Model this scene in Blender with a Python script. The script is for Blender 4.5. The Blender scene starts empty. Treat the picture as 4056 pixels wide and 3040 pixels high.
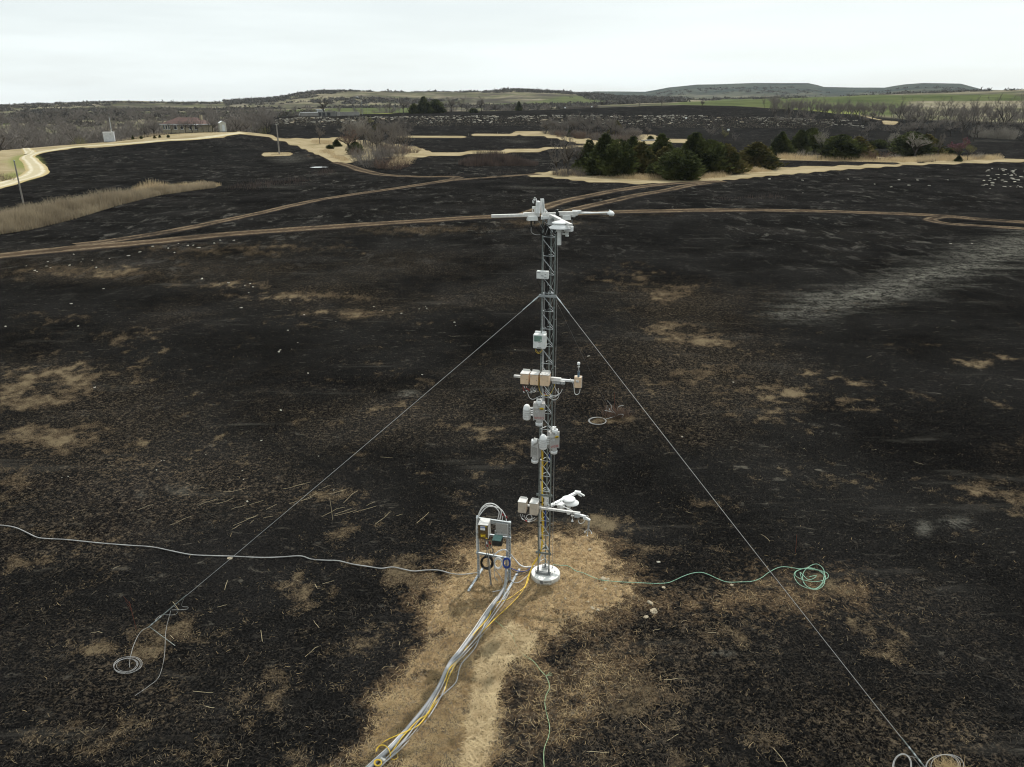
import bpy, bmesh, math, random
import numpy as np
from mathutils import Vector, Matrix

random.seed(11)
rng = np.random.default_rng(11)
S = bpy.context.scene
COL = S.collection

# ------------------------------------------------------------------ camera, sky, sun, exposure
FPX = 2960.0                      # focal length in photograph pixels (4056 x 3040)
PITCH = math.atan((1520 - 420) / FPX)
CAMH = 10.6
SP, CP = math.sin(PITCH), math.cos(PITCH)
cd = bpy.data.cameras.new('camera')
cd.sensor_width = 36.0
cd.lens = FPX / 4056 * 36.0
cd.clip_start = 0.1
cd.clip_end = 20000
cam = bpy.data.objects.new('camera', cd)
COL.objects.link(cam)
cam.location = (0, 0, CAMH)
cam.rotation_euler = (math.pi / 2 - PITCH, 0, 0)
S.camera = cam

SUN_AZ, SUN_EL = math.radians(30), math.radians(54)     # azimuth from +Y towards +X
world = bpy.data.worlds.new('World')
S.world = world
world.use_nodes = True
wn, wl = world.node_tree.nodes, world.node_tree.links
bg = wn['Background']
bg.inputs['Strength'].default_value = 0.1
sky = wn.new('ShaderNodeTexSky')
sky.sky_type = 'NISHITA'
sky.sun_disc = False
sky.sun_elevation = SUN_EL
sky.sun_rotation = SUN_AZ
sky.dust_density = 2.0
tcw = wn.new('ShaderNodeTexCoord')
mpw = wn.new('ShaderNodeMapping')
mpw.inputs['Scale'].default_value = (1.2, 1.2, 11.0)
mpw.inputs['Rotation'].default_value = (0.0, math.radians(3), 0.4)
wl.new(tcw.outputs['Generated'], mpw.inputs['Vector'])
nzw = wn.new('ShaderNodeTexNoise')
nzw.inputs['Scale'].default_value = 1.6
nzw.inputs['Detail'].default_value = 7
nzw.inputs['Roughness'].default_value = 0.55
wl.new(mpw.outputs['Vector'], nzw.inputs['Vector'])
rpw = wn.new('ShaderNodeValToRGB')
rpw.color_ramp.elements[0].position = 0.36
rpw.color_ramp.elements[0].color = (0.78, 0.78, 0.78, 1)
rpw.color_ramp.elements[1].position = 0.62
rpw.color_ramp.elements[1].color = (1, 1, 1, 1)
wl.new(nzw.outputs['Fac'], rpw.inputs['Fac'])
nz2 = wn.new('ShaderNodeTexNoise')
nz2.inputs['Scale'].default_value = 0.9
nz2.inputs['Detail'].default_value = 3
wl.new(mpw.outputs['Vector'], nz2.inputs['Vector'])
rp2 = wn.new('ShaderNodeValToRGB')
rp2.color_ramp.elements[0].position = 0.3
rp2.color_ramp.elements[0].color = (9.3, 10.05, 10.05, 1)
rp2.color_ramp.elements[1].position = 0.7
rp2.color_ramp.elements[1].color = (10.0, 10.65, 10.55, 1)
wl.new(nz2.outputs['Fac'], rp2.inputs['Fac'])
mxw = wn.new('ShaderNodeMix')
mxw.data_type = 'RGBA'
wl.new(rpw.outputs['Color'], mxw.inputs['Factor'])
wl.new(sky.outputs['Color'], mxw.inputs['A'])
wl.new(rp2.outputs['Color'], mxw.inputs['B'])
wl.new(mxw.outputs['Result'], bg.inputs['Color'])

sd = bpy.data.lights.new('sun', 'SUN')
sd.energy = 3.4
sd.angle = math.radians(0.6)
sd.color = (1.0, 0.955, 0.89)
sun = bpy.data.objects.new('sun', sd)
COL.objects.link(sun)
SUNV = Vector((math.sin(SUN_AZ) * math.cos(SUN_EL), math.cos(SUN_AZ) * math.cos(SUN_EL), math.sin(SUN_EL)))
sun.rotation_euler = SUNV.to_track_quat('Z', 'Y').to_euler()
S.view_settings.view_transform = 'Standard'
S.view_settings.look = 'None'
S.view_settings.exposure = 0.0
S.view_settings.gamma = 1.0
S.cycles.max_bounces = 6
S.cycles.transparent_max_bounces = 8
S.cycles.volume_bounces = 0
S.cycles.filter_width = 1.15

# ------------------------------------------------------------------ from photograph pixels to the place
def ray(U, V):
    x = (U - 2028) / FPX
    yu = (1520 - V) / FPX
    return np.array((x, CP + yu * SP, -SP + yu * CP))

def pt(U, V, Y):                       # the point seen at (U, V) that stands Y metres ahead
    d = ray(U, V)
    return Vector(d * (Y / d[1])) + Vector((0, 0, CAMH))

def ptz(U, V, z):                      # the point seen at (U, V) at height z
    d = ray(U, V)
    return Vector(d * ((z - CAMH) / d[2])) + Vector((0, 0, CAMH))

def project(P):
    x, y, z = P[0], P[1], P[2] - CAMH
    fw = y * CP - z * SP
    up = y * SP + z * CP
    return 2028 + FPX * x / fw, 1520 - FPX * up / fw

def mpp(P):                            # metres per photograph pixel, sideways and upwards
    P = Vector(P)
    fw = P.y * CP - (P.z - CAMH) * SP
    a, b = project(P), project(P + Vector((0, 0, 0.1)))
    return fw / FPX, 0.1 / abs(b[1] - a[1])

# ------------------------------------------------------------------ terrain
def vnoise(x, y, seed=0):
    xi, yi = np.floor(x).astype(np.int64), np.floor(y).astype(np.int64)
    fx, fy = x - xi, y - yi
    fx, fy = fx * fx * (3 - 2 * fx), fy * fy * (3 - 2 * fy)
    def h(a, b):
        n = (a * 374761393 + b * 668265263 + seed * 982451653) & 0x7fffffff
        n = ((n ^ (n >> 13)) * 1274126177) & 0x7fffffff
        return ((n ^ (n >> 16)) & 0xffff) / 65535.0
    return (h(xi, yi) * (1 - fx) + h(xi + 1, yi) * fx) * (1 - fy) + (h(xi, yi + 1) * (1 - fx) + h(xi + 1, yi + 1) * fx) * fy

def fbm(x, y, seed=0, oct=4):
    v, a = 0, 0.5
    for o in range(oct):
        v = v + a * (vnoise(x, y, seed + o) - 0.5)
        x, y, a = x * 2.03 + 7.1, y * 2.03 + 3.3, a * 0.5
    return v

HILL = [(0, 420), (275, 409), (500, 403), (880, 402), (1100, 390), (1192, 373), (1265, 364), (1430, 362), (1650, 366), (1925, 366), (2035, 357), (2200, 366), (2329, 374), (2500, 386), (2800, 396), (3300, 382), (3700, 366), (3900, 361), (4056, 356)]
MESA = [(0, 424), (600, 412), (1000, 408), (1500, 400), (2200, 385), (2310, 375), (2347, 364), (2549, 365), (2600, 356), (2640, 348), (2750, 338), (2860, 336), (2970, 332), (3181, 332), (3220, 340), (3245, 347), (3350, 349), (3484, 349), (3520, 342), (3560, 336), (3630, 331), (3777, 335), (3830, 348), (3869, 357), (4056, 362)]
RINGS = [
 (0.02, [(0, 0)]), (60, [(0, 0)]), (100, [(0, 0)]),
 (180, [(0, -.5), (600, -.5), (1000, -.8), (1500, 0), (4056, 0)]),
 (245, [(0, 598), (111, 587), (226, 577), (414, 564), (500, 555), (600, 541), (663, 533), (790, 526), (942, 524), (1000, 530), (1100, 540), (1200, 550), (1500, 559), (2000, 563), (3000, 0), (4056, 0)]),
 (278, [(0, -3), (300, -2.5), (450, -1), (560, 545), (663, 533), (790, 526.5), (942, 526), (1000, 531), (1100, 537), (1250, 543), (2000, 545), (3000, 0), (4056, 0)]),
 (340, [(0, -13), (900, -10), (1000, -3), (1080, 512), (1250, 508), (1400, 511), (2000, 511), (2700, 519), (3300, 520), (4056, -.5)]),
 (375, [(0, -13), (950, -10), (1040, 497), (1110, 470), (1200, 463), (1500, 461), (2000, 456), (2700, 456), (3300, 472), (3600, 490), (4056, 506)]),
 (420, [(0, -10), (950, -8), (1040, 482), (1110, 463), (1300, 459), (1600, 451), (2000, 447), (2300, 440), (2560, 432), (2700, 430), (3000, 441), (3300, 460), (3600, 478), (4056, 492)]),
 (480, [(0, -7), (950, -5), (1040, 467), (1200, 458), (1500, 450), (1700, 444), (2000, 440), (2300, 431), (2560, 420), (2700, 417), (2900, 421), (3100, 433), (3300, 447), (3600, 466), (4056, 480)]),
 (560, [(0, -5), (950, -4), (1100, -2), (1500, 0), (2300, 3), (2700, 5), (3000, 429), (3300, 440), (3600, 452), (4056, 466)]),
 (700, [(0, 480), (300, 464), (600, 463), (900, 463), (1100, 456), (1500, 452), (2000, 450), (2300, 440), (2700, 420), (3000, 409), (3300, 415), (3600, 421), (4056, 432)]),
 (900, [(0, 456), (300, 447), (600, 444), (900, 442), (1200, 433), (1500, 431), (2000, 426), (2300, 418), (2700, 403), (3000, 394), (3300, 384), (3600, 379), (4056, 375)]),
 (1050, [(0, 452), (600, 442), (1000, 438), (2000, 423), (2500, 412), (3000, 399), (3500, 388), (4056, 378)]),
 (1500, HILL), (1900, [(u, v + 12) for u, v in HILL]), (2300, [(u, v + 14) for u, v in MESA]), (2800, MESA), (3200, [(0, -25)]), (3600, [(0, -30)])]

AZ_IN = np.radians(43)
az_f = np.linspace(-AZ_IN, AZ_IN, 860)
az_c = np.linspace(AZ_IN, 2 * np.pi - AZ_IN, 160)[1:-1]
AZ = np.concatenate([az_f, az_c])
NAZ = len(AZ)
deps = np.radians(np.arange(62, 1.55, -0.118))
RR = np.concatenate([[0.02, 2.0, 4.0], CAMH / np.tan(deps), np.geomspace(CAMH / math.tan(math.radians(1.55)) * 1.02, 3600, 130)])
NR = len(RR)

def ring_z(r, spec, az):
    azc = np.clip(np.where(az > np.pi, az - 2 * np.pi, az), -0.72, 0.72)
    U = 2028 + FPX * 1.06 * np.tan(azc)
    us = [s[0] for s in spec]
    zs = []
    for u, v in spec:
        if v > 100:
            d = ray(u, v)
            v = CAMH + r * d[2] / math.hypot(d[0], d[1])
        zs.append(v)
    return np.interp(U, us, zs)

rk = np.log(np.array([q[0] for q in RINGS]))
ZK = np.array([ring_z(q[0], q[1], AZ) for q in RINGS])             # rings x azimuths
hk = np.diff(rk)[:, None]
dk = np.diff(ZK, axis=0) / hk
mk = np.zeros_like(ZK)
mk[1:-1] = np.where(dk[1:] * dk[:-1] > 0, 2 * dk[1:] * dk[:-1] / (dk[1:] + dk[:-1] + 1e-12), 0)
lr = np.log(RR)
ix = np.clip(np.searchsorted(rk, lr) - 1, 0, len(rk) - 2)
tt = ((lr - rk[ix]) / (rk[ix + 1] - rk[ix]))[:, None]
hh = (rk[ix + 1] - rk[ix])[:, None]
HT = ((2 * tt**3 - 3 * tt**2 + 1) * ZK[ix] + (tt**3 - 2 * tt**2 + tt) * hh * mk[ix] + (-2 * tt**3 + 3 * tt**2) * ZK[ix + 1] + (tt**3 - tt**2) * hh * mk[ix + 1])
GX = RR[:, None] * np.sin(AZ)[None, :]
GY = RR[:, None] * np.cos(AZ)[None, :]
RB = np.broadcast_to(RR[:, None], GX.shape)
near = np.clip((140 - RB) / 110, 0, 1) * np.clip((np.hypot(GX - .8, GY - 15.2) - .4) / 2.5, 0, 1)
HT = HT + near * (0.10 * fbm(GX * .25, GY * .25, 1) + 0.045 * fbm(GX * 1.7, GY * 1.7, 5) + 0.04 * fbm(GX * 6.0, GY * 6.0, 9, 3))
mid = np.clip((RB - 60) / 100, 0, 1) * np.clip((600 - RB) / 200, 0, 1)
HT = HT + mid * (0.35 * fbm(GX * .05, GY * .05, 12))
far = np.clip((RB - 520) / 300, 0, 1) * (1 - .75 * np.clip((RB - 1900) / 400, 0, 1))
HT = HT + far * RB * (0.0035 * fbm(GX * .006, GY * .006, 21, 5))
# the rocky slope below the terrace
def H(x, y):
    x = np.asarray(x, float); y = np.asarray(y, float)
    r = np.hypot(x, y)
    a = np.mod(np.arctan2(x, y) + AZ_IN, 2 * np.pi) - AZ_IN
    j = np.interp(a, np.append(AZ, AZ[0] + 2 * np.pi), np.arange(NAZ + 1))
    i = np.interp(r, RR, np.arange(NR))
    i0 = np.clip(i.astype(int), 0, NR - 2); j0 = j.astype(int) % NAZ; j1 = (j0 + 1) % NAZ
    fi, fj = i - i0, j - np.floor(j)
    return (HT[i0, j0] * (1 - fj) + HT[i0, j1] * fj) * (1 - fi) + (HT[i0 + 1, j0] * (1 - fj) + HT[i0 + 1, j1] * fj) * fi

def h1(x, y):
    return float(H(np.array([x]), np.array([y]))[0])

_ts = np.concatenate([np.arange(6, 40, .25), np.geomspace(40, 3590, 900)])
def at(U, V):                          # where the line of sight through (U, V) meets the ground
    d = ray(U, V)
    hn = math.hypot(d[0], d[1])
    t = _ts / hn
    gap = CAMH + t * d[2] - H(t * d[0], t * d[1])
    k = np.nonzero(gap < 0)[0]
    k = int(k[0]) if len(k) else len(t) - 1
    a, b = t[max(k - 1, 0)], t[k]
    for _ in range(24):
        m = (a + b) / 2
        if CAMH + m * d[2] < h1(m * d[0], m * d[1]): b = m
        else: a = m
    x, y = b * d[0], b * d[1]
    return Vector((x, y, h1(x, y)))

def at_r(U, r):                        # ground in the direction of column U, r metres away
    a = math.atan((U - 2028) / FPX / 1.06)
    x, y = r * math.sin(a), r * math.cos(a)
    return Vector((x, y, h1(x, y)))

def up(U, V, zz):                      # the same, at height zz above the ground found there
    p = at(U, V)
    for _ in range(6):
        p = ptz(U, V, h1(p.x, p.y) + zz)
    return p

def inpoly_sd(px, py, poly):           # signed distance (positive inside)
    n = len(poly)
    d2 = np.full(px.shape, 1e18)
    ins = np.zeros(px.shape, bool)
    for k in range(n):
        x0, y0 = poly[k]; x1, y1 = poly[(k + 1) % n]
        ex, ey = x1 - x0, y1 - y0
        t = np.clip(((px - x0) * ex + (py - y0) * ey) / (ex * ex + ey * ey + 1e-9), 0, 1)
        d2 = np.minimum(d2, (px - x0 - t * ex)**2 + (py - y0 - t * ey)**2)
        c = (y0 > py) != (y1 > py)
        ins ^= c & (px < (x1 - x0) * (py - y0) / (y1 - y0 + 1e-12) + x0)
    return np.where(ins, 1, -1) * np.sqrt(d2)

def wpoly(pts):
    return [(lambda p: (p.x, p.y))(at(u, v)) for u, v in pts]

def mask_poly(pts, soft=0.006):
    s = inpoly_sd(GX, GY, wpoly(pts)) / (soft * RB + .05)
    return np.clip(0.5 + 0.5 * s, 0, 1)

def blob(U, V, ru, rv, amp=1.0):
    c = at(U, V)
    a = at(U + ru, V) - c
    b = at(U, V + rv) - c
    M = np.linalg.inv(np.array([[a.x, b.x], [a.y, b.y]]) + 1e-9)
    dx, dy = GX - c.x, GY - c.y
    p = M[0, 0] * dx + M[0, 1] * dy
    q = M[1, 0] * dx + M[1, 1] * dy
    return amp * np.exp(-(p * p + q * q))

def z6(pts): return [(1000 + x / 2.011, 300 + y / 2.011) for x, y in pts]
def z7(pts): return [(2000 + x / 2.011, 300 + y / 2.011) for x, y in pts]
def z8(pts): return [(3000 + x / 2.095, 300 + y / 2.095) for x, y in pts]

TAN = np.zeros(GX.shape); BRN = np.zeros(GX.shape); ASH = np.zeros(GX.shape); GRN = np.zeros(GX.shape)
# unburnt straw round the tower foot
TAN = np.maximum(TAN, mask_poly([(1880, 2190), (1810, 2260), (1740, 2330), (1710, 2400), (1750, 2480), (1730, 2560), (1690, 2640), (1600, 2750), (1500, 2850), (1400, 2990), (1340, 3060), (1930, 3070), (1930, 2800), (1945, 2650), (2010, 2590), (2060, 2640), (2110, 2640), (2140, 2560), (2240, 2500), (2340, 2470), (2420, 2400), (2480, 2330), (2440, 2250), (2370, 2180), (2280, 2130), (2180, 2150), (2060, 2180), (1980, 2170)], .07))
TAN = np.maximum(TAN, .40 * mask_poly([(2400, 2300), (2480, 2400), (2650, 2440), (2900, 2420), (3200, 2430), (3390, 2390), (3400, 2310), (3250, 2290), (3000, 2310), (2780, 2370), (2600, 2330)], .09))
TAN = np.maximum(TAN, .34 * mask_poly([(2140, 2560), (2500, 2480), (2520, 2700), (2420, 2900), (2300, 3060), (2000, 3060), (1930, 2980), (2060, 2640)], .09))
PATH = mask_poly([(2030, 2490), (2100, 2530), (2080, 2580), (1985, 2620), (1945, 2760), (1925, 2900), (1900, 3070), (1850, 3070), (1875, 2900), (1900, 2700), (1935, 2570)], .03)
# mown fire breaks and grass further off
for poly in (
  [(2060, 697), (2110, 688), (2180, 680), (2240, 672), (2330, 680), (2700, 700), (2920, 690), (3050, 668), (3120, 662), (3250, 660), (3450, 652), (3620, 648), (3700, 642), (3760, 620), (4000, 632), (4070, 633), (4070, 641), (3600, 655), (3300, 676), (3050, 697), (2900, 713), (2700, 727), (2530, 729), (2350, 723), (2200, 706)],
  z8([(120, 680), (300, 675), (600, 660), (900, 665), (1150, 690), (1400, 712), (1300, 722), (1000, 712), (700, 706), (300, 706), (130, 690)]),
  z6([(-120, 447), (0, 455), (180, 488), (330, 500), (680, 493), (900, 520), (1330, 575), (1440, 612), (2300, 587), (2300, 607), (1500, 640), (1220, 656), (1000, 660), (790, 690), (720, 695), (640, 690), (550, 642), (400, 580), (200, 512), (0, 474), (-120, 462)]),
  z6([(1150, 484), (1600, 480), (1900, 464), (2215, 450), (2215, 470), (1900, 482), (1600, 493), (1150, 500)]),
  z7([(-10, 460), (300, 438), (400, 462), (520, 490), (720, 512), (900, 524), (1040, 505), (1080, 470), (1180, 475), (1300, 500), (1540, 522), (1470, 540), (1050, 546), (720, 562), (640, 572), (0, 612), (-10, 592), (400, 572), (640, 552), (560, 535), (420, 505), (240, 478), (-10, 470)]),
  [(-60, 610), (0, 600), (111, 588), (226, 578), (414, 565), (500, 556), (600, 542), (663, 534), (790, 527), (942, 525), (1000, 532), (1000, 536), (942, 533), (820, 552), (600, 565), (294, 586), (203, 600), (129, 613), (140, 640), (160, 675), (150, 695), (90, 718), (0, 750), (-60, 770)],
  [(1030, 610), (1090, 604), (1150, 606), (1165, 614), (1040, 616)],
  z8([(800, 318), (900, 335), (1050, 372), (1220, 396), (1400, 418), (1590, 432), (1580, 442), (1400, 428), (1210, 404), (1040, 380), (890, 342)])):
    TAN = np.maximum(TAN, mask_poly(poly, .003))
for b in ((100, 640, 90, 50, .85), (60, 700, 90, 30, .75), (20, 640, 60, 20, .5), (330, 580, 100, 8, .35), (1260, 600, 40, 14, .25), (1170, 555, 60, 6, .3), (2350, 545, 120, 8, .3), (2180, 700, 90, 8, .35)):
    GRN = np.maximum(GRN, blob(*b))
# partly burnt, brown and straw-coloured patches
for b in ((230, 1480, 260, 60, .55), (120, 1570, 200, 60, .6), (200, 1740, 260, 70, .65), (60, 1900, 120, 60, .45), (450, 1350, 250, 40, .3), (560, 1760, 200, 50, .35), (1150, 1180, 300, 28, .55), (1420, 1240, 220, 25, .5), (900, 1130, 250, 22, .4), (150, 1250, 220, 30, .4), (300, 1080, 500, 40, .5), (900, 985, 700, 45, .42), (1650, 910, 420, 30, .45), (2150, 880, 260, 22, .45), (2450, 850, 300, 12, .4), (2480, 1080, 150, 55, .42), (2650, 1160, 200, 50, .45), (2680, 1300, 160, 40, .40), (2830, 1350, 120, 30, .55), (2760, 1480, 260, 90, .25), (2950, 1540, 340, 120, .28), (3300, 1560, 260, 90, .22), (3900, 1430, 120, 30, .5), (3950, 1950, 160, 60, .5), (4020, 2040, 80, 40, .5), (3380, 2320, 120, 40, .45), (3700, 2880, 160, 45, .45), (1350, 2090, 160, 45, .5), (1700, 2210, 160, 60, .5), (1320, 1950, 120, 30, .5), (1950, 1700, 160, 70, .25), (1500, 1620, 300, 90, .15), (100, 2230, 120, 50, .65), (320, 2110, 160, 40, .4), (700, 2500, 160, 60, .55), (560, 2560, 160, 60, .4), (300, 2580, 200, 40, .4), (520, 2830, 160, 60, .4), (1200, 2400, 180, 90, .28), (1400, 2560, 160, 70, .32), (700, 2980, 300, 60, .4), (1600, 2300, 150, 60, .45), (2400, 2060, 260, 60, .36), (2200, 2080, 240, 40, .36), (2600, 2180, 220, 50, .45), (2380, 1670, 60, 20, .6), (2480, 1655, 80, 16, .6), (2600, 2560, 240, 80, .35), (2450, 2760, 240, 120, .38), (2900, 2500, 220, 60, .22), (3060, 2600, 60, 160, .28), (250, 2900, 250, 90, .32), (1120, 2700, 200, 120, .22), (3100, 2950, 200, 80, .25), (2900, 2180, 200, 30, .35), (2440, 720, 420, 14, .25), (1250, 620, 80, 14, .4), (1200, 470, 110, 20, .45), (1700, 480, 120, 10, .2)):
    BRN = BRN + blob(*b)
BRN = np.clip(BRN, 0, .8) + .02 * np.clip((60 - RB) / 40, 0, 1)
ASH = np.maximum(ASH, .92 * mask_poly([(4100, 925), (3880, 990), (3700, 1056), (3480, 1098), (3400, 1136), (3230, 1180), (3150, 1224), (3090, 1255), (3250, 1240), (3400, 1200), (3560, 1174), (3700, 1112), (3900, 1060), (4100, 1000)], .10) * np.clip(1.0 + 1.6 * fbm(GX * .10, GY * .10, 33, 4), 0, 1.1))
ASH = np.maximum(ASH, .38 * mask_poly([(3200, 1190), (3000, 1270), (2850, 1340), (2700, 1400), (2720, 1440), (2950, 1370), (3200, 1290)], .09))
for b in ((3780, 2070, 110, 40, .55), (3660, 2100, 70, 60, .5), (720, 1930, 130, 45, .5), (560, 1960, 60, 40, .4), (850, 1640, 160, 60, .3), (1620, 1560, 90, 30, .5), (2860, 2590, 60, 22, .75), (3650, 2700, 70, 40, .35), (900, 2020, 200, 80, .3), (300, 2330, 140, 50, .25), (560, 2960, 80, 30, .4), (860, 2920, 60, 40, .35), (1150, 630, 130, 30, .5), (1300, 690, 200, 12, .42), (1100, 740, 180, 22, .42), (1950, 640, 420, 30, .42), (2350, 640, 200, 30, .4), (2050, 560, 120, 14, .45), (2900, 780, 300, 20, .30), (3900, 560, 260, 6, .5), (3100, 530, 300, 5, .35), (3600, 540, 300, 6, .35), (2700, 500, 300, 4, .25), (1700, 520, 200, 8, .3), (2150, 745, 420, 14, .38), (3300, 850, 260, 20, .2), (1600, 690, 120, 12, .35), (250, 1380, 120, 20, .25), (3250, 1060, 260, 50, .2), (3900, 1200, 200, 60, .25)):
    ASH = np.maximum(ASH, blob(*b))
for poly, a in (([(-100, 463), (0, 462), (300, 448), (500, 445), (760, 445), (760, 460), (560, 462), (300, 464), (0, 500), (-100, 520)], .8), ([(800, 445), (930, 445), (930, 452), (800, 456)], .8),
             ([(930, 442), (1250, 434), (1540, 425), (1700, 440), (1540, 452), (1000, 456)], .85), ([(2100, 405), (2230, 380), (2380, 385), (2420, 400), (2300, 425), (1900, 428), (1850, 418)], .7),
             ([(2640, 415), (2800, 400), (2920, 388), (3200, 383), (3500, 377), (3800, 376), (4056, 385), (4056, 400), (3600, 402), (3540, 460), (3300, 450), (3000, 424)], 1.0)):
    GRN = np.maximum(GRN, a * mask_poly(poly, .01))
HILLM = np.clip((RB - 520) / 90, 0, 1)
burn_rise = np.clip((560 - RB) / 40, 0, 1)
HILLM = HILLM * (1 - burn_rise)
valley = mask_poly([(-300, 590), (0, 597), (0, 540), (-300, 540)], .01) * 0
_azs = np.where(AZ > np.pi, AZ - 2 * np.pi, AZ)[None, :]
_uu = 2028 + FPX * 1.06 * np.tan(np.clip(_azs, -1, 1))
HILLM = np.maximum(HILLM, np.clip((RB - 282) / 14, 0, 1) * np.clip((1010 - _uu) / 40, 0, 1))
HILLM = np.maximum(HILLM, np.clip((RB - 420) / 40, 0, 1) * np.clip((_uu - 3350) / 120, 0, 1))

RES = .10 + .9 * fbm(GX * .16, GY * .16, 81, 4)
for b in ((250, 1600, 520, 330, .55), (700, 1060, 1000, 110, .55), (1500, 1200, 420, 70, .40), (2620, 1250, 330, 260, .50), (3000, 1500, 420, 200, .30), (900, 1960, 480, 120, .45), (450, 2700, 520, 360, .50), (1250, 2500, 250, 260, .25), (2500, 2700, 360, 330, .55), (1600, 1650, 400, 160, .25), (3950, 1900, 240, 240, .35), (3600, 2930, 420, 150, .45), (2200, 2120, 420, 90, .4), (2900, 2350, 500, 80, .45), (300, 2150, 320, 120, .35)):
    RES = RES + blob(*b)
RES = np.clip(RES, 0, 1)
_n = np.clip((75 - RB) / 20, 0, 1)
_g = np.clip(TAN * 2.6, 0, 1)
TAN = TAN + .35 * PATH + _g * _n * (.95 * fbm(GX * .9, GY * .9, 61, 4) + .75 * fbm(GX * 3.4, GY * 3.4, 65, 4))
BRN = .74 * BRN + (.35 + .65 * np.clip((70 - RB) / 35, 0, 1)) * (.80 * fbm(GX * .8, GY * .8, 71, 4) + .80 * fbm(GX * 3.1, GY * 3.1, 75, 4))

def samp(M, x, y):
    r = np.hypot(x, y)
    a = np.mod(np.arctan2(x, y) + AZ_IN, 2 * np.pi) - AZ_IN
    j = np.rint(np.interp(a, np.append(AZ, AZ[0] + 2 * np.pi), np.arange(NAZ + 1))).astype(int) % NAZ
    i = np.rint(np.interp(r, RR, np.arange(NR))).astype(int)
    return M[i, j]
# ------------------------------------------------------------------ materials
def nodes(m):
    m.use_nodes = True
    return m.node_tree.nodes, m.node_tree.links

def mat(name, c1, c2=None, scale=6.0, rough=0.6, metal=0.0, spec=0.3, bump=0.0, lo=0.35, hi=0.65, detail=5, stretch=None):
    m = bpy.data.materials.new(name)
    n, l = nodes(m)
    b = n['Principled BSDF']
    b.inputs['Roughness'].default_value = rough
    b.inputs['Metallic'].default_value = metal
    b.inputs['Specular IOR Level'].default_value = spec
    if c2 is None: c2 = tuple(c * 0.82 for c in c1)
    tc = n.new('ShaderNodeTexCoord')
    nz = n.new('ShaderNodeTexNoise')
    nz.inputs['Scale'].default_value = scale
    nz.inputs['Detail'].default_value = detail
    nz.inputs['Roughness'].default_value = 0.6
    src = tc.outputs['Object']
    if stretch:
        mp = n.new('ShaderNodeMapping')
        mp.inputs['Scale'].default_value = stretch
        l.new(src, mp.inputs['Vector']); src = mp.outputs['Vector']
    l.new(src, nz.inputs['Vector'])
    rp = n.new('ShaderNodeValToRGB')
    rp.color_ramp.elements[0].position = lo
    rp.color_ramp.elements[0].color = (*c2, 1)
    rp.color_ramp.elements[1].position = hi
    rp.color_ramp.elements[1].color = (*c1, 1)
    l.new(nz.outputs['Fac'], rp.inputs['Fac'])
    l.new(rp.outputs['Color'], b.inputs['Base Color'])
    if bump:
        bp = n.new('ShaderNodeBump')
        bp.inputs['Strength'].default_value = bump
        l.new(nz.outputs['Fac'], bp.inputs['Height'])
        l.new(bp.outputs['Normal'], b.inputs['Normal'])
    return m

class NT:                                # tiny helper for longer node chains
    def __init__(s, m):
        s.n, s.l = nodes(m)
        s.b = s.n['Principled BSDF']
    def new(s, t, **kw):
        x = s.n.new(t)
        for k, v in kw.items(): setattr(x, k, v)
        return x
    def put(s, sock, v):
        if hasattr(v, 'is_output') or isinstance(v, bpy.types.NodeSocket): s.l.new(v, sock)
        else: sock.default_value = v
    def math(s, op, a, b=0.0, c=None, clamp=False):
        x = s.new('ShaderNodeMath', operation=op, use_clamp=clamp)
        s.put(x.inputs[0], a); s.put(x.inputs[1], b)
        if c is not None: s.put(x.inputs[2], c)
        return x.outputs[0]
    def noise(s, vec, scale, detail=4, rough=.6, dist=0.0):
        x = s.new('ShaderNodeTexNoise')
        s.l.new(vec, x.inputs['Vector'])
        x.inputs['Scale'].default_value = scale; x.inputs['Detail'].default_value = detail
        x.inputs['Roughness'].default_value = rough; x.inputs['Distortion'].default_value = dist
        return x.outputs['Fac']
    def step(s, v, lo, hi):
        x = s.new('ShaderNodeMapRange', interpolation_type='SMOOTHSTEP')
        s.put(x.inputs['Value'], v)
        x.inputs['From Min'].default_value = lo; x.inputs['From Max'].default_value = hi
        return x.outputs['Result']
    def mix(s, f, a, b):
        x = s.new('ShaderNodeMix', data_type='RGBA')
        s.put(x.inputs['Factor'], f)
        s.put(x.inputs['A'], (*a, 1) if isinstance(a, tuple) else a)
        s.put(x.inputs['B'], (*b, 1) if isinstance(b, tuple) else b)
        return x.outputs['Result']
    def attr(s, name):
        x = s.new('ShaderNodeAttribute', attribute_name=name)
        return x.outputs['Fac']
    def mapping(s, vec, sc, rot=(0, 0, 0)):
        x = s.new('ShaderNodeMapping')
        x.inputs['Scale'].default_value = sc; x.inputs['Rotation'].default_value = rot
        s.l.new(vec, x.inputs['Vector'])
        return x.outputs['Vector']

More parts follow.
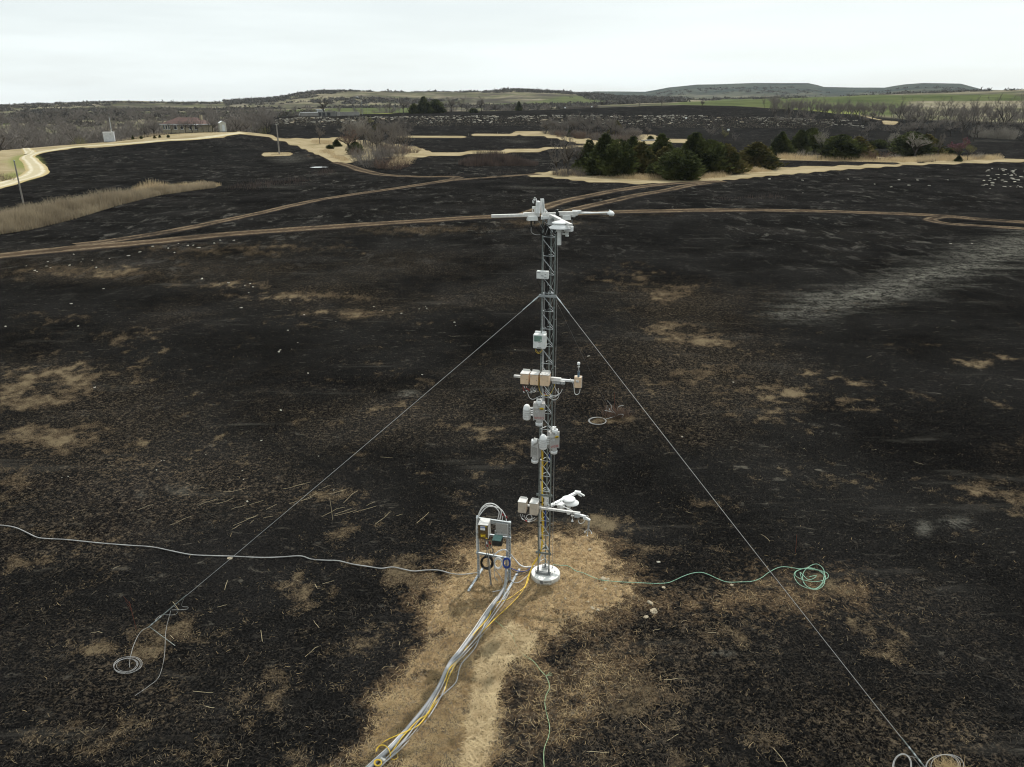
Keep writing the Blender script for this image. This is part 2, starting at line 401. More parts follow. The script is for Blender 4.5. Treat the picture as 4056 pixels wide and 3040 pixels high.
def ground_material():
    m = bpy.data.materials.new('burnt_prairie')
    t = NT(m)
    P = t.new('ShaderNodeTexCoord').outputs['Object']
    nf = t.noise(P, 22, 3, .7)
    nv = t.noise(P, 7.5, 4, .7, .6)
    nm = t.noise(P, 1.15, 6, .68, .5)
    nb = t.noise(P, .16, 5, .6, .4)
    nh = t.noise(P, .03, 6, .62, .3)
    st = t.noise(t.mapping(P, (.25, 1.2, 1), (0, 0, .25)), .55, 6, .7, .4)      # wind-drawn streaks
    # char with grey ash flecks
    char = t.mix(t.step(t.math('ADD', t.math('MULTIPLY', nf, .6), t.math('MULTIPLY', nb, .4)), .38, .66), (.0035, .0035, .0036), (.017, .0165, .016))
    fl = t.step(t.math('ADD', nv, t.math('MULTIPLY', t.math('SUBTRACT', nb, .5), .5)), .56, .76)
    char = t.mix(t.math('MULTIPLY', fl, t.math('MULTIPLY_ADD', t.attr('res'), .6, .12)), char, (.062, .056, .048))
    fleck = t.step(t.noise(P, 34, 2, .5, 1.2), .66, .74)
    char = t.mix(t.math('MULTIPLY', fleck, t.step(nm, .38, .62)), char, (.13, .115, .09))
    f4 = t.step(t.noise(t.mapping(P, (.8, 1.6, 1), (0, 0, .2)), 2.3, 5, .75, .8), .58, .70)
    char = t.mix(t.math('MULTIPLY', f4, t.math('MULTIPLY_ADD', t.step(nb, .35, .65), .5, .12)), char, (.115, .105, .085))
    f5 = t.step(t.noise(t.mapping(P, (.9, .45, 1), (0, 0, .15)), .75, 6, .78, .5), .53, .66)
    char = t.mix(t.math('MULTIPLY', t.math('MULTIPLY', f5, t.attr('dist')), t.math('MULTIPLY_ADD', t.step(t.noise(P, .05, 4, .6), .36, .6), .62, .08)), char, (.10, .095, .083))
    sk = t.step(st, .56, .74)
    char = t.mix(t.math('MULTIPLY', sk, .38), char, (.07, .066, .056))
    # pale ash
    af = t.math('MULTIPLY', t.step(t.math('ADD', t.attr('ash'), t.math('MULTIPLY', t.math('SUBTRACT', st, .5), .9)), .25, .75), t.step(t.math('ADD', t.math('MULTIPLY', nv, .5), t.math('MULTIPLY', t.noise(P, 1.6, 5, .75, .5), .6)), .46, .66), clamp=True)
    col = t.mix(af, char, t.mix(nf, (.075, .073, .063), (.19, .186, .155)))
    # thin warm residue of scorched grass, everywhere but uneven
    wr = t.math('MULTIPLY', t.step(t.math('ADD', t.math('MULTIPLY', nv, .6), t.math('MULTIPLY', nf, .4)), .47, .60), t.math('MULTIPLY', t.math('MULTIPLY_ADD', t.attr('dist'), -.75, 1.0), t.math('MULTIPLY_ADD', t.step(t.math('ADD', t.attr('res'), t.math('MULTIPLY', t.math('SUBTRACT', nm, .5), .9)), .10, .80), .95, .03)))
    col = t.mix(wr, col, t.mix(t.step(t.noise(P, 11, 2, .5), .4, .6), (.030, .023, .016), (.105, .083, .058)))
    # half-burnt brown
    bf = t.math('ADD', t.attr('brown'), t.math('MULTIPLY', t.math('SUBTRACT', nv, .5), .55))
    bf = t.math('ADD', bf, t.math('MULTIPLY', t.math('SUBTRACT', nf, .5), .25))
    bfac = t.step(bf, .21, .50)
    bcol = t.mix(t.step(nf, .35, .65), (.028, .020, .013), (.108, .082, .052))
    bcol = t.mix(t.step(t.math('ADD', bf, t.math('MULTIPLY', t.math('SUBTRACT', nb, .5), 1.2)), .35, .75), bcol, (.165, .13, .08))
    col = t.mix(t.math('MULTIPLY', bfac, .85), col, bcol)
    # unburnt straw
    tf = t.math('ADD', t.attr('tan'), t.math('MULTIPLY', t.math('SUBTRACT', nm, .5), .35))
    tf = t.math('ADD', tf, t.math('MULTIPLY', t.math('SUBTRACT', nv, .5), t.math('MULTIPLY_ADD', t.attr('dist'), -.45, .8)))
    ring = t.step(tf, .10, .38)
    col = t.mix(t.math('MULTIPLY', ring, t.math('MULTIPLY_ADD', t.attr('dist'), -.8, .85)), col, t.mix(t.step(nf, .35, .65), (.034, .023, .014), (.135, .096, .058)))
    tfac = t.step(tf, .42, .66)
    tcol = t.mix(t.step(nv, .33, .66), (.15, .094, .05), (.38, .275, .155))
    tcol = t.mix(t.step(nf, .42, .72), tcol, (.46, .35, .20))
    tcol = t.mix(t.math('MULTIPLY', t.step(nm, .52, .70), .6), tcol, (.10, .055, .028))
    tcol = t.mix(t.math('MULTIPLY', t.attr('path'), .9), tcol, t.mix(t.step(nv, .35, .65), (.30, .22, .115), (.56, .44, .25)))
    col = t.mix(tfac, col, tcol)
    mown = t.mix(t.step(nb, .35, .65), (.24, .197, .115), (.34, .283, .18))
    mown = t.mix(t.math('MULTIPLY', t.step(nm, .45, .7), .6), mown, (.24, .19, .10))
    col = t.mix(t.math('MULTIPLY', tfac, t.attr('dist')), col, mown)
    # living grass
    gfac = t.step(t.math('ADD', t.attr('green'), t.math('MULTIPLY', t.math('SUBTRACT', nb, .5), .7)), .3, .75)
    gcol = t.mix(nm, (.10, .125, .035), (.23, .235, .085))
    # scrub hills
    hs = t.noise(t.mapping(P, (.7, 1.0, 2.0)), .012, 7, .62, .5)
    hcol = t.mix(t.step(hs, .40, .60), (.055, .050, .042), (.20, .178, .122))
    hcol = t.mix(t.math('MULTIPLY', t.step(nh, .42, .64), .75), hcol, (.085, .092, .045))
    hcol = t.mix(t.math('MULTIPLY', t.step(t.noise(P, .05, 5, .7), .55, .66), .6), hcol, (.045, .042, .036))
    hcol = t.mix(t.math('MULTIPLY', t.step(t.noise(P, .02, 5, .6), .58, .66), .5), hcol, (.30, .265, .20))
    hcol = t.mix(t.attr('mesa'), hcol, t.mix(t.step(hs, .38, .62), (.034, .044, .042), (.066, .075, .062)))
    col = t.mix(t.attr('hill'), col, hcol)
    gcol = t.mix(t.attr('hill'), gcol, t.mix(t.step(nh, .35, .65), (.052, .070, .026), (.098, .112, .046)))
    col = t.mix(t.math('MULTIPLY', gfac, .9), col, gcol)
    t.l.new(col, t.b.inputs['Base Color'])
    t.b.inputs['Roughness'].default_value = 1.0
    t.b.inputs['Specular IOR Level'].default_value = 0.0
    bp = t.new('ShaderNodeBump')
    bp.inputs['Strength'].default_value = .9
    bp.inputs['Distance'].default_value = .05
    t.l.new(t.math('ADD', nv, t.math('MULTIPLY', nf, .6)), bp.inputs['Height'])
    t.l.new(bp.outputs['Normal'], t.b.inputs['Normal'])
    return m

def strip_material(name, c_lo, c_hi, edge, ruts, cover, worn=.75):
    """A worn strip: u runs across it (0 to 1).  Bare wheel ruts, charred or grassy between and at the ragged edge."""
    m = bpy.data.materials.new(name)
    t = NT(m)
    P = t.new('ShaderNodeTexCoord').outputs['Object']
    uv = t.new('ShaderNodeSeparateXYZ')
    a = t.new('ShaderNodeAttribute', attribute_name='across')
    u = a.outputs['Fac']
    nv = t.noise(P, 3.0, 5, .7, .4)
    nb = t.noise(P, .35, 5, .65, .3)
    c = t.mix(t.step(nv, .3, .7), c_lo, c_hi)
    f = t.math('ABSOLUTE', t.math('SUBTRACT', u, .5))
    if ruts:
        g = t.math('ABSOLUTE', t.math('SUBTRACT', f, .24))
        g = t.math('ADD', g, t.math('MULTIPLY', t.math('SUBTRACT', nb, .5), .20))
        bare = t.math('MULTIPLY', t.math('SUBTRACT', 1.0, t.step(g, .03, .13)), t.step(t.noise(P, .9, 5, .7), .28, .5))
        c = t.mix(t.math('MULTIPLY', bare, 1.0), t.mix(t.step(nv, .4, .6), cover, c_lo), c)
    e = t.step(t.math('ADD', f, t.math('ADD', t.math('MULTIPLY', t.math('SUBTRACT', nb, .5), .30), t.math('MULTIPLY', t.math('SUBTRACT', nv, .5), .22))), .28, .46)
    c = t.mix(t.math('MULTIPLY', t.step(t.noise(P, .22, 5, .72, .6), .46, .66), worn), c, edge)
    c = t.mix(e, c, edge)
    t.l.new(c, t.b.inputs['Base Color'])
    t.b.inputs['Roughness'].default_value = 1.0
    t.b.inputs['Specular IOR Level'].default_value = 0.0
    return m

M = {}
M['steel'] = mat('galvanised_steel', (.27, .30, .285), (.15, .17, .162), 30, .45, .55, .4)
M['steel_bright'] = mat('bright_zinc', (.60, .63, .64), (.42, .46, .47), 25, .35, .6, .5)
M['strut'] = mat('strut_channel_zinc', (.50, .55, .58), (.30, .34, .37), 18, .42, .5, .4)
M['white'] = mat('white_powder_coat', (.80, .81, .80), (.70, .71, .70), 9, .45, 0, .4)
M['white_dirty'] = mat('weathered_white_plastic', (.74, .75, .73), (.60, .61, .585), 14, .5, 0, .35)
M['boom'] = mat('painted_boom', (.70, .69, .665), (.55, .54, .51), 11, .45, .05, .4)
M['tanbox'] = mat('beige_enclosure', (.72, .535, .36), (.63, .465, .31), 10, .5, 0, .35)
M['greybox'] = mat('warm_grey_enclosure', (.50, .43, .345), (.42, .36, .29), 10, .5, 0, .35)
M['lid'] = mat('enclosure_lid', (.66, .65, .62), (.52, .51, .485), 13, .4, .1, .4)
M['alloy'] = mat('brushed_alloy', (.50, .48, .455), (.40, .385, .365), 40, .42, .25, .5, stretch=(1, 1, .2))
M['dgrey'] = mat('dark_grey_metal', (.20, .21, .21), (.12, .125, .125), 22, .5, .3)
M['mgrey'] = mat('mid_grey_plastic', (.46, .47, .465), (.36, .37, .365), 16, .5)
M['panelgrey'] = mat('speckled_grey_plate', (.40, .39, .365), (.26, .255, .24), 60, .6, .2)
M['bronze'] = mat('bronze_door', (.115, .082, .042), (.075, .053, .027), 16, .42, .2, .4)
M['black'] = mat('black_cable_sheath', (.012, .012, .012), (.022, .022, .022), 14, .4)
M['blackp'] = mat('black_plastic', (.016, .018, .018), (.03, .032, .03), 14, .45)
M['wcable'] = mat('white_cable_sheath', (.74, .74, .73), (.60, .60, .58), 14, .45)
M['gcable'] = mat('grey_cable_sheath', (.42, .42, .415), (.30, .30, .295), 8, .45)
M['conduit'] = mat('grey_conduit', (.34, .345, .35), (.24, .245, .25), 5, .42)
M['ycable'] = mat('yellow_cable_sheath', (.86, .60, .07), (.74, .49, .06), 7, .42)
M['bcable'] = mat('blue_cable_sheath', (.028, .07, .33), (.02, .05, .22), 10, .42)
M['hose'] = mat('pale_grey_line', (.40, .40, .39), (.24, .24, .235), 3, .45)
M['grope'] = mat('green_white_rope', (.34, .52, .41), (.14, .30, .20), 26, .7)
M['gstring'] = mat('green_string', (.36, .48, .30), (.22, .34, .19), 18, .8)
M['red'] = mat('red_tape', (.30, .025, .022), (.2, .02, .02), 12, .5)
M['redink'] = mat('red_lettering', (.42, .10, .085), (.36, .085, .075), 30, .6)
M['ink'] = mat('dark_print', (.07, .07, .075), (.11, .11, .11), 30, .6)
M['yellow'] = mat('yellow_sticker', (.72, .52, .03), (.62, .43, .03), 10, .45)
M['brownink'] = mat('brown_print', (.13, .065, .012), (.22, .12, .015), 40, .5)
M['bluelab'] = mat('blue_label', (.035, .12, .42), (.03, .09, .33), 20, .5)
M['teal'] = mat('teal_green_casing', (.15, .27, .245), (.11, .20, .185), 12, .45)
M['greenpanel'] = mat('green_grey_display', (.20, .31, .255), (.16, .25, .21), 20, .4)
M['bluegrey'] = mat('blue_grey_casing', (.16, .23, .29), (.11, .17, .22), 15, .45)
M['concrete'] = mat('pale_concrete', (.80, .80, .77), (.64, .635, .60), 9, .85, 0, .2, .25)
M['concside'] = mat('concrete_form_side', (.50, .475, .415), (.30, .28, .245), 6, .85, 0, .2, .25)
M['wire'] = mat('guy_strand', (.46, .47, .465), (.34, .35, .345), 40, .4, .4)
M['lime'] = mat('limestone', (.40, .345, .25), (.25, .21, .15), 3.0, .95, 0, .1, .3)
M['limew'] = mat('white_limestone', (.46, .435, .37), (.22, .205, .17), 2.0, .95, 0, .1, .3)
M['bark'] = mat('dark_bark', (.075, .064, .052), (.035, .030, .025), 4, .95, 0, .1)
M['twig'] = mat('grey_twigs', (.215, .19, .165), (.115, .10, .088), .6, .95, 0, .1)
M['twigpale'] = mat('pale_twigs', (.34, .31, .265), (.20, .18, .15), .6, .95, 0, .1)
M['twigred'] = mat('reddish_brush', (.19, .125, .092), (.10, .072, .056), .8, .95, 0, .1)
M['olive'] = mat('budding_twigs', (.22, .205, .085), (.13, .12, .055), .8, .95, 0, .1)
M['redbud'] = mat('redbud_blossom', (.20, .075, .125), (.13, .07, .08), 1.2, .9, 0, .1)
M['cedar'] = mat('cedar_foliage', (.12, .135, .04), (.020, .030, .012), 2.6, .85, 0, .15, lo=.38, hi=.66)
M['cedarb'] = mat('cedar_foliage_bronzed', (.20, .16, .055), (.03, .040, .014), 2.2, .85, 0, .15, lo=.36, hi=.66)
M['dry'] = mat('dry_tallgrass', (.56, .45, .28), (.36, .28, .17), .5, .95, 0, .1)
M['reed'] = mat('grey_brown_reeds', (.36, .30, .205), (.22, .18, .125), .4, .95, 0, .1)
M['charreed'] = mat('charred_reeds', (.105, .078, .066), (.04, .034, .031), .5, .95, 0, .1)
M['straw'] = mat('pale_straw', (.52, .41, .235), (.30, .21, .11), 2.0, .9, 0, .15)
M['strawd'] = mat('scorched_straw', (.20, .165, .115), (.055, .048, .04), 3.0, .9, 0, .1)
M['strawl'] = mat('bleached_stalks', (.50, .43, .29), (.36, .30, .19), 2.0, .9, 0, .1)
M['rust'] = mat('rust_red_stem', (.16, .05, .028), (.09, .03, .02), 6, .9)
M['pole'] = mat('weathered_pole', (.27, .245, .21), (.17, .155, .135), 3, .9, stretch=(3, 3, .4))
M['shelter'] = mat('grey_white_shelter', (.56, .57, .58), (.44, .45, .46), 1.5, .6)
M['stonewall'] = mat('tan_stone_wall', (.36, .31, .21), (.25, .215, .15), 1.6, .9)
M['roofred'] = mat('red_brown_roof', (.105, .060, .050), (.07, .043, .037), 1.2, .85)
M['roofgrey'] = mat('grey_roof', (.20, .20, .20), (.14, .14, .14), 1.0, .8)
M['shedw'] = mat('cream_shed_wall', (.60, .57, .46), (.52, .49, .40), 2.0, .7)
M['shedroof'] = mat('white_shed_roof', (.74, .75, .74), (.64, .65, .64), 2.0, .5)
M['glass'] = mat('dark_window', (.02, .022, .025), (.03, .032, .035), 1, .15, 0, .5)
M['ruin'] = mat('grey_block_wall', (.20, .195, .18), (.11, .108, .10), 1.2, .9)
M['ruinl'] = mat('pale_block_wall', (.28, .27, .245), (.20, .19, .175), .6, .9)

for k_ in ('dry', 'reed', 'charreed', 'straw', 'cedar', 'cedarb'):                       # thin blades let light through
    m_ = M[k_]; n_, l_ = m_.node_tree.nodes, m_.node_tree.links
    tr_ = n_.new('ShaderNodeBsdfTranslucent'); mx_ = n_.new('ShaderNodeMixShader'); mx_.inputs[0].default_value = .28 if 'cedar' in k_ else .45
    b_ = n_['Principled BSDF']; l_.new(b_.inputs['Base Color'].links[0].from_socket, tr_.inputs['Color'])
    l_.new(b_.outputs[0], mx_.inputs[1]); l_.new(tr_.outputs[0], mx_.inputs[2]); l_.new(mx_.outputs[0], n_['Material Output'].inputs['Surface'])

# ------------------------------------------------------------------ mesh builder and object helpers
class MB:
    def __init__(s): s.v, s.f, s.sm, s.cuts = [], [], [], []
    def groups(s):                       # one range per tube or box that was added
        c = s.cuts + [(len(s.v), len(s.f))]
        return [((c[i][0], c[i + 1][0]), (c[i][1], c[i + 1][1])) for i in range(len(c) - 1)]
    def add(s, vs, fs, smooth=False):
        o = len(s.v)
        s.v += [tuple(q) for q in vs]
        s.f += [tuple(i + o for i in q) for q in fs]
        s.sm += [smooth] * len(fs)
        return s
    def box(s, c, size, R=None, bev=0.0, taper=None):
        s.cuts.append((len(s.v), len(s.f)))
        hx, hy, hz = size[0] / 2, size[1] / 2, size[2] / 2
        bm = bmesh.new()
        bmesh.ops.create_cube(bm, size=1)
        for q in bm.verts:
            q.co = Vector((q.co.x * 2 * hx, q.co.y * 2 * hy, q.co.z * 2 * hz))
            if taper and q.co.z > 0: q.co.x *= taper; q.co.y *= taper
        if bev: bmesh.ops.bevel(bm, geom=list(bm.edges), offset=bev, segments=2, profile=.5, affect='EDGES')
        bm.verts.index_update()
        c = Vector(c)
        s.add([c + ((R @ q.co) if R else q.co) for q in bm.verts], [[q.index for q in f.verts] for f in bm.faces])
        bm.free()
        return s
    def beam(s, p0, p1, w, h, upv=(0, 0, 1), bev=0.0):
        p0, p1 = Vector(p0), Vector(p1)
        d = (p1 - p0); L = d.length; d.normalize()
        u = Vector(upv)
        x = d.cross(u).normalized(); z = x.cross(d).normalized()
        R = Matrix((x, d, z)).transposed()
        return s.box((p0 + p1) / 2, (w, L, h), R, bev)
    def tube(s, pts, r, n=6, caps=True, smooth=True):
        s.cuts.append((len(s.v), len(s.f)))
        P = [Vector(q) for q in pts]
        rs = r if isinstance(r, (list, tuple)) else [r] * len(P)
        up_ = Vector((0, 0, 1)); vs = []; prev = None
        for i, q in enumerate(P):
            d = (P[min(i + 1, len(P) - 1)] - P[max(i - 1, 0)])
            d = d.normalized() if d.length > 1e-9 else Vector((0, 0, 1))
            if prev is None:
                a = d.cross(up_)
                if a.length < .1: a = d.cross(Vector((1, 0, 0)))
            else:
                a = prev - d * prev.dot(d)
                if a.length < 1e-4: a = d.cross(up_)
            a.normalize(); b = d.cross(a); prev = a
            for k in range(n):
                t = 2 * math.pi * k / n
                vs.append(q + (a * math.cos(t) + b * math.sin(t)) * rs[i])
        fs = [(i * n + k, i * n + (k + 1) % n, (i + 1) * n + (k + 1) % n, (i + 1) * n + k) for i in range(len(P) - 1) for k in range(n)]
        s.add(vs, fs, smooth)
        if caps: s.add(vs[:n], [tuple(range(n))[::-1]]); s.add(vs[-n:], [tuple(range(n))])
        return s
    def lathe(s, c, prof, n=24, R=None, smooth=True, caps=True):
        c = Vector(c); vs = []
        for (r, z) in prof:
            for k in range(n):
                t = 2 * math.pi * k / n
                q = Vector((r * math.cos(t), r * math.sin(t), z))
                vs.append(c + ((R @ q) if R else q))
        fs = [(i * n + k, i * n + (k + 1) % n, (i + 1) * n + (k + 1) % n, (i + 1) * n + k) for i in range(len(prof) - 1) for k in range(n)]
        s.add(vs, fs, smooth)
        if caps: s.add(vs[:n], [tuple(range(n))[::-1]]); s.add(vs[-n:], [tuple(range(n))])
        return s
    def disc(s, c, x, y, n=20):
        c, x, y = Vector(c), Vector(x), Vector(y)
        s.add([c + x * math.cos(2 * math.pi * k / n) + y * math.sin(2 * math.pi * k / n) for k in range(n)], [tuple(range(n))])
        return s
    def mesh(s, name, origin, m):
        me = bpy.data.meshes.new(name)
        o = Vector(origin)
        me.from_pydata([(q[0] - o.x, q[1] - o.y, q[2] - o.z) for q in s.v], [], s.f)
        me.polygons.foreach_set('use_smooth', s.sm)
        if m: me.materials.append(M[m] if isinstance(m, str) else m)
        me.update()
        return me

def root_of(o):
    while o.parent: o = o.parent
    return o

SPLIT = {'anchor_bolt', 'cable_tie', 'clamp', 'bolt', 'button', 'connector', 'red_lead', 'red_tape', 'collar', 'plug', 'foot_plate', 'wire_tail', 'white_cable', 'yellow_cable', 'grey_cable', 'thin_cable', 'bracket', 'back_stay'}
def part(name, mb, m, parent, label=None):
    if name in SPLIT and len(mb.cuts) > 1:
        for (a, b), (fa, fb) in mb.groups():
            q = MB(); q.add(mb.v[a:b], [tuple(i - a for i in f) for f in mb.f[fa:fb]]); q.sm = mb.sm[fa:fb]
            o = part(name, q, m, parent, label)
        return o
    o = bpy.data.objects.new(name, mb.mesh(name, root_of(parent).location, m))
    COL.objects.link(o); o.parent = parent
    if label: o['label'] = label
    return o

def tag(o, label, cat, group=None, kind=None):
    if label: o['label'] = label
    if cat: o['category'] = cat
    if group: o['group'] = group
    if kind: o['kind'] = kind
    return o

def thing(name, label, cat, loc, group=None):
    o = bpy.data.objects.new(name, None)
    o.empty_display_size = .1
    COL.objects.link(o); o.location = loc
    return tag(o, label, cat, group)

def solo(name, mb, m, label, cat, loc=None, group=None, kind=None):
    loc = Vector(loc) if loc is not None else Vector(mb.v[0])
    o = bpy.data.objects.new(name, mb.mesh(name, loc, m))
    COL.objects.link(o); o.location = loc
    return tag(o, label, cat, group, kind)

def dup(root, loc, rz=0.0, sc=1.0, label=None, group=None):
    def rec(o, p):
        c = o.copy(); COL.objects.link(c)
        if p: c.parent = p
        for k in o.children: rec(k, c)
        return c
    c = rec(root, None)
    c.location = loc; c.rotation_euler = (0, 0, rz)
    c.scale = sc if isinstance(sc, (tuple, list)) else (sc, sc, sc)
    if label: c['label'] = label
    if group: c['group'] = group
    return c

def Rz(deg): return Matrix.Rotation(math.radians(deg), 3, 'Z')

def crom(pts, n=8):
    P = [Vector(q) for q in pts]
    P = [P[0] * 2 - P[1]] + P + [P[-1] * 2 - P[-2]]
    out = []
    for i in range(1, len(P) - 2):
        a, b, c, d = P[i - 1], P[i], P[i + 1], P[i + 2]
        for k in range(n):
            t = k / n
            out.append(.5 * ((2 * b) + (c - a) * t + (2 * a - 5 * b + 4 * c - d) * t * t + (3 * b - a - 3 * c + d) * t**3))
    out.append(P[-2])
    return out

def lettering(name, text, size, origin, right, upv, m, parent, depth=.0015, font_squash=1.0):
    cu = bpy.data.curves.new(name, 'FONT')
    cu.body = text; cu.size = size; cu.extrude = depth; cu.align_x = 'CENTER'; cu.align_y = 'CENTER'
    ob = bpy.data.objects.new(name + '_tmp', cu)
    COL.objects.link(ob)
    dg = bpy.context.evaluated_depsgraph_get()
    me = bpy.data.meshes.new_from_object(ob.evaluated_get(dg))
    bpy.data.objects.remove(ob)
    r, u = Vector(right).normalized(), Vector(upv).normalized()
    n = r.cross(u).normalized(); u = n.cross(r)
    o3 = Vector(origin) - root_of(parent).location
    for q in me.vertices: q.co = o3 + r * q.co.x * font_squash + u * q.co.y + n * q.co.z
    me.materials.clear(); me.materials.append(M[m])
    o = bpy.data.objects.new(name, me)
    COL.objects.link(o); o.parent = parent
    return o

# ------------------------------------------------------------------ the ground sheet
def build_ground():
    nv = NR * NAZ
    co = np.empty((nv, 3), np.float32)
    co[:, 0] = GX.ravel(); co[:, 1] = GY.ravel(); co[:, 2] = HT.ravel()
    i = np.arange(NR - 1)[:, None]; j = np.arange(NAZ)[None, :]
    a = i * NAZ + j; b = i * NAZ + (j + 1) % NAZ
    F = np.stack([a, b, b + NAZ, a + NAZ], -1).reshape(-1, 4).astype(np.int32)
    me = bpy.data.meshes.new('ground')
    me.vertices.add(nv); me.vertices.foreach_set('co', co.ravel())
    nf = len(F)
    me.loops.add(nf * 4); me.loops.foreach_set('vertex_index', np.ascontiguousarray(F).ravel())
    me.polygons.add(nf)
    me.polygons.foreach_set('loop_start', np.arange(0, nf * 4, 4, dtype=np.int32))
    me.polygons.foreach_set('use_smooth', np.ones(nf, bool))
    me.update(calc_edges=True)
    dist = np.clip((RB - 45) / 30, 0, 1)
    for nm, A in (('tan', TAN), ('brown', BRN), ('ash', ASH), ('green', GRN), ('hill', HILLM), ('path', PATH), ('res', RES), ('dist', dist), ('mesa', np.clip((RB - 1950) / 250, 0, 1))):
        at_ = me.attributes.new(nm, 'FLOAT', 'POINT')
        at_.data.foreach_set('value', A.astype(np.float32).ravel())
    me.materials.append(ground_material())
    o = bpy.data.objects.new('ground', me)
    COL.objects.link(o); o['kind'] = 'structure'
build_ground()

def strip(name, pts, w0, w1, m, wob=.25, lift=.03):
    P = [at(u, v) for u, v in pts]
    C = crom(P, 24)
    n = len(C)
    L = [Vector((0, 0, 0))] * n
    NW = 7
    vs, fs, ac = [], [], []
    for i, c in enumerate(C):
        d = C[min(i + 1, n - 1)] - C[max(i - 1, 0)]
        d.z = 0; d.normalize()
        s = Vector((d.y, -d.x, 0))
        w = (w0 + (w1 - w0) * i / (n - 1)) * (1.0 + .7 * fbm(np.array([c.x * .06]), np.array([c.y * .06]), 37)[0]) * (.9 if 'dirt' in name else 1)
        off = wob * (fbm(np.array([c.x * .12]), np.array([c.y * .12]), 31)[0]) * 2
        for k in range(NW):
            u = k / (NW - 1)
            q = c + s * ((u - .5) * w + off)
            r = math.hypot(q.x, q.y)
            vs.append((q.x, q.y, h1(q.x, q.y) + lift + r * .0003 - (.025 + r * .0004) * (1 if k in (0, NW - 1) else 0)))
            ac.append(u)
    for i in range(n - 1):
        for k in range(NW - 1):
            fs.append((i * NW + k, i * NW + k + 1, (i + 1) * NW + k + 1, (i + 1) * NW + k))
    mb = MB(); mb.add(vs, fs, True)
    me = mb.mesh(name, (0, 0, 0), m)
    a = me.attributes.new('across', 'FLOAT', 'POINT')
    a.data.foreach_set('value', ac)
    o = bpy.data.objects.new(name, me)
    COL.objects.link(o); o['kind'] = 'structure'
    return o

m_track = strip_material('dirt_track', (.09, .068, .046), (.205, .162, .11), (.014, .0135, .013), True, (.045, .033, .024))
m_trackb = strip_material('dirt_track_broad', (.075, .056, .038), (.20, .158, .106), (.014, .0135, .013), True, (.06, .042, .028))
m_road = strip_material('gravel_road', (.42, .375, .27), (.62, .575, .45), (.36, .29, .15), True, (.40, .35, .22), .2)
strip('dirt_track', [(4150, 888), (3900, 872), (3700, 856), (3400, 844), (3100, 836), (2900, 834), (2600, 838), (2300, 848), (2050, 856), (1800, 868), (1500, 888), (1200, 908), (900, 930), (600, 960), (300, 985), (0, 1016), (-120, 1030)], 3.4, 4.0, m_trackb)
strip('dirt_track', [(300, 972), (480, 950), (700, 914), (1000, 852), (1250, 797), (1400, 772), (1560, 749), (1700, 728), (1775, 716), (1810, 706), (1770, 702), (1650, 702), (1520, 694), (1430, 676), (1370, 655), (1330, 645)], 2.6, 3.0, m_track)
strip('dirt_track', [(1790, 716), (1900, 707), (2000, 700), (2080, 694), (2130, 690)], 2.6, 2.4, m_track)
strip('dirt_track', [(2080, 850), (2229, 800), (2400, 764), (2497, 748), (2646, 730), (2750, 724), (2860, 719)], 2.6, 3.4, m_track)
strip('dirt_track', [(2250, 838), (2413, 800), (2530, 774), (2646, 754), (2720, 738), (2800, 728)], 2.4, 2.6, m_track)
strip('dirt_track', [(3860, 868), (3760, 861), (3700, 866), (3690, 876), (3760, 889), (3900, 898), (4056, 908), (4150, 914)], 2.0, 2.4, m_track, .1)
strip('gravel_road', [(-90, 756), (0, 736), (68, 715), (122, 699), (146, 679), (136, 655), (118, 636), (110, 622), (140, 609), (200, 598), (294, 585), (414, 576), (500, 571), (600, 563), (750, 553), (850, 542), (915, 533), (960, 528)], 3.6, 3.6, m_road, .1, .05)
strip('gravel_road', [(20, 590.5), (60, 588.5), (105, 592), (118, 600), (112, 612)], 2.4, 2.6, m_road, .1, .05)
# ------------------------------------------------------------------ the instrument tower
YAW = -14
RT = Rz(YAW); EX = RT @ Vector((1, 0, 0)); EY = RT @ Vector((0, 1, 0)); EZ = Vector((0, 0, 1))
DZ = .12
A0 = ptz(2131.4, 2268, DZ); B0 = ptz(2173.3, 2281, DZ)
SIDE = .262
O = (A0 + B0) / 2 + EY * SIDE * .2887
O.z = h1(O.x, O.y)
TY = O.y
def loc(a, q, z): return Vector((O.x, O.y, 0)) + EX * a + EY * q + EZ * z
TOPZ = pt(2172, 862, TY).z
LEGS = [(-SIDE / 2, -SIDE * .2887), (SIDE / 2, -SIDE * .2887), (0, SIDE * .5774)]

dc = ptz(2161, 2268, DZ); dc.z = h1(dc.x, dc.y)
DR = .352
t = thing('concrete_base', 'round pale concrete footing under the lattice tower', 'footing', dc)
p = MB(); p.lathe((dc.x, dc.y, 0), [(DR, -.2), (DR, DZ - .015), (DR - .012, DZ - .002)], 56, caps=False); part('side', p, 'concside', t)
p = MB(); p.lathe((dc.x, dc.y, 0), [(DR - .012, DZ - .02), (DR - .014, DZ)], 56); part('top', p, 'concrete', t)
st_ = MB()
for k in range(14):
    a = 2 * math.pi * k / 14
    st_.tube([Vector((dc.x - .105 + .045 * math.cos(a), dc.y, 0)), Vector((dc.x - .105 + .045 * math.cos(a + .46), dc.y, 0))], .001, 3) if False else None
cen_a = math.radians(-96)
def onside(ang, z): return Vector((dc.x + (DR + .002) * math.cos(ang), dc.y + (DR + .002) * math.sin(ang), z))
rg = MB(); rg.tube([onside(cen_a - .20 + .10 * math.cos(k * math.pi / 8), .075 + .034 * math.sin(k * math.pi / 8)) for k in range(17)], .006, 4)
rg.tube([onside(cen_a - .20 + .04 * math.cos(k * math.pi / 5), .075 + .015 * math.sin(k * math.pi / 5)) for k in range(11)], .007, 4)
part('stamped_mark', rg, 'ink', t)
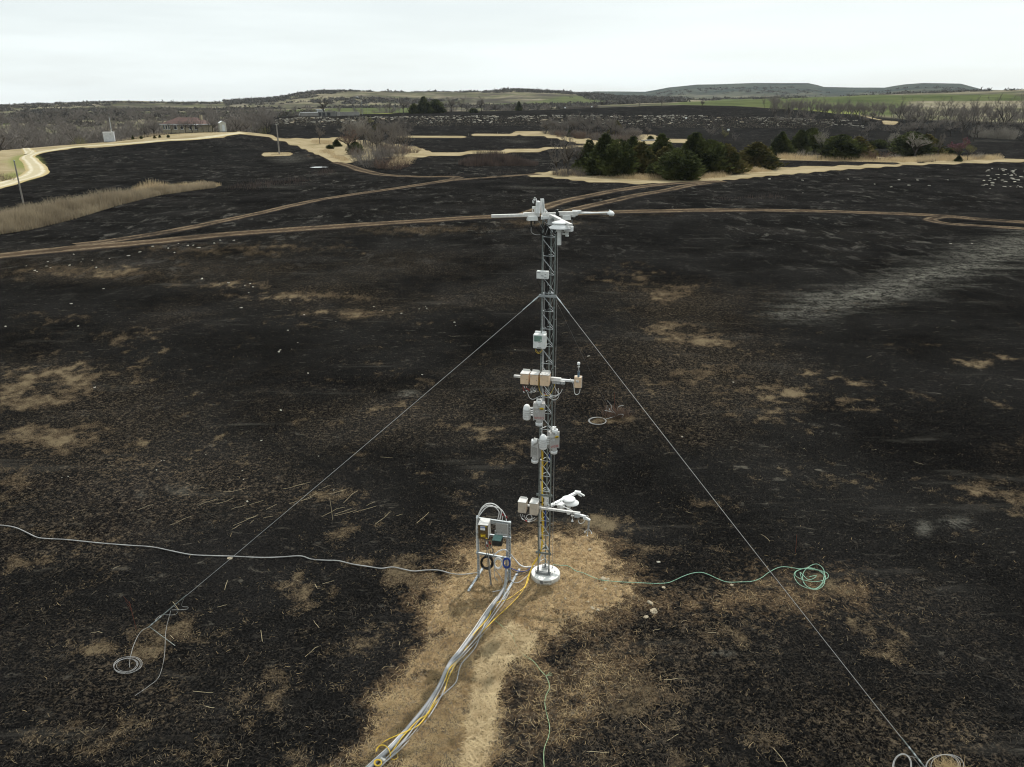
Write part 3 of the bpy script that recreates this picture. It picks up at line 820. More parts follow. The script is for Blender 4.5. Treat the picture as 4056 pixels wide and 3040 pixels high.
for k, ch in enumerate('BARTOX'):
    an = cen_a + .02 + .085 * k
    lettering('stamped_letter', ch, .055, onside(an, .085), (-math.sin(an), math.cos(an), 0), (0, 0, 1), 'ink', t, .001)

tw = thing('lattice_tower', 'slim three-legged galvanised lattice mast standing on a round concrete footing', 'tower', O)
for a, q in LEGS:
    p = MB(); p.tube([loc(a, q, DZ + .03), loc(a, q, 3), loc(a, q, 6), loc(a, q, TOPZ)], .0165, 10)
    for z in (3.05, 6.1): p.tube([loc(a, q, z - .1), loc(a, q, z + .1)], .0195, 10)
    part('leg', p, 'steel', tw)
p = MB(); dz = .385; z = .42; k = 0
while z < TOPZ - .1:
    for i in range(3):
        (a0, q0), (a1, q1) = LEGS[i], LEGS[(i + 1) % 3]
        if i == 2: a0, q0, a1, q1 = a1, q1, a0, q0
        c0, c1 = loc(a0, q0, z), loc(a1, q1, z)
        c2 = loc(a0, q0, min(z + dz - .035, TOPZ))
        p.tube([c0, c1], .0058, 5)
        p.tube([c1 + EZ * .03, c2], .0058, 5)
    z += dz; k += 1
part('bracing', p, 'steel_bright', tw)
p = MB()                                                             # foot: two angle plates with bolts
p.box(loc(0, -SIDE * .2887 - .01, DZ + .052), (SIDE + .10, .10, .012), RT)
p.box(loc(0, -SIDE * .2887 - .06, DZ + .047), (SIDE + .10, .008, .05), RT)
p.box(loc(0, SIDE * .577, DZ + .052), (.15, .10, .012), RT)
part('foot_plate', p, 'dgrey', tw)
p = MB()
for a, q in ((-.2, -.02), (.2, -.03), (.25, .08), (-.08, .2), (.16, .22), (-.1, -.1), (.09, -.1)):
    p.tube([loc(a, q, DZ), loc(a, q, DZ + .075)], .006, 6); p.tube([loc(a, q, DZ), loc(a, q, DZ + .014)], .014, 6)
for a, q in LEGS: p.tube([loc(a, q, DZ + .03), loc(a, q, DZ + .17)], .022, 8)
part('anchor_bolt', p, 'dgrey', tw)
def collar(z, ext):
    p = MB()
    p.box(loc(0.0, -SIDE * .2887 - .03, z), (SIDE + ext, .014, .05), RT)
    for s in (-1, 1):
        d = (loc(0, SIDE * .577, z) - loc(s * SIDE / 2, -SIDE * .2887, z)).normalized()
        p.beam(loc(s * (SIDE / 2 + .02), -SIDE * .2887, z) - d * .06, loc(s * .02, SIDE * .577, z) + d * .06, .014, .05)
    p.tube([loc(-SIDE / 2 - ext / 2 + .01, -SIDE * .2887 - .03, z - .03), loc(-SIDE / 2 - ext / 2 + .01, -SIDE * .2887 - .03, z + .035)], .012, 6)
    p.tube([loc(SIDE / 2 + ext / 2 - .01, -SIDE * .2887 - .03, z - .03), loc(SIDE / 2 + ext / 2 - .01, -SIDE * .2887 - .03, z + .035)], .012, 6)
    part('guy_bracket' if z > 4 else 'clamp_bracket', p, 'steel_bright' if z > 4 else 'steel', tw)
GZ = pt(2165, 1173, TY - .08).z
collar(GZ, .09)
collar(pt(2160, 1963, TY - .1).z, .11)
collar(pt(2150, 2192, TY - .1).z, .10)
for zz_ in (1.1, 2.5, 3.9, 5.3, 6.7):                                # cable ties
    p = MB(); p.tube([loc(SIDE / 2, -SIDE * .2887, zz_), loc(SIDE / 2, -SIDE * .2887, zz_ + .012)], .019, 8); p.tube([loc(-SIDE / 2, -SIDE * .2887, zz_ + .3), loc(-SIDE / 2, -SIDE * .2887, zz_ + .312)], .019, 8)
    part('cable_tie', p, 'black', tw)
s0 = pt(2209, 972, TY); s1 = pt(2188, 2226, TY)
p = MB(); p.tube([s0, (s0 + s1) / 2, s1], .0045, 6)
for vv in (1232, 1406, 1540, 1643, 2055, 2160):
    q = s0.lerp(s1, (vv - 972) / (2226 - 972)); p.tube([q, q - EX * .06 + EY * .02], .0035, 5)
lc = solo('safety_line', p, 'gcable', 'thin vertical steel safety line beside the right leg of the mast', 'cable', s1)
q = s0.lerp(s1, (1643 - 972) / (2226 - 972))
p = MB(); p.box(q - EX * .03, (.12, .05, .016), RT, .003)
solo('cable_guide', p, 'white', 'small white cable guide on the vertical safety line right of the mast', 'bracket', q)

def guy(name, top, end, r, label):
    p = MB(); n = 24; L = (top - end).length
    p.tube([top.lerp(end, k / n) - EZ * (.012 * L * .25 * 4 * (k / n) * (1 - k / n)) for k in range(n + 1)], r, 6)
    d = (end - top).normalized()
    o = thing(name, label, 'guy wire', end)
    part('strand', p, 'wire', o)
    p = MB(); p.tube([top, top + d * .12, top + d * .2, top + d * .45], [.012, .016, .009, .007], 6); part('turnbuckle', p, 'steel_bright', o)
    p = MB()
    for s in (.0, .12, .24): p.tube([end - d * (.05 + s), end - d * (.1 + s)], .014, 6)
    part('clamp', p, 'steel_bright', o)
    return o
gl_top = loc(-SIDE / 2 - .045, -SIDE * .2887 - .04, GZ); gr_top = loc(SIDE / 2 + .045, -SIDE * .2887 - .02, GZ); gb_top = loc(.05, SIDE * .577, GZ)
EL = up(592, 2482, .28); ER = up(3655, 3030, .2); EBk = up(2417, 1628, .2)
guy('guy_wire', gl_top, EL, .0042, 'steel guy wire slanting from the mast to the anchor at lower left')
guy('guy_wire', gr_top, ER, .0044, 'steel guy wire slanting from the mast to the bottom right corner')
guy('guy_wire', gb_top, EBk, .0024, 'thin faint guy wire running behind the mast to the far anchor')

def ground_pts(px, lift): return [up(u, v, lift) for u, v in px]
# left anchor with its rod, loops and coil
an = thing('guy_anchor', 'steel anchor rod with wire loops and a pale coil lying on charred ground', 'anchor', at(711, 2571))
p = MB(); p.tube([up(713, 2573, -.05), EL + Vector((-.01, 0, 0))], .007, 6); part('anchor_rod', p, 'steel', an)
p = MB(); p.tube([EL + (gl_top - EL).normalized() * s for s in (-.05, .1, .5, 1.05)], [.01, .014, .012, .008], 6); part('turnbuckle', p, 'steel', an)
p = MB()
p.tube(crom([EL + (gl_top - EL).normalized() * 1.0, up(720, 2400, .35), up(745, 2406, .3), up(735, 2415, .25), up(680, 2417, .3)]), .004, 5)
p.tube(crom([up(690, 2402, .5), up(705, 2420, .3), up(690, 2436, .2), up(640, 2437, .15), up(615, 2455, .2)]), .0035, 5)
p.tube(crom([up(676, 2420, .35), up(657, 2500, .12), up(651, 2600, .015), up(630, 2680, .012), up(590, 2718, .012), up(535, 2756, .012)]), .0042, 5)
p.tube(crom([EL, up(556, 2505, .2), up(530, 2555, .1), up(514, 2615, .03), up(514, 2645, .02)]), .0045, 5)
part('wire_tail', p, 'hose', an)
def coil(cu, cv, ru, rv, turns, r, lift, jit=.08, tilt=0.0, seed=1):
    rr = random.Random(seed); pts = []
    for k in range(turns * 26 + 1):
        a = 2 * math.pi * k / 26 + .7
        j = 1 + jit * math.sin(k * .13 + seed) + jit * .5 * (k / (turns * 26) - .5)
        cx = cu + ru * j * math.cos(a) * math.cos(tilt) - rv * j * math.sin(a) * math.sin(tilt) + jit * ru * .5 * math.sin(k * .05)
        cy = cv + ru * j * math.cos(a) * math.sin(tilt) * .8 + rv * j * math.sin(a) * math.cos(tilt)
        pts.append(up(cx, cy, lift + .0022 * k / 26 * 3 + .004 * rr.random()))
    mb = MB(); mb.tube(pts, r, 5); return mb
part('wire_coil', coil(502, 2636, 50, 29, 6, .0036, .014, .16, -.22), 'hose', an)
an2 = thing('guy_anchor', 'wire coils and clamps at the bottom right corner beside a tan grass tuft', 'anchor', at(3680, 3040))
part('wire_coil', coil(3572, 3034, 36, 46, 3, .0045, .03, .10, .1, 4), 'hose', an2)
part('wire_coil', coil(3740, 3034, 66, 44, 3, .0055, .03, .16, -.1, 7), 'hose', an2)
p = MB(); p.tube([ER + (gr_top - ER).normalized() * s for s in (-.35, .0, .25, .5)], [.01, .012, .013, .008], 6); part('turnbuckle', p, 'steel', an2)
p = MB(); p.tube(crom([up(3590, 2993, .2), up(3635, 3006, .2), up(3660, 3035, .05)]), .004, 5); p.tube(crom([up(3618, 3003, .25), up(3640, 3030, .1), up(3660, 3060, .03)]), .004, 5); part('wire_tail', p, 'hose', an2)
an3 = thing('guy_anchor', 'distant pale wire coil and tangled wire ends right of the mast', 'anchor', at(2425, 1650))
part('wire_coil', coil(2367, 1668, 34, 14, 4, .008, .02, .05, 0.05, 3), 'hose', an3)
p = MB()
p.tube(crom([up(2440, 1642, .1), up(2423, 1622, .35), up(2420, 1606, .5), up(2405, 1588, .7)]), .009, 5)
p.tube(crom([up(2438, 1638, .05), up(2420, 1632, .25), up(2396, 1627, .35)]), .011, 5)
p.tube(crom([up(2443, 1632, .1), up(2450, 1612, .4), up(2470, 1607, .4)]), .007, 5)
p.tube(crom([up(2441, 1650, .03), up(2455, 1642, .2), up(2469, 1644, .2), up(2463, 1656, .05)]), .008, 5)
p.tube(crom([up(2400, 1660, .02), up(2420, 1655, .05), up(2441, 1648, .06)]), .008, 5)
p.tube(crom([up(2402, 1642, .03), up(2402, 1625, .3), up(2407, 1608, .5)]), .005, 5)
part('wire_tail', p, 'wire', an3)

def front(U, V, q):                    # point seen at (U, V) on the plane q metres behind the tower axis (q < 0: nearer)
    d = Vector(ray(U, V)); o = Vector((0, 0, CAMH))
    t_ = (Vector((O.x, O.y, 0)) + EY * q - o).dot(EY) / d.dot(EY)
    return o + d * t_

# ---- top assembly
FT = Rz(16); TX = FT @ Vector((1, 0, 0)); TYV = FT @ Vector((0, 1, 0))
bl = pt(1947, 857, TY - .42); bc = pt(2148, 851, TY - .08); br = pt(2286, 846, TY + .12)
t = thing('boom_arm', 'long white boom reaching left from the top of the mast', 'boom', bc)
p = MB(); p.beam(bl, pt(2088, 853, TY - .2), .075, .055, bev=.004); part('outer_channel', p, 'boom', t)
p = MB(); p.beam(pt(2076, 851, TY - .21), pt(2134, 850, TY - .1), .10, .075, bev=.004); part('sleeve', p, 'boom', t)
t = thing('boom_arm', 'short white boom reaching right from the top of the mast', 'boom', bc)
p = MB(); p.beam(pt(2145, 850, TY - .09), pt(2203, 849, TY - .0), .06, .06, bev=.004); part('inner_channel', p, 'boom', t)
p = MB(); p.beam(pt(2213, 847, TY + .02), br, .085, .075, bev=.004); part('sleeve', p, 'boom', t)
p = MB(); p.beam(pt(2262, 855, TY + .05), pt(2280, 852, TY + .1), .05, .04); part('clamp', p, 'lid', t)
t = thing('mounting_frame', 'white square frame capping the mast below the crossing booms', 'frame', bc)
f0, f1, f2, f3 = pt(2145, 864, TY - .25), pt(2193, 861, TY - .18), pt(2200, 850, TY + .18), pt(2150, 852, TY + .12)
p = MB()
for a, b in ((f0, f1), (f1, f2), (f2, f3), (f3, f0)): p.beam(a, b, .02, .06)
part('rail', p, 'white', t)
p = MB()
for a, b in ((f0, f2), (f1, f3)): p.beam(a, b, .04, .02)
part('cross_rail', p, 'steel', t)
t = thing('post', 'upright white channel post above the mast top', 'post', pt(2149, 845, TY))
p = MB(); a, b = pt(2150.5, 844, TY - .02), pt(2147.5, 788, TY - .02); n_ = TX
p.beam(a - n_ * .022, b - n_ * .022, .012, .07, upv=TYV); p.beam(a + n_ * .022, b + n_ * .022, .012, .07, upv=TYV); p.beam(a + TYV * .02, b + TYV * .02, .05, .012, upv=TYV); part('channel', p, 'white', t)
p = MB(); p.beam(pt(2156, 829, TY), pt(2166, 841, TY + .06), .03, .03); part('brace', p, 'white', t)
# stacked plate radiation shield
c0, c1 = pt(2131, 845, TY - .18), pt(2131, 796, TY - .18)
t = thing('radiation_shield', 'white stacked-plate radiation shield on the left boom', 'sensor shield', c0)
hgt = c1.z - c0.z
for k in range(10):
    z = c0.z + hgt * (.02 + .086 * k)
    p = MB(); p.lathe((c0.x, c0.y, z), [(.030, .0), (.047, -.006), (.049, 0), (.044, .009), (.026, .016)], 20); part('plate', p, 'white', t)
p = MB(); p.lathe((c0.x, c0.y, c0.z + hgt * .87), [(.046, .0), (.046, .008), (.036, .022), (.012, .03)], 20); part('cap', p, 'white', t)
p = MB(); p.lathe((c0.x, c0.y, c0.z), [(.022, 0), (.022, hgt * .9)], 12); part('core', p, 'mgrey', t)
p = MB(); p.beam((c0.x, c0.y + .05, c0.z + .02), (c0.x, c0.y + .05, c0.z + hgt * .9), .05, .012, upv=(0, 1, 0)); part('bracket', p, 'white', t)
# three-armed wind sensor behind it
Yw = TY - .12
t = thing('wind_sensor', 'white clawed ultrasonic wind sensor behind the stacked-plate shield', 'wind sensor', pt(2124, 846, Yw))
for arm in ([(2127, 797), (2124, 788), (2117, 783), (2115.5, 789)], [(2127, 796), (2120, 792), (2114, 791), (2109.5, 799), (2112, 806)], [(2117, 793), (2114, 800), (2115, 805.5)],
            [(2124, 845), (2115, 843), (2108, 838), (2111, 831)], [(2124, 822), (2116, 822), (2112, 824)]):
    p = MB(); p.tube(crom([pt(u, v, Yw) for u, v in arm], 4), .0065, 6); part('arm', p, 'white', t)
p = MB(); p.lathe(pt(2120, 845, Yw), [(.026, -.05), (.026, .1), (.018, .13)], 12); part('column', p, 'boom', t)
p = MB(); p.box(pt(2114, 824, Yw), (.06, .04, .05), FT, .006); part('housing', p, 'white_dirty', t)

def sensor_box(U, V, w, h, d, Y, m, name, label, yaw=16, legs=()):
    c = pt(U, V, Y); sx, sz = mpp(c)
    R = Rz(yaw)
    t = thing(name, label, 'junction box', c)
    p = MB(); p.box(c + R @ Vector((0, d / 2, 0)), (w * sx, d, h * sz), R, .006, taper=.86); part('case', p, m, t)
    if legs:
        p = MB()
        for u, L in legs: p.tube(crom([pt(U + u, V + h / 2 - 1, Y + .03), pt(U + u, V + h / 2 + L * .5, Y + .03), pt(U + u + 1, V + h / 2 + L, Y + .04)], 4), [.016] * 6 + [.007] * 3, 6)
        part('cable_gland', p, 'black', t)
    return t
sensor_box(2112, 867, 42, 18, .13, TY - .3, 'white_dirty', 'junction_box', 'tapered white junction box hanging under the left boom', 16, ((-8, 24), (6, 14)))
sensor_box(2245, 864, 38, 19, .13, TY - .02, 'white_dirty', 'junction_box', 'tapered off-white junction box hanging under the right boom', 16)
sensor_box(2187, 880, 25, 25, .15, TY - .32, 'mgrey', 'junction_box', 'small grey junction box behind the rim of the upper disc shield', 16)
sensor_box(2272, 857, 16, 9, .1, TY + .05, 'mgrey', 'junction_box', 'small flat grey box under the right end of the top boom', 16, ((-4, 20),))
# black camera
cc = pt(2208, 851, TY - .1)
t = thing('camera', 'small black camera mounted between the two top booms', 'camera', cc)
p = MB(); p.lathe(cc - EZ * .06, [(.03, -.02), (.036, 0), (.036, .09), (.03, .11)], 14); part('body', p, 'blackp', t)
p = MB(); p.box(pt(2207, 838, TY - .1), (.035, .035, .07), FT, .004); p.box(pt(2201, 837, TY - .1), (.018, .02, .05), FT, .002); part('mount', p, 'blackp', t)
p = MB(); p.tube([pt(2208.5, 834, TY - .1), pt(2208, 830, TY - .1)], .017, 8); part('cap', p, 'lid', t)

def disc_shield(uc, vc, ru, rv, tu, tv0, tv1, tw_px, Y, label, up_uv, up_ru, arm, name='aspirated_shield', flip=1):
    c = pt(uc, vc, Y); sx, _ = mpp(c); R_ = ru * sx
    t = thing(name, label, 'sensor shield', c)
    p = MB(); p.lathe(c, [(R_, -.012), (R_, 0), (R_ * .55, .055), (R_ * .42, .085)], 40); part('lower_disc', p, 'white', t)
    c2 = pt(up_uv[0], up_uv[1], Y + .02)
    p = MB(); p.lathe(c2, [(up_ru * sx, -.012), (up_ru * sx, 0), (up_ru * sx * .55, .022), (.02, .034)], 36); part('upper_disc', p, 'white', t)
    p = MB(); p.lathe(((c.x + c2.x) / 2, (c.y + c2.y) / 2, c.z), [(.045, .05), (.045, max(c2.z - c.z - .005, .06))], 16); part('neck', p, 'white_dirty', t)
    b0, b1 = pt(tu, tv0, Y), pt(tu, tv1, Y)
    p = MB(); p.lathe((b0.x, b0.y, 0), [(tw_px * sx / 2, b1.z), (tw_px * sx / 2, b0.z + .03)], 20); part('tube', p, 'white_dirty', t)
    p = MB(); p.lathe((b0.x, b0.y, b0.z), [(tw_px * sx * .8, -.035), (tw_px * sx * .8, .03)], 18); part('collar', p, 'white_dirty', t)
    return t, c, sx
Yd = TY - 1.0
t, c, sx = disc_shield(2221, 901, 46, 8, 2216, 910, 971, 16.5, Yd, 'white double-disc aspirated shield with tube hanging from the forward top boom', (2219, 882), 33, None)
p = MB(); p.box(pt(2252, 907, Yd - .05), (.16, .12, .10), Rz(-25), .012); p.box(pt(2254, 913, Yd - .05), (.12, .10, .05), Rz(-25), .01); part('fan_housing', p, 'white', t)
p = MB(); p.lathe(pt(2246, 924, Yd), [(.035, -.06), (.026, -.02), (.04, .03)], 14); p.beam(pt(2227, 928, Yd), pt(2240, 927, Yd), .05, .02); p.beam(pt(2226, 921, Yd), pt(2234, 917, Yd), .012, .012); part('elbow', p, 'white_dirty', t)
t = thing('boom_arm', 'white boom pointing towards the viewer above the upper disc shield', 'boom', bc)
p = MB(); p.beam(pt(2181, 855, TY - .2), pt(2262, 893, TY - 1.25), .06, .05, bev=.005); part('tube', p, 'boom', t)
p = MB(); p.beam(pt(2188, 859, TY - .3), pt(2215, 873, TY - .6), .085, .075, bev=.004); part('sleeve', p, 'lid', t)
p = MB(); p.beam(pt(2196, 869, TY - .38), pt(2202, 866, TY - .48), .12, .05); part('clamp', p, 'steel', t)
# right: net radiometer on its arm
t = thing('radiometer', 'white domed net radiometer at the right tip of the top boom', 'radiometer', pt(2418, 842, TY + .35))
p = MB(); p.tube([pt(2286, 846, TY + .15), pt(2345, 844.5, TY + .26), pt(2408, 843, TY + .36)], .017, 10); part('arm', p, 'white', t)
p = MB(); p.beam(pt(2268, 838, TY + .1), pt(2301, 839, TY + .17), .05, .05, bev=.008); p.beam(pt(2272, 844, TY + .1), pt(2292, 846, TY + .17), .045, .04, bev=.004); part('clamp', p, 'white', t)
h0 = pt(2419, 845, TY + .36)
p = MB(); p.lathe(h0, [(.075, -.022), (.075, .0), (.05, .03), (.012, .05)], 26); part('upper_sensor', p, 'white', t)
p = MB(); p.lathe(pt(2422, 853, TY + .36), [(.03, .03), (.05, .0), (.045, -.012)], 26); part('lower_sensor', p, 'lid', t)
p = MB(); p.lathe(pt(2415, 836, TY + .36), [(.018, -.01), (.016, .012), (.006, .022)], 14); part('dome', p, 'white', t)
p = MB(); p.tube([pt(2397, 843, TY + .34), pt(2411, 849, TY + .36)], .012, 6); part('bracket', p, 'steel_bright', t)
p = MB(); p.tube(crom([pt(2300, 838, TY + .18), pt(2340, 841, TY + .26), pt(2380, 848, TY + .32), pt(2402, 851, TY + .35)]), .006, 5); part('cable', p, 'gcable', t)

# black looms hanging under the top
t = thing('cable_loom', 'thick black cable loom running down inside the mast from its top', 'cables', loc(-.03, 0, TOPZ))
for k, (a, q) in enumerate(((-.055, -.02), (-.045, .02), (-.03, -.01), (-.06, .03), (-.075, .0), (-.02, .02))):
    zb = [5.9, 5.2, 6.6, 6.2, 4.6, 6.9][k]
    p = MB(); p.tube(crom([loc(a + .02 * math.sin(i * 1.7 + k), q + .012 * math.cos(i + k), TOPZ - .1 - (TOPZ - .1 - zb) * i / 7) for i in range(8)], 4), .011, 6); part('cable', p, 'black', t)
for k, pts in enumerate(([(2144, 889), (2151, 905), (2140, 922), (2150, 930), (2156, 912), (2147, 893)], [(2141, 898), (2139, 912), (2148, 926), (2160, 934), (2185, 936)], [(2192, 916), (2194, 909), (2203, 909), (2207, 917), (2201, 926), (2193, 923), (2193, 913)], [(2150, 890), (2165, 891), (2176, 888)], [(2122, 899), (2130, 912), (2143, 924), (2152, 933)], [(2195, 914), (2202, 911), (2206, 919), (2199, 925), (2194, 919), (2198, 912), (2205, 915)], [(2162, 868), (2170, 872), (2166, 880), (2157, 876)])):
    p = MB(); p.tube(crom([pt(u, v, TY - .22) for u, v in pts], 6), .0085, 5); part('cable_loop', p, 'black', t)
p = MB()
for pts in ([(2134, 876), (2142, 892), (2150, 910), (2154, 925)], [(2266, 871), (2265, 884), (2262, 893)], [(2172, 902), (2166, 915), (2161, 930)], [(2198, 908), (2190, 913)], [(2104, 899), (2105, 920), (2120, 930), (2140, 931)]):
    p.tube(crom([pt(u, v, TY - .2) for u, v in pts], 5), .005, 5)
part('thin_cable', p, 'gcable', t)

# ---- boxes on the mast
def box_on(name, label, cat, U, V, w, h, d, q, m, bev=.006, lid=None, yaw=YAW):
    c = front(U, V, q); sx, sz = mpp(c)
    R = Rz(yaw); ex, ey = R @ Vector((1, 0, 0)), R @ Vector((0, 1, 0))
    t = thing(name, label, cat, c)
    W, Hh = w * sx / math.cos(math.radians(yaw)), h * sz
    p = MB(); p.box(c + ey * d / 2, (W, d, Hh), R, bev); part('case', p, m, t)
    return t, c, ex, ey, W, Hh
t, c, ex, ey, W, Hh = box_on('enclosure', 'flat white landscape-format box high on the mast below the booms', 'enclosure', 2148, 1091, 46, 31, .10, -.20, 'white_dirty', .01)
p = MB(); p.box(c - ey * .004, (W * .94, .012, Hh * .92), RT, .004); part('lid', p, 'white_dirty', t)
p = MB()
for a, z, w_, h_ in ((-.30, .34, .30, .05), (0, -.02, .20, .04), (.28, .10, .14, .06), (.28, -.30, .20, .07), (0, -.12, .36, .02)): p.box(c - ey * .0115 + ex * a * W + EZ * z * Hh, (w_ * W, .002, h_ * Hh), RT)
part('print', p, 'ink', t)
p = MB(); p.tube(crom([front(2131, 1106, -.16), front(2131, 1118, -.14), front(2138, 1130, -.1), front(2146, 1138, -.06)]), .008, 5); part('cable', p, 'black', t)
t, c, ex, ey, W, Hh = box_on('enclosure', 'white portrait-format box with a green-grey display on the mast', 'enclosure', 2135.5, 1355, 48, 55, .17, -.22, 'white_dirty', .012)
p = MB(); p.box(c + ey * .15 + EZ * (Hh / 2 + .012), (W * .92, .04, .05), RT, .008); part('flange', p, 'white', t)
p = MB(); p.box(c - ey * .003 + ex * W * -.10 + EZ * Hh * .22, (W * .62, .008, Hh * .40), RT); part('display', p, 'greenpanel', t)
p = MB()
for a, z, w_, h_ in ((.10, .12, .03, .12), (.16, .13, .03, .07), (.22, .12, .03, .09)): p.box(c - ey * .008 + ex * a * W + EZ * z * Hh, (w_ * W, .003, h_ * Hh), RT)
part('button', p, 'white', t)
p = MB()
for a, z, w_, h_ in ((-.24, .34, .34, .02), (-.24, .26, .30, .012), (-.24, .08, .22, .02), (.02, -.04, .20, .022), (-.28, -.02, .07, .015), (.0, -.42, .34, .03)): p.box(c - ey * (.008 if z > .05 else .001) + ex * a * W + EZ * z * Hh, (w_ * W, .003, h_ * Hh), RT)
part('print', p, 'ink', t)
p = MB()
for pts in ([(2122, 1384), (2122, 1392), (2128, 1399), (2138, 1400), (2145, 1392), (2145, 1384)], [(2124, 1386), (2130, 1396), (2140, 1394), (2150, 1388)]): p.tube(crom([front(u, v, -.14) for u, v in pts]), .0032, 5)
part('cable', p, 'ycable', t)

# middle boom, three beige boxes, three small modules, right-hand box with a mast sensor
t = thing('boom_arm', 'pale horizontal boom across the middle of the mast carrying the beige boxes', 'boom', front(2200, 1502, -.16))
p = MB(); p.beam(front(2036, 1490, -.15), front(2187, 1502, -.15), .055, .05, bev=.004); part('left_tube', p, 'boom', t)
p = MB(); p.beam(front(2182, 1502, -.16), front(2282, 1511, -.16), .05, .045, bev=.004); part('right_tube', p, 'white', t)
p = MB(); p.beam(front(2180, 1500, -.17), front(2222, 1504, -.17), .07, .065, bev=.003)
for u in (2202, 2259): p.beam(front(u, 1500 + (u - 2182) * .09, -.17), front(u + 1.2, 1500.1 + (u - 2182) * .09, -.17), .062, .06)
part('bracket', p, 'boom', t)
for k, (U, V, w, h, lab) in enumerate(((2077, 1503, 32, 41, 'leftmost beige box of three on the middle boom, wires with red tape below'), (2115, 1506, 32, 41, 'middle beige box of three on the middle boom, wire loops below'), (2156, 1509, 35, 43, 'largest right-hand beige box of three, directly in front of the mast'))):
    t, c, ex, ey, W, Hh = box_on('instrument_box', lab, 'instrument box', U, V, w, h, .21, -.36, 'tanbox', .006)
    t['group'] = 'beige boxes on the middle boom'
    p = MB(); p.box(c + ey * .105 + EZ * (Hh / 2 + .004), (W + .012, .225, .01), RT, .003)
    part('lid', p, 'lid', t)
    for s_ in (-1, 1): p = MB(); p.box(c + ey * .20 + EZ * s_ * (Hh / 2 + .02), (W * .86, .012, .05), RT, .003); part('mounting_flange', p, 'lid', t)
    p = MB(); p.tube([c + ex * W * .32, c + ex * W * .32 - ey * .008], .008, 8); part('latch', p, 'steel', t)
    p = MB(); p.box(c + ex * W * -.36 + EZ * Hh * .36 - ey * .001, (.03, .003, .02), RT); part('print', p, 'mgrey', t)
t, c, ex, ey, W, Hh = box_on('module', 'row of three small grey modules under the right half of the middle boom', 'sensor module', 2211, 1517, 50, 11, .07, -.22, 'mgrey', .003)
p = MB(); p.box(c + ey * .03 + EZ * (Hh / 2 + .006), (W * 1.02, .09, .012), RT, .002); part('shelf', p, 'lid', t)
p = MB()
for a in (-.17, .17): p.box(c + ex * a * W - ey * .001, (.01, .012, Hh * 1.02), RT)
part('gap', p, 'dgrey', t)
t, c, ex, ey, W, Hh = box_on('instrument_box', 'slim beige box at the right end of the middle boom', 'instrument box', 2288, 1517, 27, 42, .13, -.22, 'tanbox', .006)
p = MB(); p.box(c + ey * .07, (W + .016, .03, Hh + .016), RT, .004); part('rim', p, 'lid', t)
p = MB(); p.beam(front(2281, 1510, -.225), front(2293, 1512, -.225), .05, .04, bev=.006); part('clamp', p, 'lid', t)
p = MB(); p.tube(crom([front(2269, 1515, -.19), front(2274, 1538, -.19), (front(2276, 1558, -.19)), front(2284, 1564, -.19), front(2294, 1558, -.19), front(2298, 1542, -.19)]), .007, 6); part('cable', p, 'wcable', t)
q = -.18
def stk(v): return front(2292, v, q)
t = thing('gas_sensor', 'stacked sensor head with a white cap standing on the right-hand beige box', 'sensor', stk(1495))
p = MB(); p.box(stk(1482), (.042, .042, (stk(1471) - stk(1495)).z), RT, .006); part('neck', p, 'bluegrey', t)
p = MB(); p.lathe(stk(1472), [(.026, -.015), (.026, .006), (.014, .02), (.011, .05)], 14); part('collar', p, 'dgrey', t)
p = MB(); p.lathe(stk(1459), [(.011, -.05), (.008, .0), (.02, .018), (.026, .03), (.016, .05), (.006, .06)], 14); part('bulb', p, 'lid', t)
for k in range(3):
    a = 2.09 * k + .4
    p = MB(); p.tube([stk(1452) + Vector((.02 * math.cos(a), .02 * math.sin(a), -.01)), stk(1443) + Vector((.022 * math.cos(a), .022 * math.sin(a), 0))], .0022, 4); part('strut', p, 'steel', t)
p = MB(); p.lathe(stk(1441), [(.031, -.022), (.033, -.01), (.031, .022), (.022, .03)], 18); part('cap', p, 'white', t)

t = thing('cable_tangle', 'tangle of grey and white cable loops hanging below the middle boom', 'cables', front(2160, 1530, -.2))
p = MB()
for pts in ([(2090, 1555), (2095, 1572), (2104, 1581), (2115, 1582), (2126, 1576), (2138, 1572)], [(2104, 1538), (2103, 1548), (2110, 1554), (2120, 1553)], [(2111, 1535), (2111, 1545), (2118, 1550), (2122, 1552)], [(2119, 1533), (2114, 1546), (2122, 1548)],
            [(2160, 1545), (2175, 1562), (2190, 1568), (2203, 1567), (2214, 1560)], [(2158, 1550), (2172, 1572), (2188, 1583), (2202, 1583), (2212, 1573), (2215, 1560)], [(2196, 1532), (2205, 1548), (2212, 1560), (2214, 1568)], [(2227, 1542), (2222, 1554), (2213, 1564), (2195, 1574), (2175, 1570)], [(2212, 1538), (2211, 1550), (2214, 1560)], [(2150, 1540), (2152, 1550), (2150, 1566)]):
    p.tube(crom([front(u, v, -.26) for u, v in pts]), .0055, 5)
part('white_cable', p, 'wcable', t)
p = MB()
for pts in ([(2133, 1500), (2134, 1525), (2137, 1545), (2148, 1564), (2160, 1567), (2175, 1566), (2188, 1548), (2195, 1534), (2195, 1522)], [(2139, 1490), (2136, 1512), (2135, 1530)]): p.tube(crom([front(u, v, -.3) for u, v in pts]), .004, 5)
part('yellow_cable', p, 'ycable', t)
p = MB()
for pts in ([(2071, 1528), (2074, 1546), (2080, 1550)], [(2083, 1529), (2087, 1542), (2096, 1548)], [(2078, 1536), (2090, 1541), (2097, 1546)]): p.tube(crom([front(u, v, -.26) for u, v in pts]), .007, 5)
p.tube([front(2157, 1557, -.26), front(2165, 1568, -.26)], .008, 5)
part('red_lead', p, 'red', t)
p = MB()
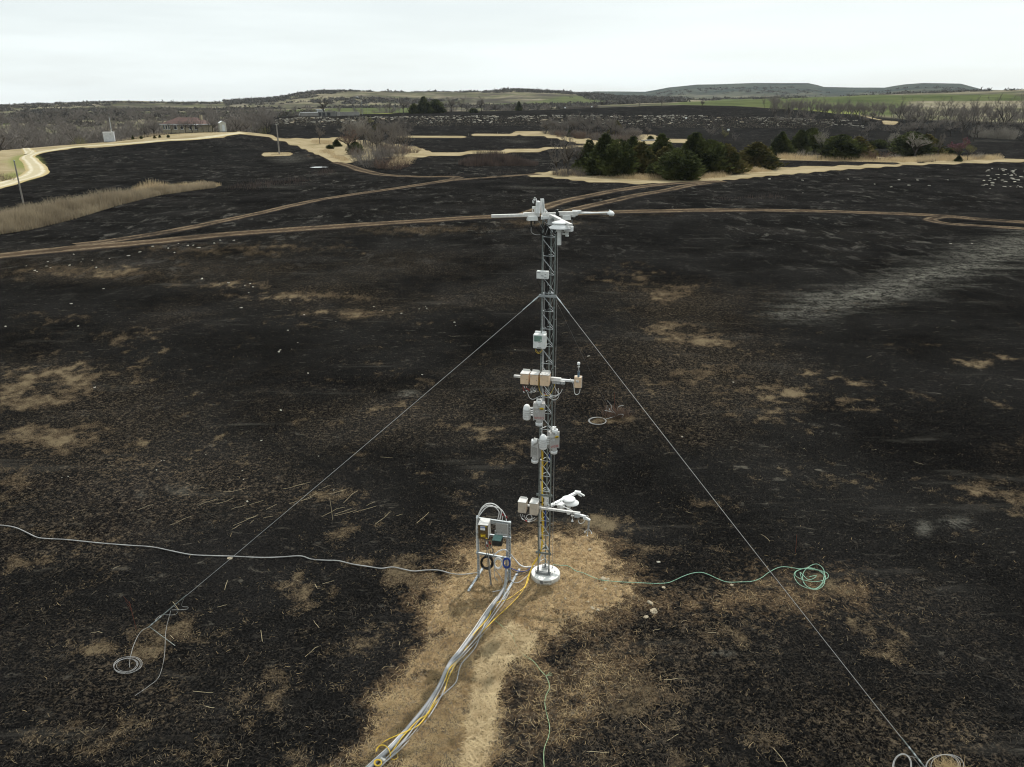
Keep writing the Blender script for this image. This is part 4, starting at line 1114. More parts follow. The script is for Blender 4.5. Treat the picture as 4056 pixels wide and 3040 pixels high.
for pts in ([(2074, 1550), (2076, 1556)], [(2083, 1547), (2087, 1551)], [(2103, 1552), (2104, 1558)], [(2076, 1530), (2078, 1537)], [(2084, 1531), (2086, 1536)]): p.tube([front(u, v, -.26) for u, v in pts], .009, 5)
part('connector', p, 'white', t)
p = MB()
for pts in ([(2103, 1540), (2110, 1530), (2120, 1530), (2122, 1542), (2114, 1549), (2105, 1546)], [(2122, 1538), (2128, 1550), (2134, 1552)], [(2088, 1545), (2096, 1556), (2104, 1557)]): p.tube(crom([front(u, v, -.25) for u, v in pts]), .004, 5)
part('grey_cable', p, 'gcable', t)

# ---- the box-and-dome stations
def station(U, V, w, h, d, q, yaw, code, label, capU, capV, botU, botV):
    t, c, ex, ey, W, Hh = box_on('sampler', label, 'air sampler', U, V, w, h, d, q, 'alloy', .003, yaw=yaw)
    R = Rz(yaw)
    p = MB()
    p.box(c - ey * .004 + EZ * Hh * .37, (W * 1.02, .008, Hh * .26), R, .002)
    for s in (-1, 1): p.box(c + ex * s * (W / 2 + .002) + ey * .004, (.006, .018, Hh * 1.06), R)
    part('door_flange', p, 'lid', t)
    top = c + EZ * Hh / 2 + ey * d * .45 * .6
    p = MB(); p.lathe(top + EZ * .05 - ey * .05, [(.060, -.034), (.064, -.026), (.064, .026), (.056, .034), (.040, .034), (.040, .012)], 26, caps=True); part('inlet_cap', p, 'white', t)
    p = MB(); p.lathe(top + EZ * .05 - ey * .05, [(.039, .006), (.037, .036), (.02, .04)], 20); part('inlet_mesh', p, 'dgrey', t)
    p = MB(); p.box(top + EZ * .045 + ey * .035, (.13, .014, .09), R, .003); part('back_plate', p, 'lid', t)
    p = MB(); p.tube([top + EZ * .0 - ey * .085, top - EZ * .028 - ey * .105], .03, 12); part('boss', p, 'mgrey', t)
    bot = c - EZ * Hh / 2 + ey * d * .35
    p = MB(); p.lathe(bot - EZ * .075 - ey * .03, [(.060, -.05), (.074, -.044), (.076, .0), (.076, .02), (.070, .022), (.066, .0)], 26, caps=True); part('outlet_cup', p, 'white', t)
    p = MB(); p.box(bot - EZ * .03 - ey * .02, (.12, .08, .06), R, .004); p.box(bot - EZ * .055 + ey * .025, (.13, .012, .11), R); part('outlet_neck', p, 'alloy', t)
    p = MB(); p.lathe(bot - EZ * .09 - ey * .03, [(.02, -.06), (.035, -.05), (.04, -.02)], 12); part('spout', p, 'dgrey', t)
    if code:
        lettering('code_lettering', code, .085, c - ey * .002 - EZ * Hh * .37, ex, EZ, 'redink', t, .001, .9)
        p = MB(); o = c - ey * .0095 + ex * W * .22 + EZ * Hh * .205; p.disc(o, ex * .047, EZ * .030, 24); part('sticker', p, 'yellow', t)
        p = MB(); o = c - ey * .0100 + ex * W * .215 + EZ * Hh * .195; p.disc(o - EZ * .006, ex * .038, EZ * .014, 16); p.disc(o + ex * .02 + EZ * .002, ex * .012, EZ * .010, 8); part('sticker_emblem', p, 'brownink', t)
        p = MB(); p.box(c - ey * .0092 - ex * W * .24 + EZ * Hh * .245, (.068, .001, .030), R); p.disc(c - ey * .002 - ex * W * .18 + EZ * Hh * .04, ex * .045, EZ * .022, 20); part('label_plate', p, 'lid', t)
        p = MB(); p.box(c - ey * .0100 - ex * W * .26 + EZ * Hh * .252, (.04, .0006, .004), R); p.box(c - ey * .0100 - ex * W * .33 + EZ * Hh * .240, (.004, .0006, .016), R); p.disc(c - ey * .0026 - ex * W * .23 + EZ * Hh * .045, ex * .017, EZ * .011, 10); p.disc(c - ey * .0026 - ex * W * .10 + EZ * Hh * .035, ex * .012, EZ * .007, 8); part('label_print', p, 'mgrey', t)
    return t, c, ex, ey, W, Hh
def dome(U, V0, V1, w, q, label):
    a, b = front(U, V1, q), front(U, V0, q); sx, _ = mpp(a); r = w * sx / 2; Hh = (b.z - a.z)
    t = thing('dome_shield', label, 'sensor shield', a)
    p = MB(); p.lathe(a, [(r * .2, -.012), (r * .80, .0), (r * .92, .012), (r * .98, Hh * .16)], 28); part('lower_ring', p, 'white', t)
    for k in range(3):
        z = Hh * (.16 + .145 * k)
        p = MB(); p.lathe(a + EZ * z, [(r * .93, 0.004), (r * 1.0, .006), (r * .94, Hh * .145)], 28); part('ring', p, 'white', t)
    z = Hh * .595
    p = MB(); p.lathe(a, [(r * .92, z + .004), (r * .97, z + .006), (r * .90, z + Hh * .14), (r * .76, z + Hh * .27), (r * .5, z + Hh * .36), (r * .2, z + Hh * .40), (.002, z + Hh * .405)], 28); part('dome', p, 'white', t)
    p = MB(); p.tube([a - EZ * .005, a - EZ * .035], .006, 6); part('drip_tip', p, 'lid', t)
    return t, a, Hh, r
t1 = station(2135.5, 1633, 45, 66, .14, -.33, -4, 'W01D', 'grey sampler box marked W01D with white caps, left of the mast', 0, 0, 0, 0)
t, a, Hh, r = dome(2086.5, 1602, 1661, 32, -.27, 'white louvred dome shield left of the box marked W01D')
p = MB()
for v in (1618, 1628, 1636, 1645): p.beam(front(2100, v, -.25), front(2114, v, -.25), .03, .022)
p.beam(front(2112, 1613, -.25), front(2112, 1650, -.25), .02, .02); part('bracket', p, 'white', t)
t2 = station(2197, 1746, 36, 64, .16, -.28, 24, 'W038', 'grey sampler box marked W038 with white caps, turned to the right', 0, 0, 0, 0)
t, a, Hh, r = dome(2151, 1721, 1778, 32, -.40, 'white louvred dome shield in front of the mast, left of the box marked W038')
p = MB()
for v in (1733, 1741, 1750, 1759): p.beam(front(2164, v, -.36), front(2178, v - 1, -.30), .03, .03)
part('bracket', p, 'white_dirty', t)
t3 = station(2117, 1785, 26, 58, .13, -.22, -38, '', 'narrow unmarked sampler box seen edge-on at the left of the mast', 0, 0, 0, 0)
_, c, ex, ey, W, Hh = t3
p = MB(); p.box(c - ey * .003 + EZ * Hh * -.05, (W * .74, .006, Hh * .50), Rz(-38)); part('side_panel', p, 'panelgrey', t3[0])
p = MB(); p.tube([c + EZ * (Hh / 2 + .06) - ex * .07, c + EZ * (Hh / 2 + .055) + ex * .02], .026, 10); part('side_port', p, 'white_dirty', t3[0])

# ---- lower assembly
t = thing('boom_arm', 'long pale boom low on the mast carrying two grey boxes and a sonic sensor', 'boom', front(2150, 2010, -.2))
p = MB(); p.beam(front(2060, 1999, -.2), front(2132, 2010, -.2), .045, .045, bev=.003); part('left_tube', p, 'white', t)
p = MB(); p.beam(front(2130, 2011, -.2), front(2298, 2034, -.2), .05, .05, bev=.004); part('right_tube', p, 'boom', t)
p = MB(); p.beam(front(2296, 2041, -.2), front(2319, 2047, -.2), .05, .045, bev=.003); p.beam(front(2316, 2049, -.2), front(2337, 2061, -.2), .045, .035, bev=.003); p.beam(front(2310, 2054, -.2), front(2338, 2061, -.2), .05, .02); part('end_bracket', p, 'white', t)
p = MB()
for u in (2142, 2204, 2241, 2267): p.beam(front(u, 2012 + (u - 2130) * .136, -.2), front(u + 1, 2012.1 + (u - 2130) * .136, -.2), .055, .056)
part('cable_tie', p, 'dgrey', t)
for k, (U, V, w, h, lab) in enumerate(((2067, 2012, 31, 42, 'outer left warm-grey box on the low boom'), (2113, 2019, 31, 46, 'inner warm-grey box on the low boom, next to the mast'))):
    t, c, ex, ey, W, Hh = box_on('instrument_box', lab, 'instrument box', U, V, w, h, .20, -.40, 'greybox', .006)
    t['group'] = 'grey boxes on the low boom'
    p = MB(); p.box(c + ey * .10 + EZ * (Hh / 2 + .004), (W + .012, .215, .01), RT, .003)
    part('lid', p, 'lid', t)
    for s_ in (-1, 1): p = MB(); p.box(c + ey * .19 + EZ * s_ * (Hh / 2 + .02), (W * .86, .012, .045), RT, .003); part('mounting_flange', p, 'lid', t)
    p = MB(); p.tube([c + ex * W * .30, c + ex * W * .30 - ey * .008], .008, 8); part('latch', p, 'steel', t)
t = thing('cable_tangle', 'grey cable loops with a red tape mark under the low grey boxes', 'cables', front(2100, 2045, -.2))
p = MB()
for pts in ([(2062, 2039), (2066, 2052), (2078, 2062), (2092, 2067), (2110, 2064), (2125, 2056)], [(2070, 2038), (2072, 2048)], [(2084, 2050), (2088, 2042), (2098, 2039), (2107, 2046), (2104, 2056), (2092, 2058), (2085, 2050)], [(2076, 2042), (2084, 2058), (2100, 2062), (2118, 2050)], [(2104, 2042), (2108, 2054), (2100, 2060)]): p.tube(crom([front(u, v, -.28) for u, v in pts]), .0055, 5)
part('grey_cable', p, 'wcable', t)
p = MB(); p.tube([front(2079, 2062, -.28), front(2088, 2066, -.28)], .010, 6); part('red_tape', p, 'red', t)
p = MB(); p.tube([front(2067, 2055, -.28), front(2071, 2058, -.28)], .011, 6); p.tube([front(2092, 2067, -.28), front(2097, 2068, -.28)], .011, 6); part('connector', p, 'white', t)
Yl = TY + .5
t, c, sx = disc_shield(2263, 1991, 30, 8, 2253, 1998, 2036, 14.5, Yl, 'white double-disc aspirated shield low on the right side of the mast', (2252, 1976), 27, None)
p = MB(); p.box(pt(2222, 2004, Yl - .25), (.14, .12, .12), Rz(30), .01); p.box(pt(2216, 1996, Yl - .25), (.2, .12, .02), Rz(30), .004); part('fan_housing', p, 'white_dirty', t)
t = thing('boom_arm', 'white boom rising to the right past the lower disc shield', 'boom', pt(2180, 2003, TY))
a0, a1 = pt(2178, 2006, TY), pt(2281, 1954, TY + .95)
p = MB(); p.beam(a0, a1, .07, .06, bev=.006); part('tube', p, 'white', t)
p = MB(); p.beam(pt(2276, 1950, TY + .95), pt(2300, 1953, TY + .9), .09, .06, bev=.008); p.beam(pt(2296, 1954, TY + .9), pt(2315, 1965, TY + .85), .03, .03); p.beam(pt(2290, 1960, TY + .9), pt(2304, 1967, TY + .85), .02, .02); part('end_clamp', p, 'white', t)
p = MB()
for s in (.15, .35, .62): p.beam(a0.lerp(a1, s), a0.lerp(a1, s + .01), .078, .068)
part('cable_tie', p, 'dgrey', t)
t, c, ex, ey, W, Hh = box_on('junction_box', 'small grey box under the right end of the low boom', 'junction box', 2285, 2045, 20, 14, .10, -.28, 'mgrey', .004)
p = MB(); p.tube([front(2281, 2052, -.24), front(2282, 2068, -.24)], [.016, .008], 8); part('cable_gland', p, 'black', t)
p = MB(); p.tube(crom([front(2290, 2060, -.24), front(2294, 2072, -.24), (front(2304, 2074, -.24)), front(2314, 2066, -.24), front(2318, 2050, -.24), front(2324, 2044, -.24), front(2331, 2047, -.24)]), .006, 6); part('cable', p, 'wcable', t)
t = thing('rain_detector', 'small white bell-shaped sensor hanging beneath the low boom', 'sensor', front(2267, 2055, -.2))
p = MB(); p.tube([front(2267, 2040, -.2), front(2267, 2058, -.2)], .006, 6); p.beam(front(2262, 2043, -.2), front(2273, 2044, -.2), .03, .025); part('stem', p, 'lid', t)
p = MB(); p.lathe(front(2267, 2063, -.2), [(.026, -.018), (.014, .012), (.01, .03)], 12); part('bell', p, 'white', t)
t = thing('sonic_anemometer', 'three-clawed sonic sensor hanging head down from the low boom tip', 'wind sensor', front(2331, 2060, -.2))
j0, j1 = front(2333, 2058, -.2), front(2330, 2100, -.2)
p = MB(); p.tube([j0, j1], .022, 10); part('shaft', p, 'panelgrey', t)
for k, pts in enumerate(([(2327, 2099), (2317, 2106)], [(2329, 2100), (2326.5, 2120)], [(2334, 2099), (2343, 2110)])):
    p = MB(); p.tube([front(u, v, -.2 - (.06 if k == 1 else -.03)) for u, v in pts], .008, 6); part('claw', p, 'lid', t)
    e = front(*pts[1], -.2 - (.06 if k == 1 else -.03))
    p = MB(); p.tube([e - EZ * .012, e - EZ * .03], .013, 8); part('transducer', p, 'white', t)
t, c, ex, ey, W, Hh = box_on('enclosure', 'narrow white box inside the mast above the low boom', 'enclosure', 2161, 1986, 11, 38, .06, -.02, 'white', .004)
p = MB(); p.box(c + ex * .06, (.012, .03, Hh), RT); part('rail', p, 'white', t)
p = MB(); p.tube(crom([front(2183, 2000, -.1), front(2215, 2001, -.05), front(2240, 2011, -.1), front(2268, 2024, -.18)]), .009, 6)
solo('cable', p, 'wcable', 'white cable curving from the mast down to the low boom', 'cable', front(2215, 2001, -.05))

# cables down the mast
def run(name, pts, r, m, label, n=8, cat='cable', group=None):
    p = MB(); p.tube(crom(pts, n), r, 6)
    return solo(name, p, m, label, cat, pts[-1], group)
t = thing('cable_bundle', 'bundle of white, grey and yellow cables tied down the left side of the mast', 'cables', front(2138, 2140, -.05))
for k, (pts, r, m) in enumerate((
    ([(2152, 1000), (2150, 1130), (2150, 1330), (2150, 1440), (2146, 1500), (2148, 1560), (2150, 1590)], .009, 'wcable'), ([(2154, 1560), (2154, 1600), (2148, 1680), (2146, 1720), (2144, 1760)], .011, 'wcable'),
    ([(2157, 1120), (2156, 1240), (2154, 1400), (2151, 1470)], .007, 'gcable'), ([(2143, 1820), (2142, 1900), (2144, 1960), (2140, 2040), (2139, 2120), (2140, 2170), (2143, 2195), (2136, 2225)], .020, 'wcable'),
    ([(2150, 1790), (2150, 1860), (2149, 1930), (2150, 2000), (2150, 2080), (2149, 2150), (2142, 2190), (2128, 2215), (2112, 2240)], .012, 'ycable'), ([(2146, 1780), (2147, 1860), (2146, 1930), (2147, 2010), (2147, 2090), (2146, 2150), (2139, 2190), (2125, 2215), (2108, 2240)], .012, 'ycable'),
    ([(2146, 1955), (2148, 2010), (2152, 2060), (2152, 2090), (2149, 2140)], .008, 'ycable'), ([(2136, 1830), (2136, 1950), (2137, 2070), (2138, 2140), (2134, 2190), (2122, 2225)], .008, 'black'),
    ([(2160, 2025), (2161, 2060), (2160, 2085)], .016, 'bcable'), ([(2176, 1800), (2178, 1815), (2183, 1826), (2178, 1834), (2172, 1828)], .008, 'bcable'), ([(2150, 1855), (2160, 1840), (2171, 1828)], .007, 'ycable'))):
    p = MB(); p.tube(crom([front(u, v, -.055 + .012 * (k % 4)) for u, v in pts], 6), r, 6); part('cable', p, m, t)
p = MB()
for v in (1900, 1990, 2070, 2130): p.tube([front(2143, v, -.06), front(2143, v + 2, -.06)], .036, 8)
part('cable_tie', p, 'black', t)
# ------------------------------------------------------------------ equipment rack left of the mast
RL = at(1895, 2290); RRt = at(2019, 2303)
rx = (RRt - RL); rx.z = 0; RW = rx.length; rx.normalize(); ry = Vector((-rx.y, rx.x, 0))
RR3 = Matrix((rx, ry, EZ)).transposed()
def rk_pt(U, V, q=0.0):
    d = Vector(ray(U, V)); o = Vector((0, 0, CAMH))
    return o + d * ((RL + ry * q - o).dot(ry) / d.dot(ry))
t = thing('equipment_rack', 'galvanised strut-channel rack on floor feet left of the mast', 'rack', (RL + RRt) / 2)
def channel(p, a, b, w, back, side):
    d = (b - a).normalized()
    p.beam(a, b, .006, w, upv=side)
    for s in (-1, 1):
        o_ = side * s * (w / 2 - .003) - back * w / 2 * .9
        p.beam(a + o_, b + o_, w * .9, .006, upv=side)
Pw = .055
for (u0, v0, u1, v1) in ((1892.5, 2044, 1895, 2290), (2018, 2066, 2020, 2303)):
    a, b = rk_pt(u1, v1), rk_pt(u0, v0)
    p = MB(); p.box((a + b) / 2, (Pw, Pw * .8, (b - a).length), RR3, .003)
    part('upright', p, 'strut', t)
    p = MB()
    n = 22
    for k in range(n):
        c = a.lerp(b, (k + .5) / n) - ry * (Pw * .4 + .001); p.box(c, (.016, .003, .034), RR3)
    part('slot', p, 'dgrey', t)
for (v0, v1, m_) in ((2050, 2070.5, 0), (2059, 2079, 1), (2109, 2130.5, 0), (2188, 2212, 0)):
    a, b = rk_pt(1886 if not m_ else 1897, v0, -.045), rk_pt(2024 if not m_ else 2012, v1, -.045)
    p = MB(); p.beam(a, b, .042, .014); p.beam(a - EZ * .034, b - EZ * .034, .042, .012); p.beam(a - EZ * .017 + ry * .02, b - EZ * .017 + ry * .02, .006, .034)
    part('cross_rail', p, 'steel_bright', t)
p = MB(); p.beam(rk_pt(1958, 2170, .06), rk_pt(2003, 2130, .06), .03, .03) if False else None
for (f0, f1, r_) in (((1914, 2250), (1855, 2343), 0), ((2058, 2256), (1991, 2378), 0)):
    a, b = up(*f0, .025), up(*f1, .025)
    p = MB(); p.beam(a, b, .05, .042); part('floor_foot', p, 'strut', t)
    p = MB()
    for k in range(9): p.box(a.lerp(b, (k + .5) / 9) + EZ * .0225, (.016, .03, .002), Rz(math.degrees(math.atan2((b - a).y, (b - a).x)) - 90))
    part('slot', p, 'dgrey', t)
p = MB(); p.tube([rk_pt(2012, 2085, .10), rk_pt(2008, 2200, .14), up(2001, 2322, .04)], .028, 8); part('rear_pipe', p, 'conduit', t)
p = MB(); p.tube([rk_pt(2015, 2255, -.02), up(1994, 2362, .03)], .012, 6); part('brace', p, 'steel', t)

def rbox(name, label, cat, U, V, w, h, d, q, m, bev=.006):
    c = rk_pt(U, V, q); sx, sz = mpp(c)
    t = thing(name, label, cat, c)
    W, Hh = w * sx / abs(rx.x), h * sz
    p = MB(); p.box(c + ry * d / 2, (W, d, Hh), RR3, bev); part('case', p, m, t)
    return t, c, W, Hh
t, c, W, Hh = rbox('control_box', 'brown-fronted control box with white and yellow stickers on the rack', 'control box', 1913.5, 2107.5, 40, 56, .30, -.36, 'lid', .004)
p = MB(); p.box(c - ry * .006 - EZ * Hh * .01, (W * .96, .014, Hh * .96), RR3, .003); part('door', p, 'bronze', t)
p = MB(); p.box(c - ry * .006 + EZ * (Hh / 2 + .002), (W * 1.0, .03, .014), RR3); part('drip_edge', p, 'lid', t)
z_ = .0145
def stick(a, z, w_, h_, m, nm, off=0.0):
    p = MB(); p.box(c - ry * (z_ + off) + rx * a * W + EZ * z * Hh, (w_ * W, .002, h_ * Hh), RR3); part(nm, p, m, t)
stick(-.02, .27, .46, .27, 'white', 'white_sticker'); stick(-.02, .335, .42, .09, 'bluelab', 'sticker_band', .0015)
lettering('sticker_print', 'NEON', .05, c - ry * (z_ + .0035) + rx * -.02 * W + EZ * .335 * Hh, rx, EZ, 'white', t, .0006) if False else None
p = MB()
for k, zz in enumerate((.25, .225, .20)): p.box(c - ry * (z_ + .0015) + rx * -.02 * W + EZ * zz * Hh, (.3 * W, .0012, .008 * Hh), RR3)
for k in range(5): p.box(c - ry * (z_ + .003) + rx * (-.16 + .07 * k) * W + EZ * .335 * Hh, (.035 * W, .0012, .05 * Hh), RR3)
part('sticker_print', p, 'mgrey', t)
stick(.0, -.24, .46, .22, 'yellow', 'yellow_sticker'); stick(.0, -.165, .42, .055, 'brownink', 'sticker_band', .0015)
p = MB(); o_ = c - ry * (z_ + .003) + rx * -.1 * W - EZ * .275 * Hh; p.disc(o_, rx * .035 * W * 1.3, EZ * .03 * Hh, 6); p.box(o_ + rx * .17 * W, (.2 * W, .001, .05 * Hh), RR3); part('sticker_print', p, 'brownink', t)
stick(.30, .40, .16, .05, 'yellow', 'yellow_tag'); stick(.34, -.41, .2, .055, 'ycable', 'yellow_tag')
t, c, W, Hh = rbox('plate', 'flat speckled grey metal plate on the right half of the rack', 'metal plate', 1988, 2100, 50, 48, .05, -.10, 'panelgrey', .004)
p = MB(); p.box(c - ry * .003 - EZ * Hh * .36, (W * .9, .006, Hh * .08), RR3); p.box(c - ry * .003 + rx * W * .45, (.012, .008, Hh), RR3); part('rim', p, 'mgrey', t)
t, c, W, Hh = rbox('power_supply', 'green-topped dark power supply hanging under the grey plate on the rack', 'power supply', 1968, 2153, 38, 22, .20, -.26, 'blackp', .006)
p = MB(); top_ = c + EZ * (Hh / 2)
p.add([top_ - rx * W * .5, top_ + rx * W * .42, top_ + rx * W * .5 + ry * .16 + EZ * .05, top_ - rx * W * .42 + ry * .16 + EZ * .05, top_ - rx * W * .5 - EZ * .02, top_ + rx * W * .42 - EZ * .02, top_ + rx * W * .5 + ry * .16 - EZ * .02, top_ - rx * W * .42 + ry * .16 - EZ * .02], [(0, 1, 2, 3), (4, 5, 1, 0), (5, 6, 2, 1), (7, 4, 0, 3), (6, 7, 3, 2), (7, 6, 5, 4)])
part('sloped_top', p, 'teal', t)
p = MB(); p.box(c + ry * .17 + EZ * (Hh / 2 + .10) + rx * .02, (W * .9, .012, .12), RR3); part('hanger', p, 'steel_bright', t)
p = MB()
for a in (-.3, .3): p.tube([c + ry * .163 + EZ * (Hh / 2 + .12) + rx * (a * W + .02), c + ry * .150 + EZ * (Hh / 2 + .12) + rx * (a * W + .02)], .012, 8)
part('bolt', p, 'dgrey', t)

def rack_cables(name, label, lst, cat='cables'):
    t = thing(name, label, cat, rk_pt(*lst[0][0][0], lst[0][3]))
    for pts, r, m, q, nm in lst:
        p = MB(); p.tube(crom([rk_pt(u, v, q) for u, v in pts], 8), r, 6); part(nm, p, m, t)
    return t
rack_cables('cable_arch', 'white cables arching over the top of the equipment rack', [
    ([(1889, 2180), (1887, 2120), (1888, 2065), (1893, 2048), (1905, 2018), (1922, 2000), (1940, 1995), (1957, 1998), (1972, 2008), (1984, 2022), (1985, 2036), (1980, 2058)], .013, 'wcable', -.08, 'cable'),
    ([(1890, 2180), (1888, 2110), (1890, 2060), (1904, 2024), (1920, 2008), (1938, 2002), (1958, 2008), (1970, 2018), (1977, 2032), (1972, 2058)], .011, 'wcable', -.06, 'cable'),
    ([(1891, 2180), (1890, 2100), (1892, 2058), (1908, 2030), (1930, 2009), (1950, 2007), (1972, 2012), (1988, 2022), (1998, 2038), (2004, 2050), (2006, 2064)], .011, 'wcable', -.05, 'cable'),
    ([(1991, 2040), (1990, 2052), (1990, 2060)], .011, 'wcable', -.05, 'cable'), ([(1990, 2036), (1993, 2044)], .016, 'red', -.06, 'red_tape'), ([(2005, 2046), (2007, 2054)], .015, 'red', -.06, 'red_tape'), ([(1983, 2049), (1981, 2055)], .015, 'red', -.06, 'red_tape')])
rack_cables('cable_drop', 'dark and grey cables falling from the brown control box to the ground', [
    ([(1921, 2136), (1924, 2165), (1928, 2200), (1934, 2250), (1942, 2300), (1947, 2345), (1950, 2390)], .008, 'dgrey', -.28, 'dark_cable'), ([(1932, 2136), (1933, 2170), (1935, 2220), (1940, 2270), (1948, 2320), (1955, 2390)], .009, 'dgrey', -.26, 'dark_cable'),
    ([(1929, 2140), (1932, 2180), (1940, 2240), (1943, 2290), (1940, 2340), (1948, 2390)], .009, 'gcable', -.24, 'grey_cable'), ([(1944, 2160), (1952, 2185), (1958, 2230), (1958, 2280), (1970, 2300)], .009, 'gcable', -.2, 'grey_cable'), ([(1960, 2255), (1985, 2290), (1996, 2330), (1998, 2360), (1990, 2385)], .007, 'gcable', -.1, 'grey_cable'),
    ([(1941, 2150), (1947, 2170), (1954, 2180), (1948, 2192), (1940, 2184)], .010, 'black', -.2, 'loop'), ([(1937, 2146), (1942, 2156)], .014, 'red', -.28, 'red_tape'), ([(1928, 2158), (1932, 2166)], .014, 'red', -.28, 'red_tape'), ([(1927, 2147), (1929, 2156)], .011, 'white', -.29, 'connector')])
def hung_coil(U, V, ru, rv, turns, r, q, m, label, seed):
    rr = random.Random(seed); pts = []
    for k in range(turns * 20 + 1):
        a = 2 * math.pi * k / 20
        j = 1 + .08 * math.sin(k * .31 + seed) + .05 * (rr.random() - .5) - .30 * ((k // 20) % 5) / 5
        pts.append(rk_pt(U + ru * j * math.cos(a), V + rv * j * math.sin(a) + rv * .06 * ((k // 20) % 3), q + .02 * math.sin(k * .17) + .012 * ((k // 20) % 3)))
    p = MB(); p.tube(pts, r, 5)
    return solo('cable_coil', p, m, label, 'cable coil', rk_pt(U, V - rv, q), 'cable coils hung on the rack')
hung_coil(1928, 2226, 25, 26, 11, .009, -.09, 'black', 'black cable coil hanging at the left of the rack', 1)
hung_coil(1972, 2231, 18, 22, 10, .0075, -.09, 'wcable', 'white cable coil hanging in the middle of the rack', 2)
hung_coil(2006, 2231, 15, 20, 9, .008, -.09, 'bcable', 'blue cable coil hanging at the right of the rack', 3)
run('hose', [rk_pt(1958, 2198, -.1), rk_pt(1975, 2185, -.1), rk_pt(1995, 2178, -.08), rk_pt(2012, 2185, -.02), up(2040, 2218, .25), up(2062, 2240, .1), up(2085, 2247, .05), up(2118, 2243, .1)], .017, 'wcable', 'thick white hose from the rack to the foot of the mast', 8, 'hose')
for k, pts in enumerate(([(2020, 2250), (2040, 2267), (2075, 2266), (2100, 2252), (2118, 2230)], [(2028, 2284), (2060, 2278), (2095, 2262), (2116, 2240)], [(2005, 2245), (2020, 2290), (2035, 2308), (2060, 2305), (2090, 2280), (2108, 2262)], [(2018, 2248), (2050, 2262), (2085, 2262), (2108, 2244)])):
    run('cable', [up(u, v, .06 + .04 * (i in (0, len(pts) - 1))) for i, (u, v) in enumerate(pts)], .009, ['black', 'black', 'gcable', 'bcable'][k], ['black cable sagging between rack and mast foot, nearest the hose', 'black cable lying on straw between the rack foot and the mast', 'grey cable looping low between the rack and the concrete footing', 'dark blue cable from the blue coil to the mast foot'][k], 8)

# ------------------------------------------------------------------ cables and ropes on the ground
BND = [(2006, 2300), (1996, 2330), (1975, 2366), (1950, 2400), (1918, 2448), (1890, 2492), (1855, 2540), (1820, 2585), (1785, 2625), (1765, 2660), (1748, 2700), (1728, 2738), (1700, 2780), (1670, 2820), (1630, 2868), (1590, 2915), (1545, 2965), (1495, 3012), (1440, 3062)]
p = MB(); p.tube(crom([up(u, v, .05) for u, v in BND], 8), .038, 10)
cd_ = solo('conduit', p, 'conduit', 'thick grey conduit running from the rack to the lower edge, under the other cables', 'conduit', up(*BND[0], .0))
def offset_run(name, label, m, r, offs, lift, i0=0, i1=None, tail=None, start=None, ph=0.0):
    pts = []
    src = BND[i0:i1]
    for k, (u, v) in enumerate(src):
        i = min(k, len(src) - 2); du, dv = src[i + 1][0] - src[i][0], src[i + 1][1] - src[i][1]
        n_ = math.hypot(du, dv); o_ = offs(k / max(len(src) - 1, 1))
        pts.append((u + -dv / n_ * o_, v + du / n_ * o_))
    if start: pts = start + pts
    if tail: pts = pts + tail
    p = MB(); P_ = [up(u, v, lift + .02 * math.sin(i * 1.3 + ph)) for i, (u, v) in enumerate(pts)]
    p.tube(crom(P_, 8), r, 7)
    return solo(name, p, m, label, 'cable', P_[-1])
sn = math.sin
offset_run('cable', 'grey cable hugging the right side of the thick conduit', 'gcable', .011, lambda s: -14 - 4 * sn(s * 9), .05, 1, None, None, [(1950, 2345)])
run('cable', [up(u, v, .03) for u, v in ((1950, 2395), (1935, 2433), (1907, 2504), (1886, 2560), (1862, 2592), (1831, 2626), (1820, 2650), (1815, 2671), (1803, 2707), (1755, 2752), (1704, 2803), (1674, 2854), (1628, 2914), (1567, 2970), (1501, 3040))], .012, 'gcable', 'grey cable swinging wide to the right of the bundle over straw')
offset_run('cable', 'pale grey cable crossing back and forth over the conduit', 'hose', .010, lambda s: -15 - 13 * sn(s * 7 + 1), .09, 1, None, None, None, 2)
offset_run('cable', 'light grey cable along the left edge of the conduit', 'wcable', .009, lambda s: 6 + 5 * sn(s * 8), .06, 2, None, None, None, 3)
offset_run('cable', 'grey cable looping right of the bundle near the lower edge', 'gcable', .011, lambda s: -27 - 9 * sn(s * 8 + 2.2), .03, 4, None, None, None, 4)
run('cable', [front(2112, 2240, -.03), up(2098, 2275, .1), up(2088, 2310, .03), up(2062, 2352, .02), up(2030, 2388, .02), up(1998, 2418, .02), up(1965, 2448, .03), up(1935, 2478, .05), up(1905, 2508, .07), up(1880, 2535, .07), up(1858, 2560, .05), up(1842, 2572, .02), up(1835, 2590, .02), up(1800, 2640, .03), up(1775, 2690, .03), up(1758, 2740, .03), up(1715, 2800, .03), up(1690, 2835, .04), up(1655, 2875, .07), up(1605, 2900, .09), up(1540, 2928, .05), up(1508, 2950, .02), up(1492, 2975, .02), up(1488, 2990, .02)], .0095, 'ycable', 'yellow cable from the mast foot, straying left of the bundle at its end')
run('cable', [front(2108, 2240, -.05), up(2092, 2285, .1), up(2078, 2325, .03), up(2045, 2352, .02), up(2008, 2376, .02), up(1968, 2388, .02), up(1948, 2410, .03), up(1938, 2440, .05), up(1910, 2475, .08), up(1880, 2508, .08), up(1862, 2535, .05), up(1850, 2560, .03), up(1820, 2610, .03), up(1780, 2650, .06), up(1765, 2690, .06), up(1750, 2720, .04), up(1720, 2780, .06), up(1690, 2830, .06), up(1660, 2850, .08), up(1630, 2880, .09), up(1590, 2925, .06), up(1560, 2968, .04), up(1548, 2985, .02)], .0095, 'ycable', 'yellow cable from the mast foot, weaving over the grey conduit')
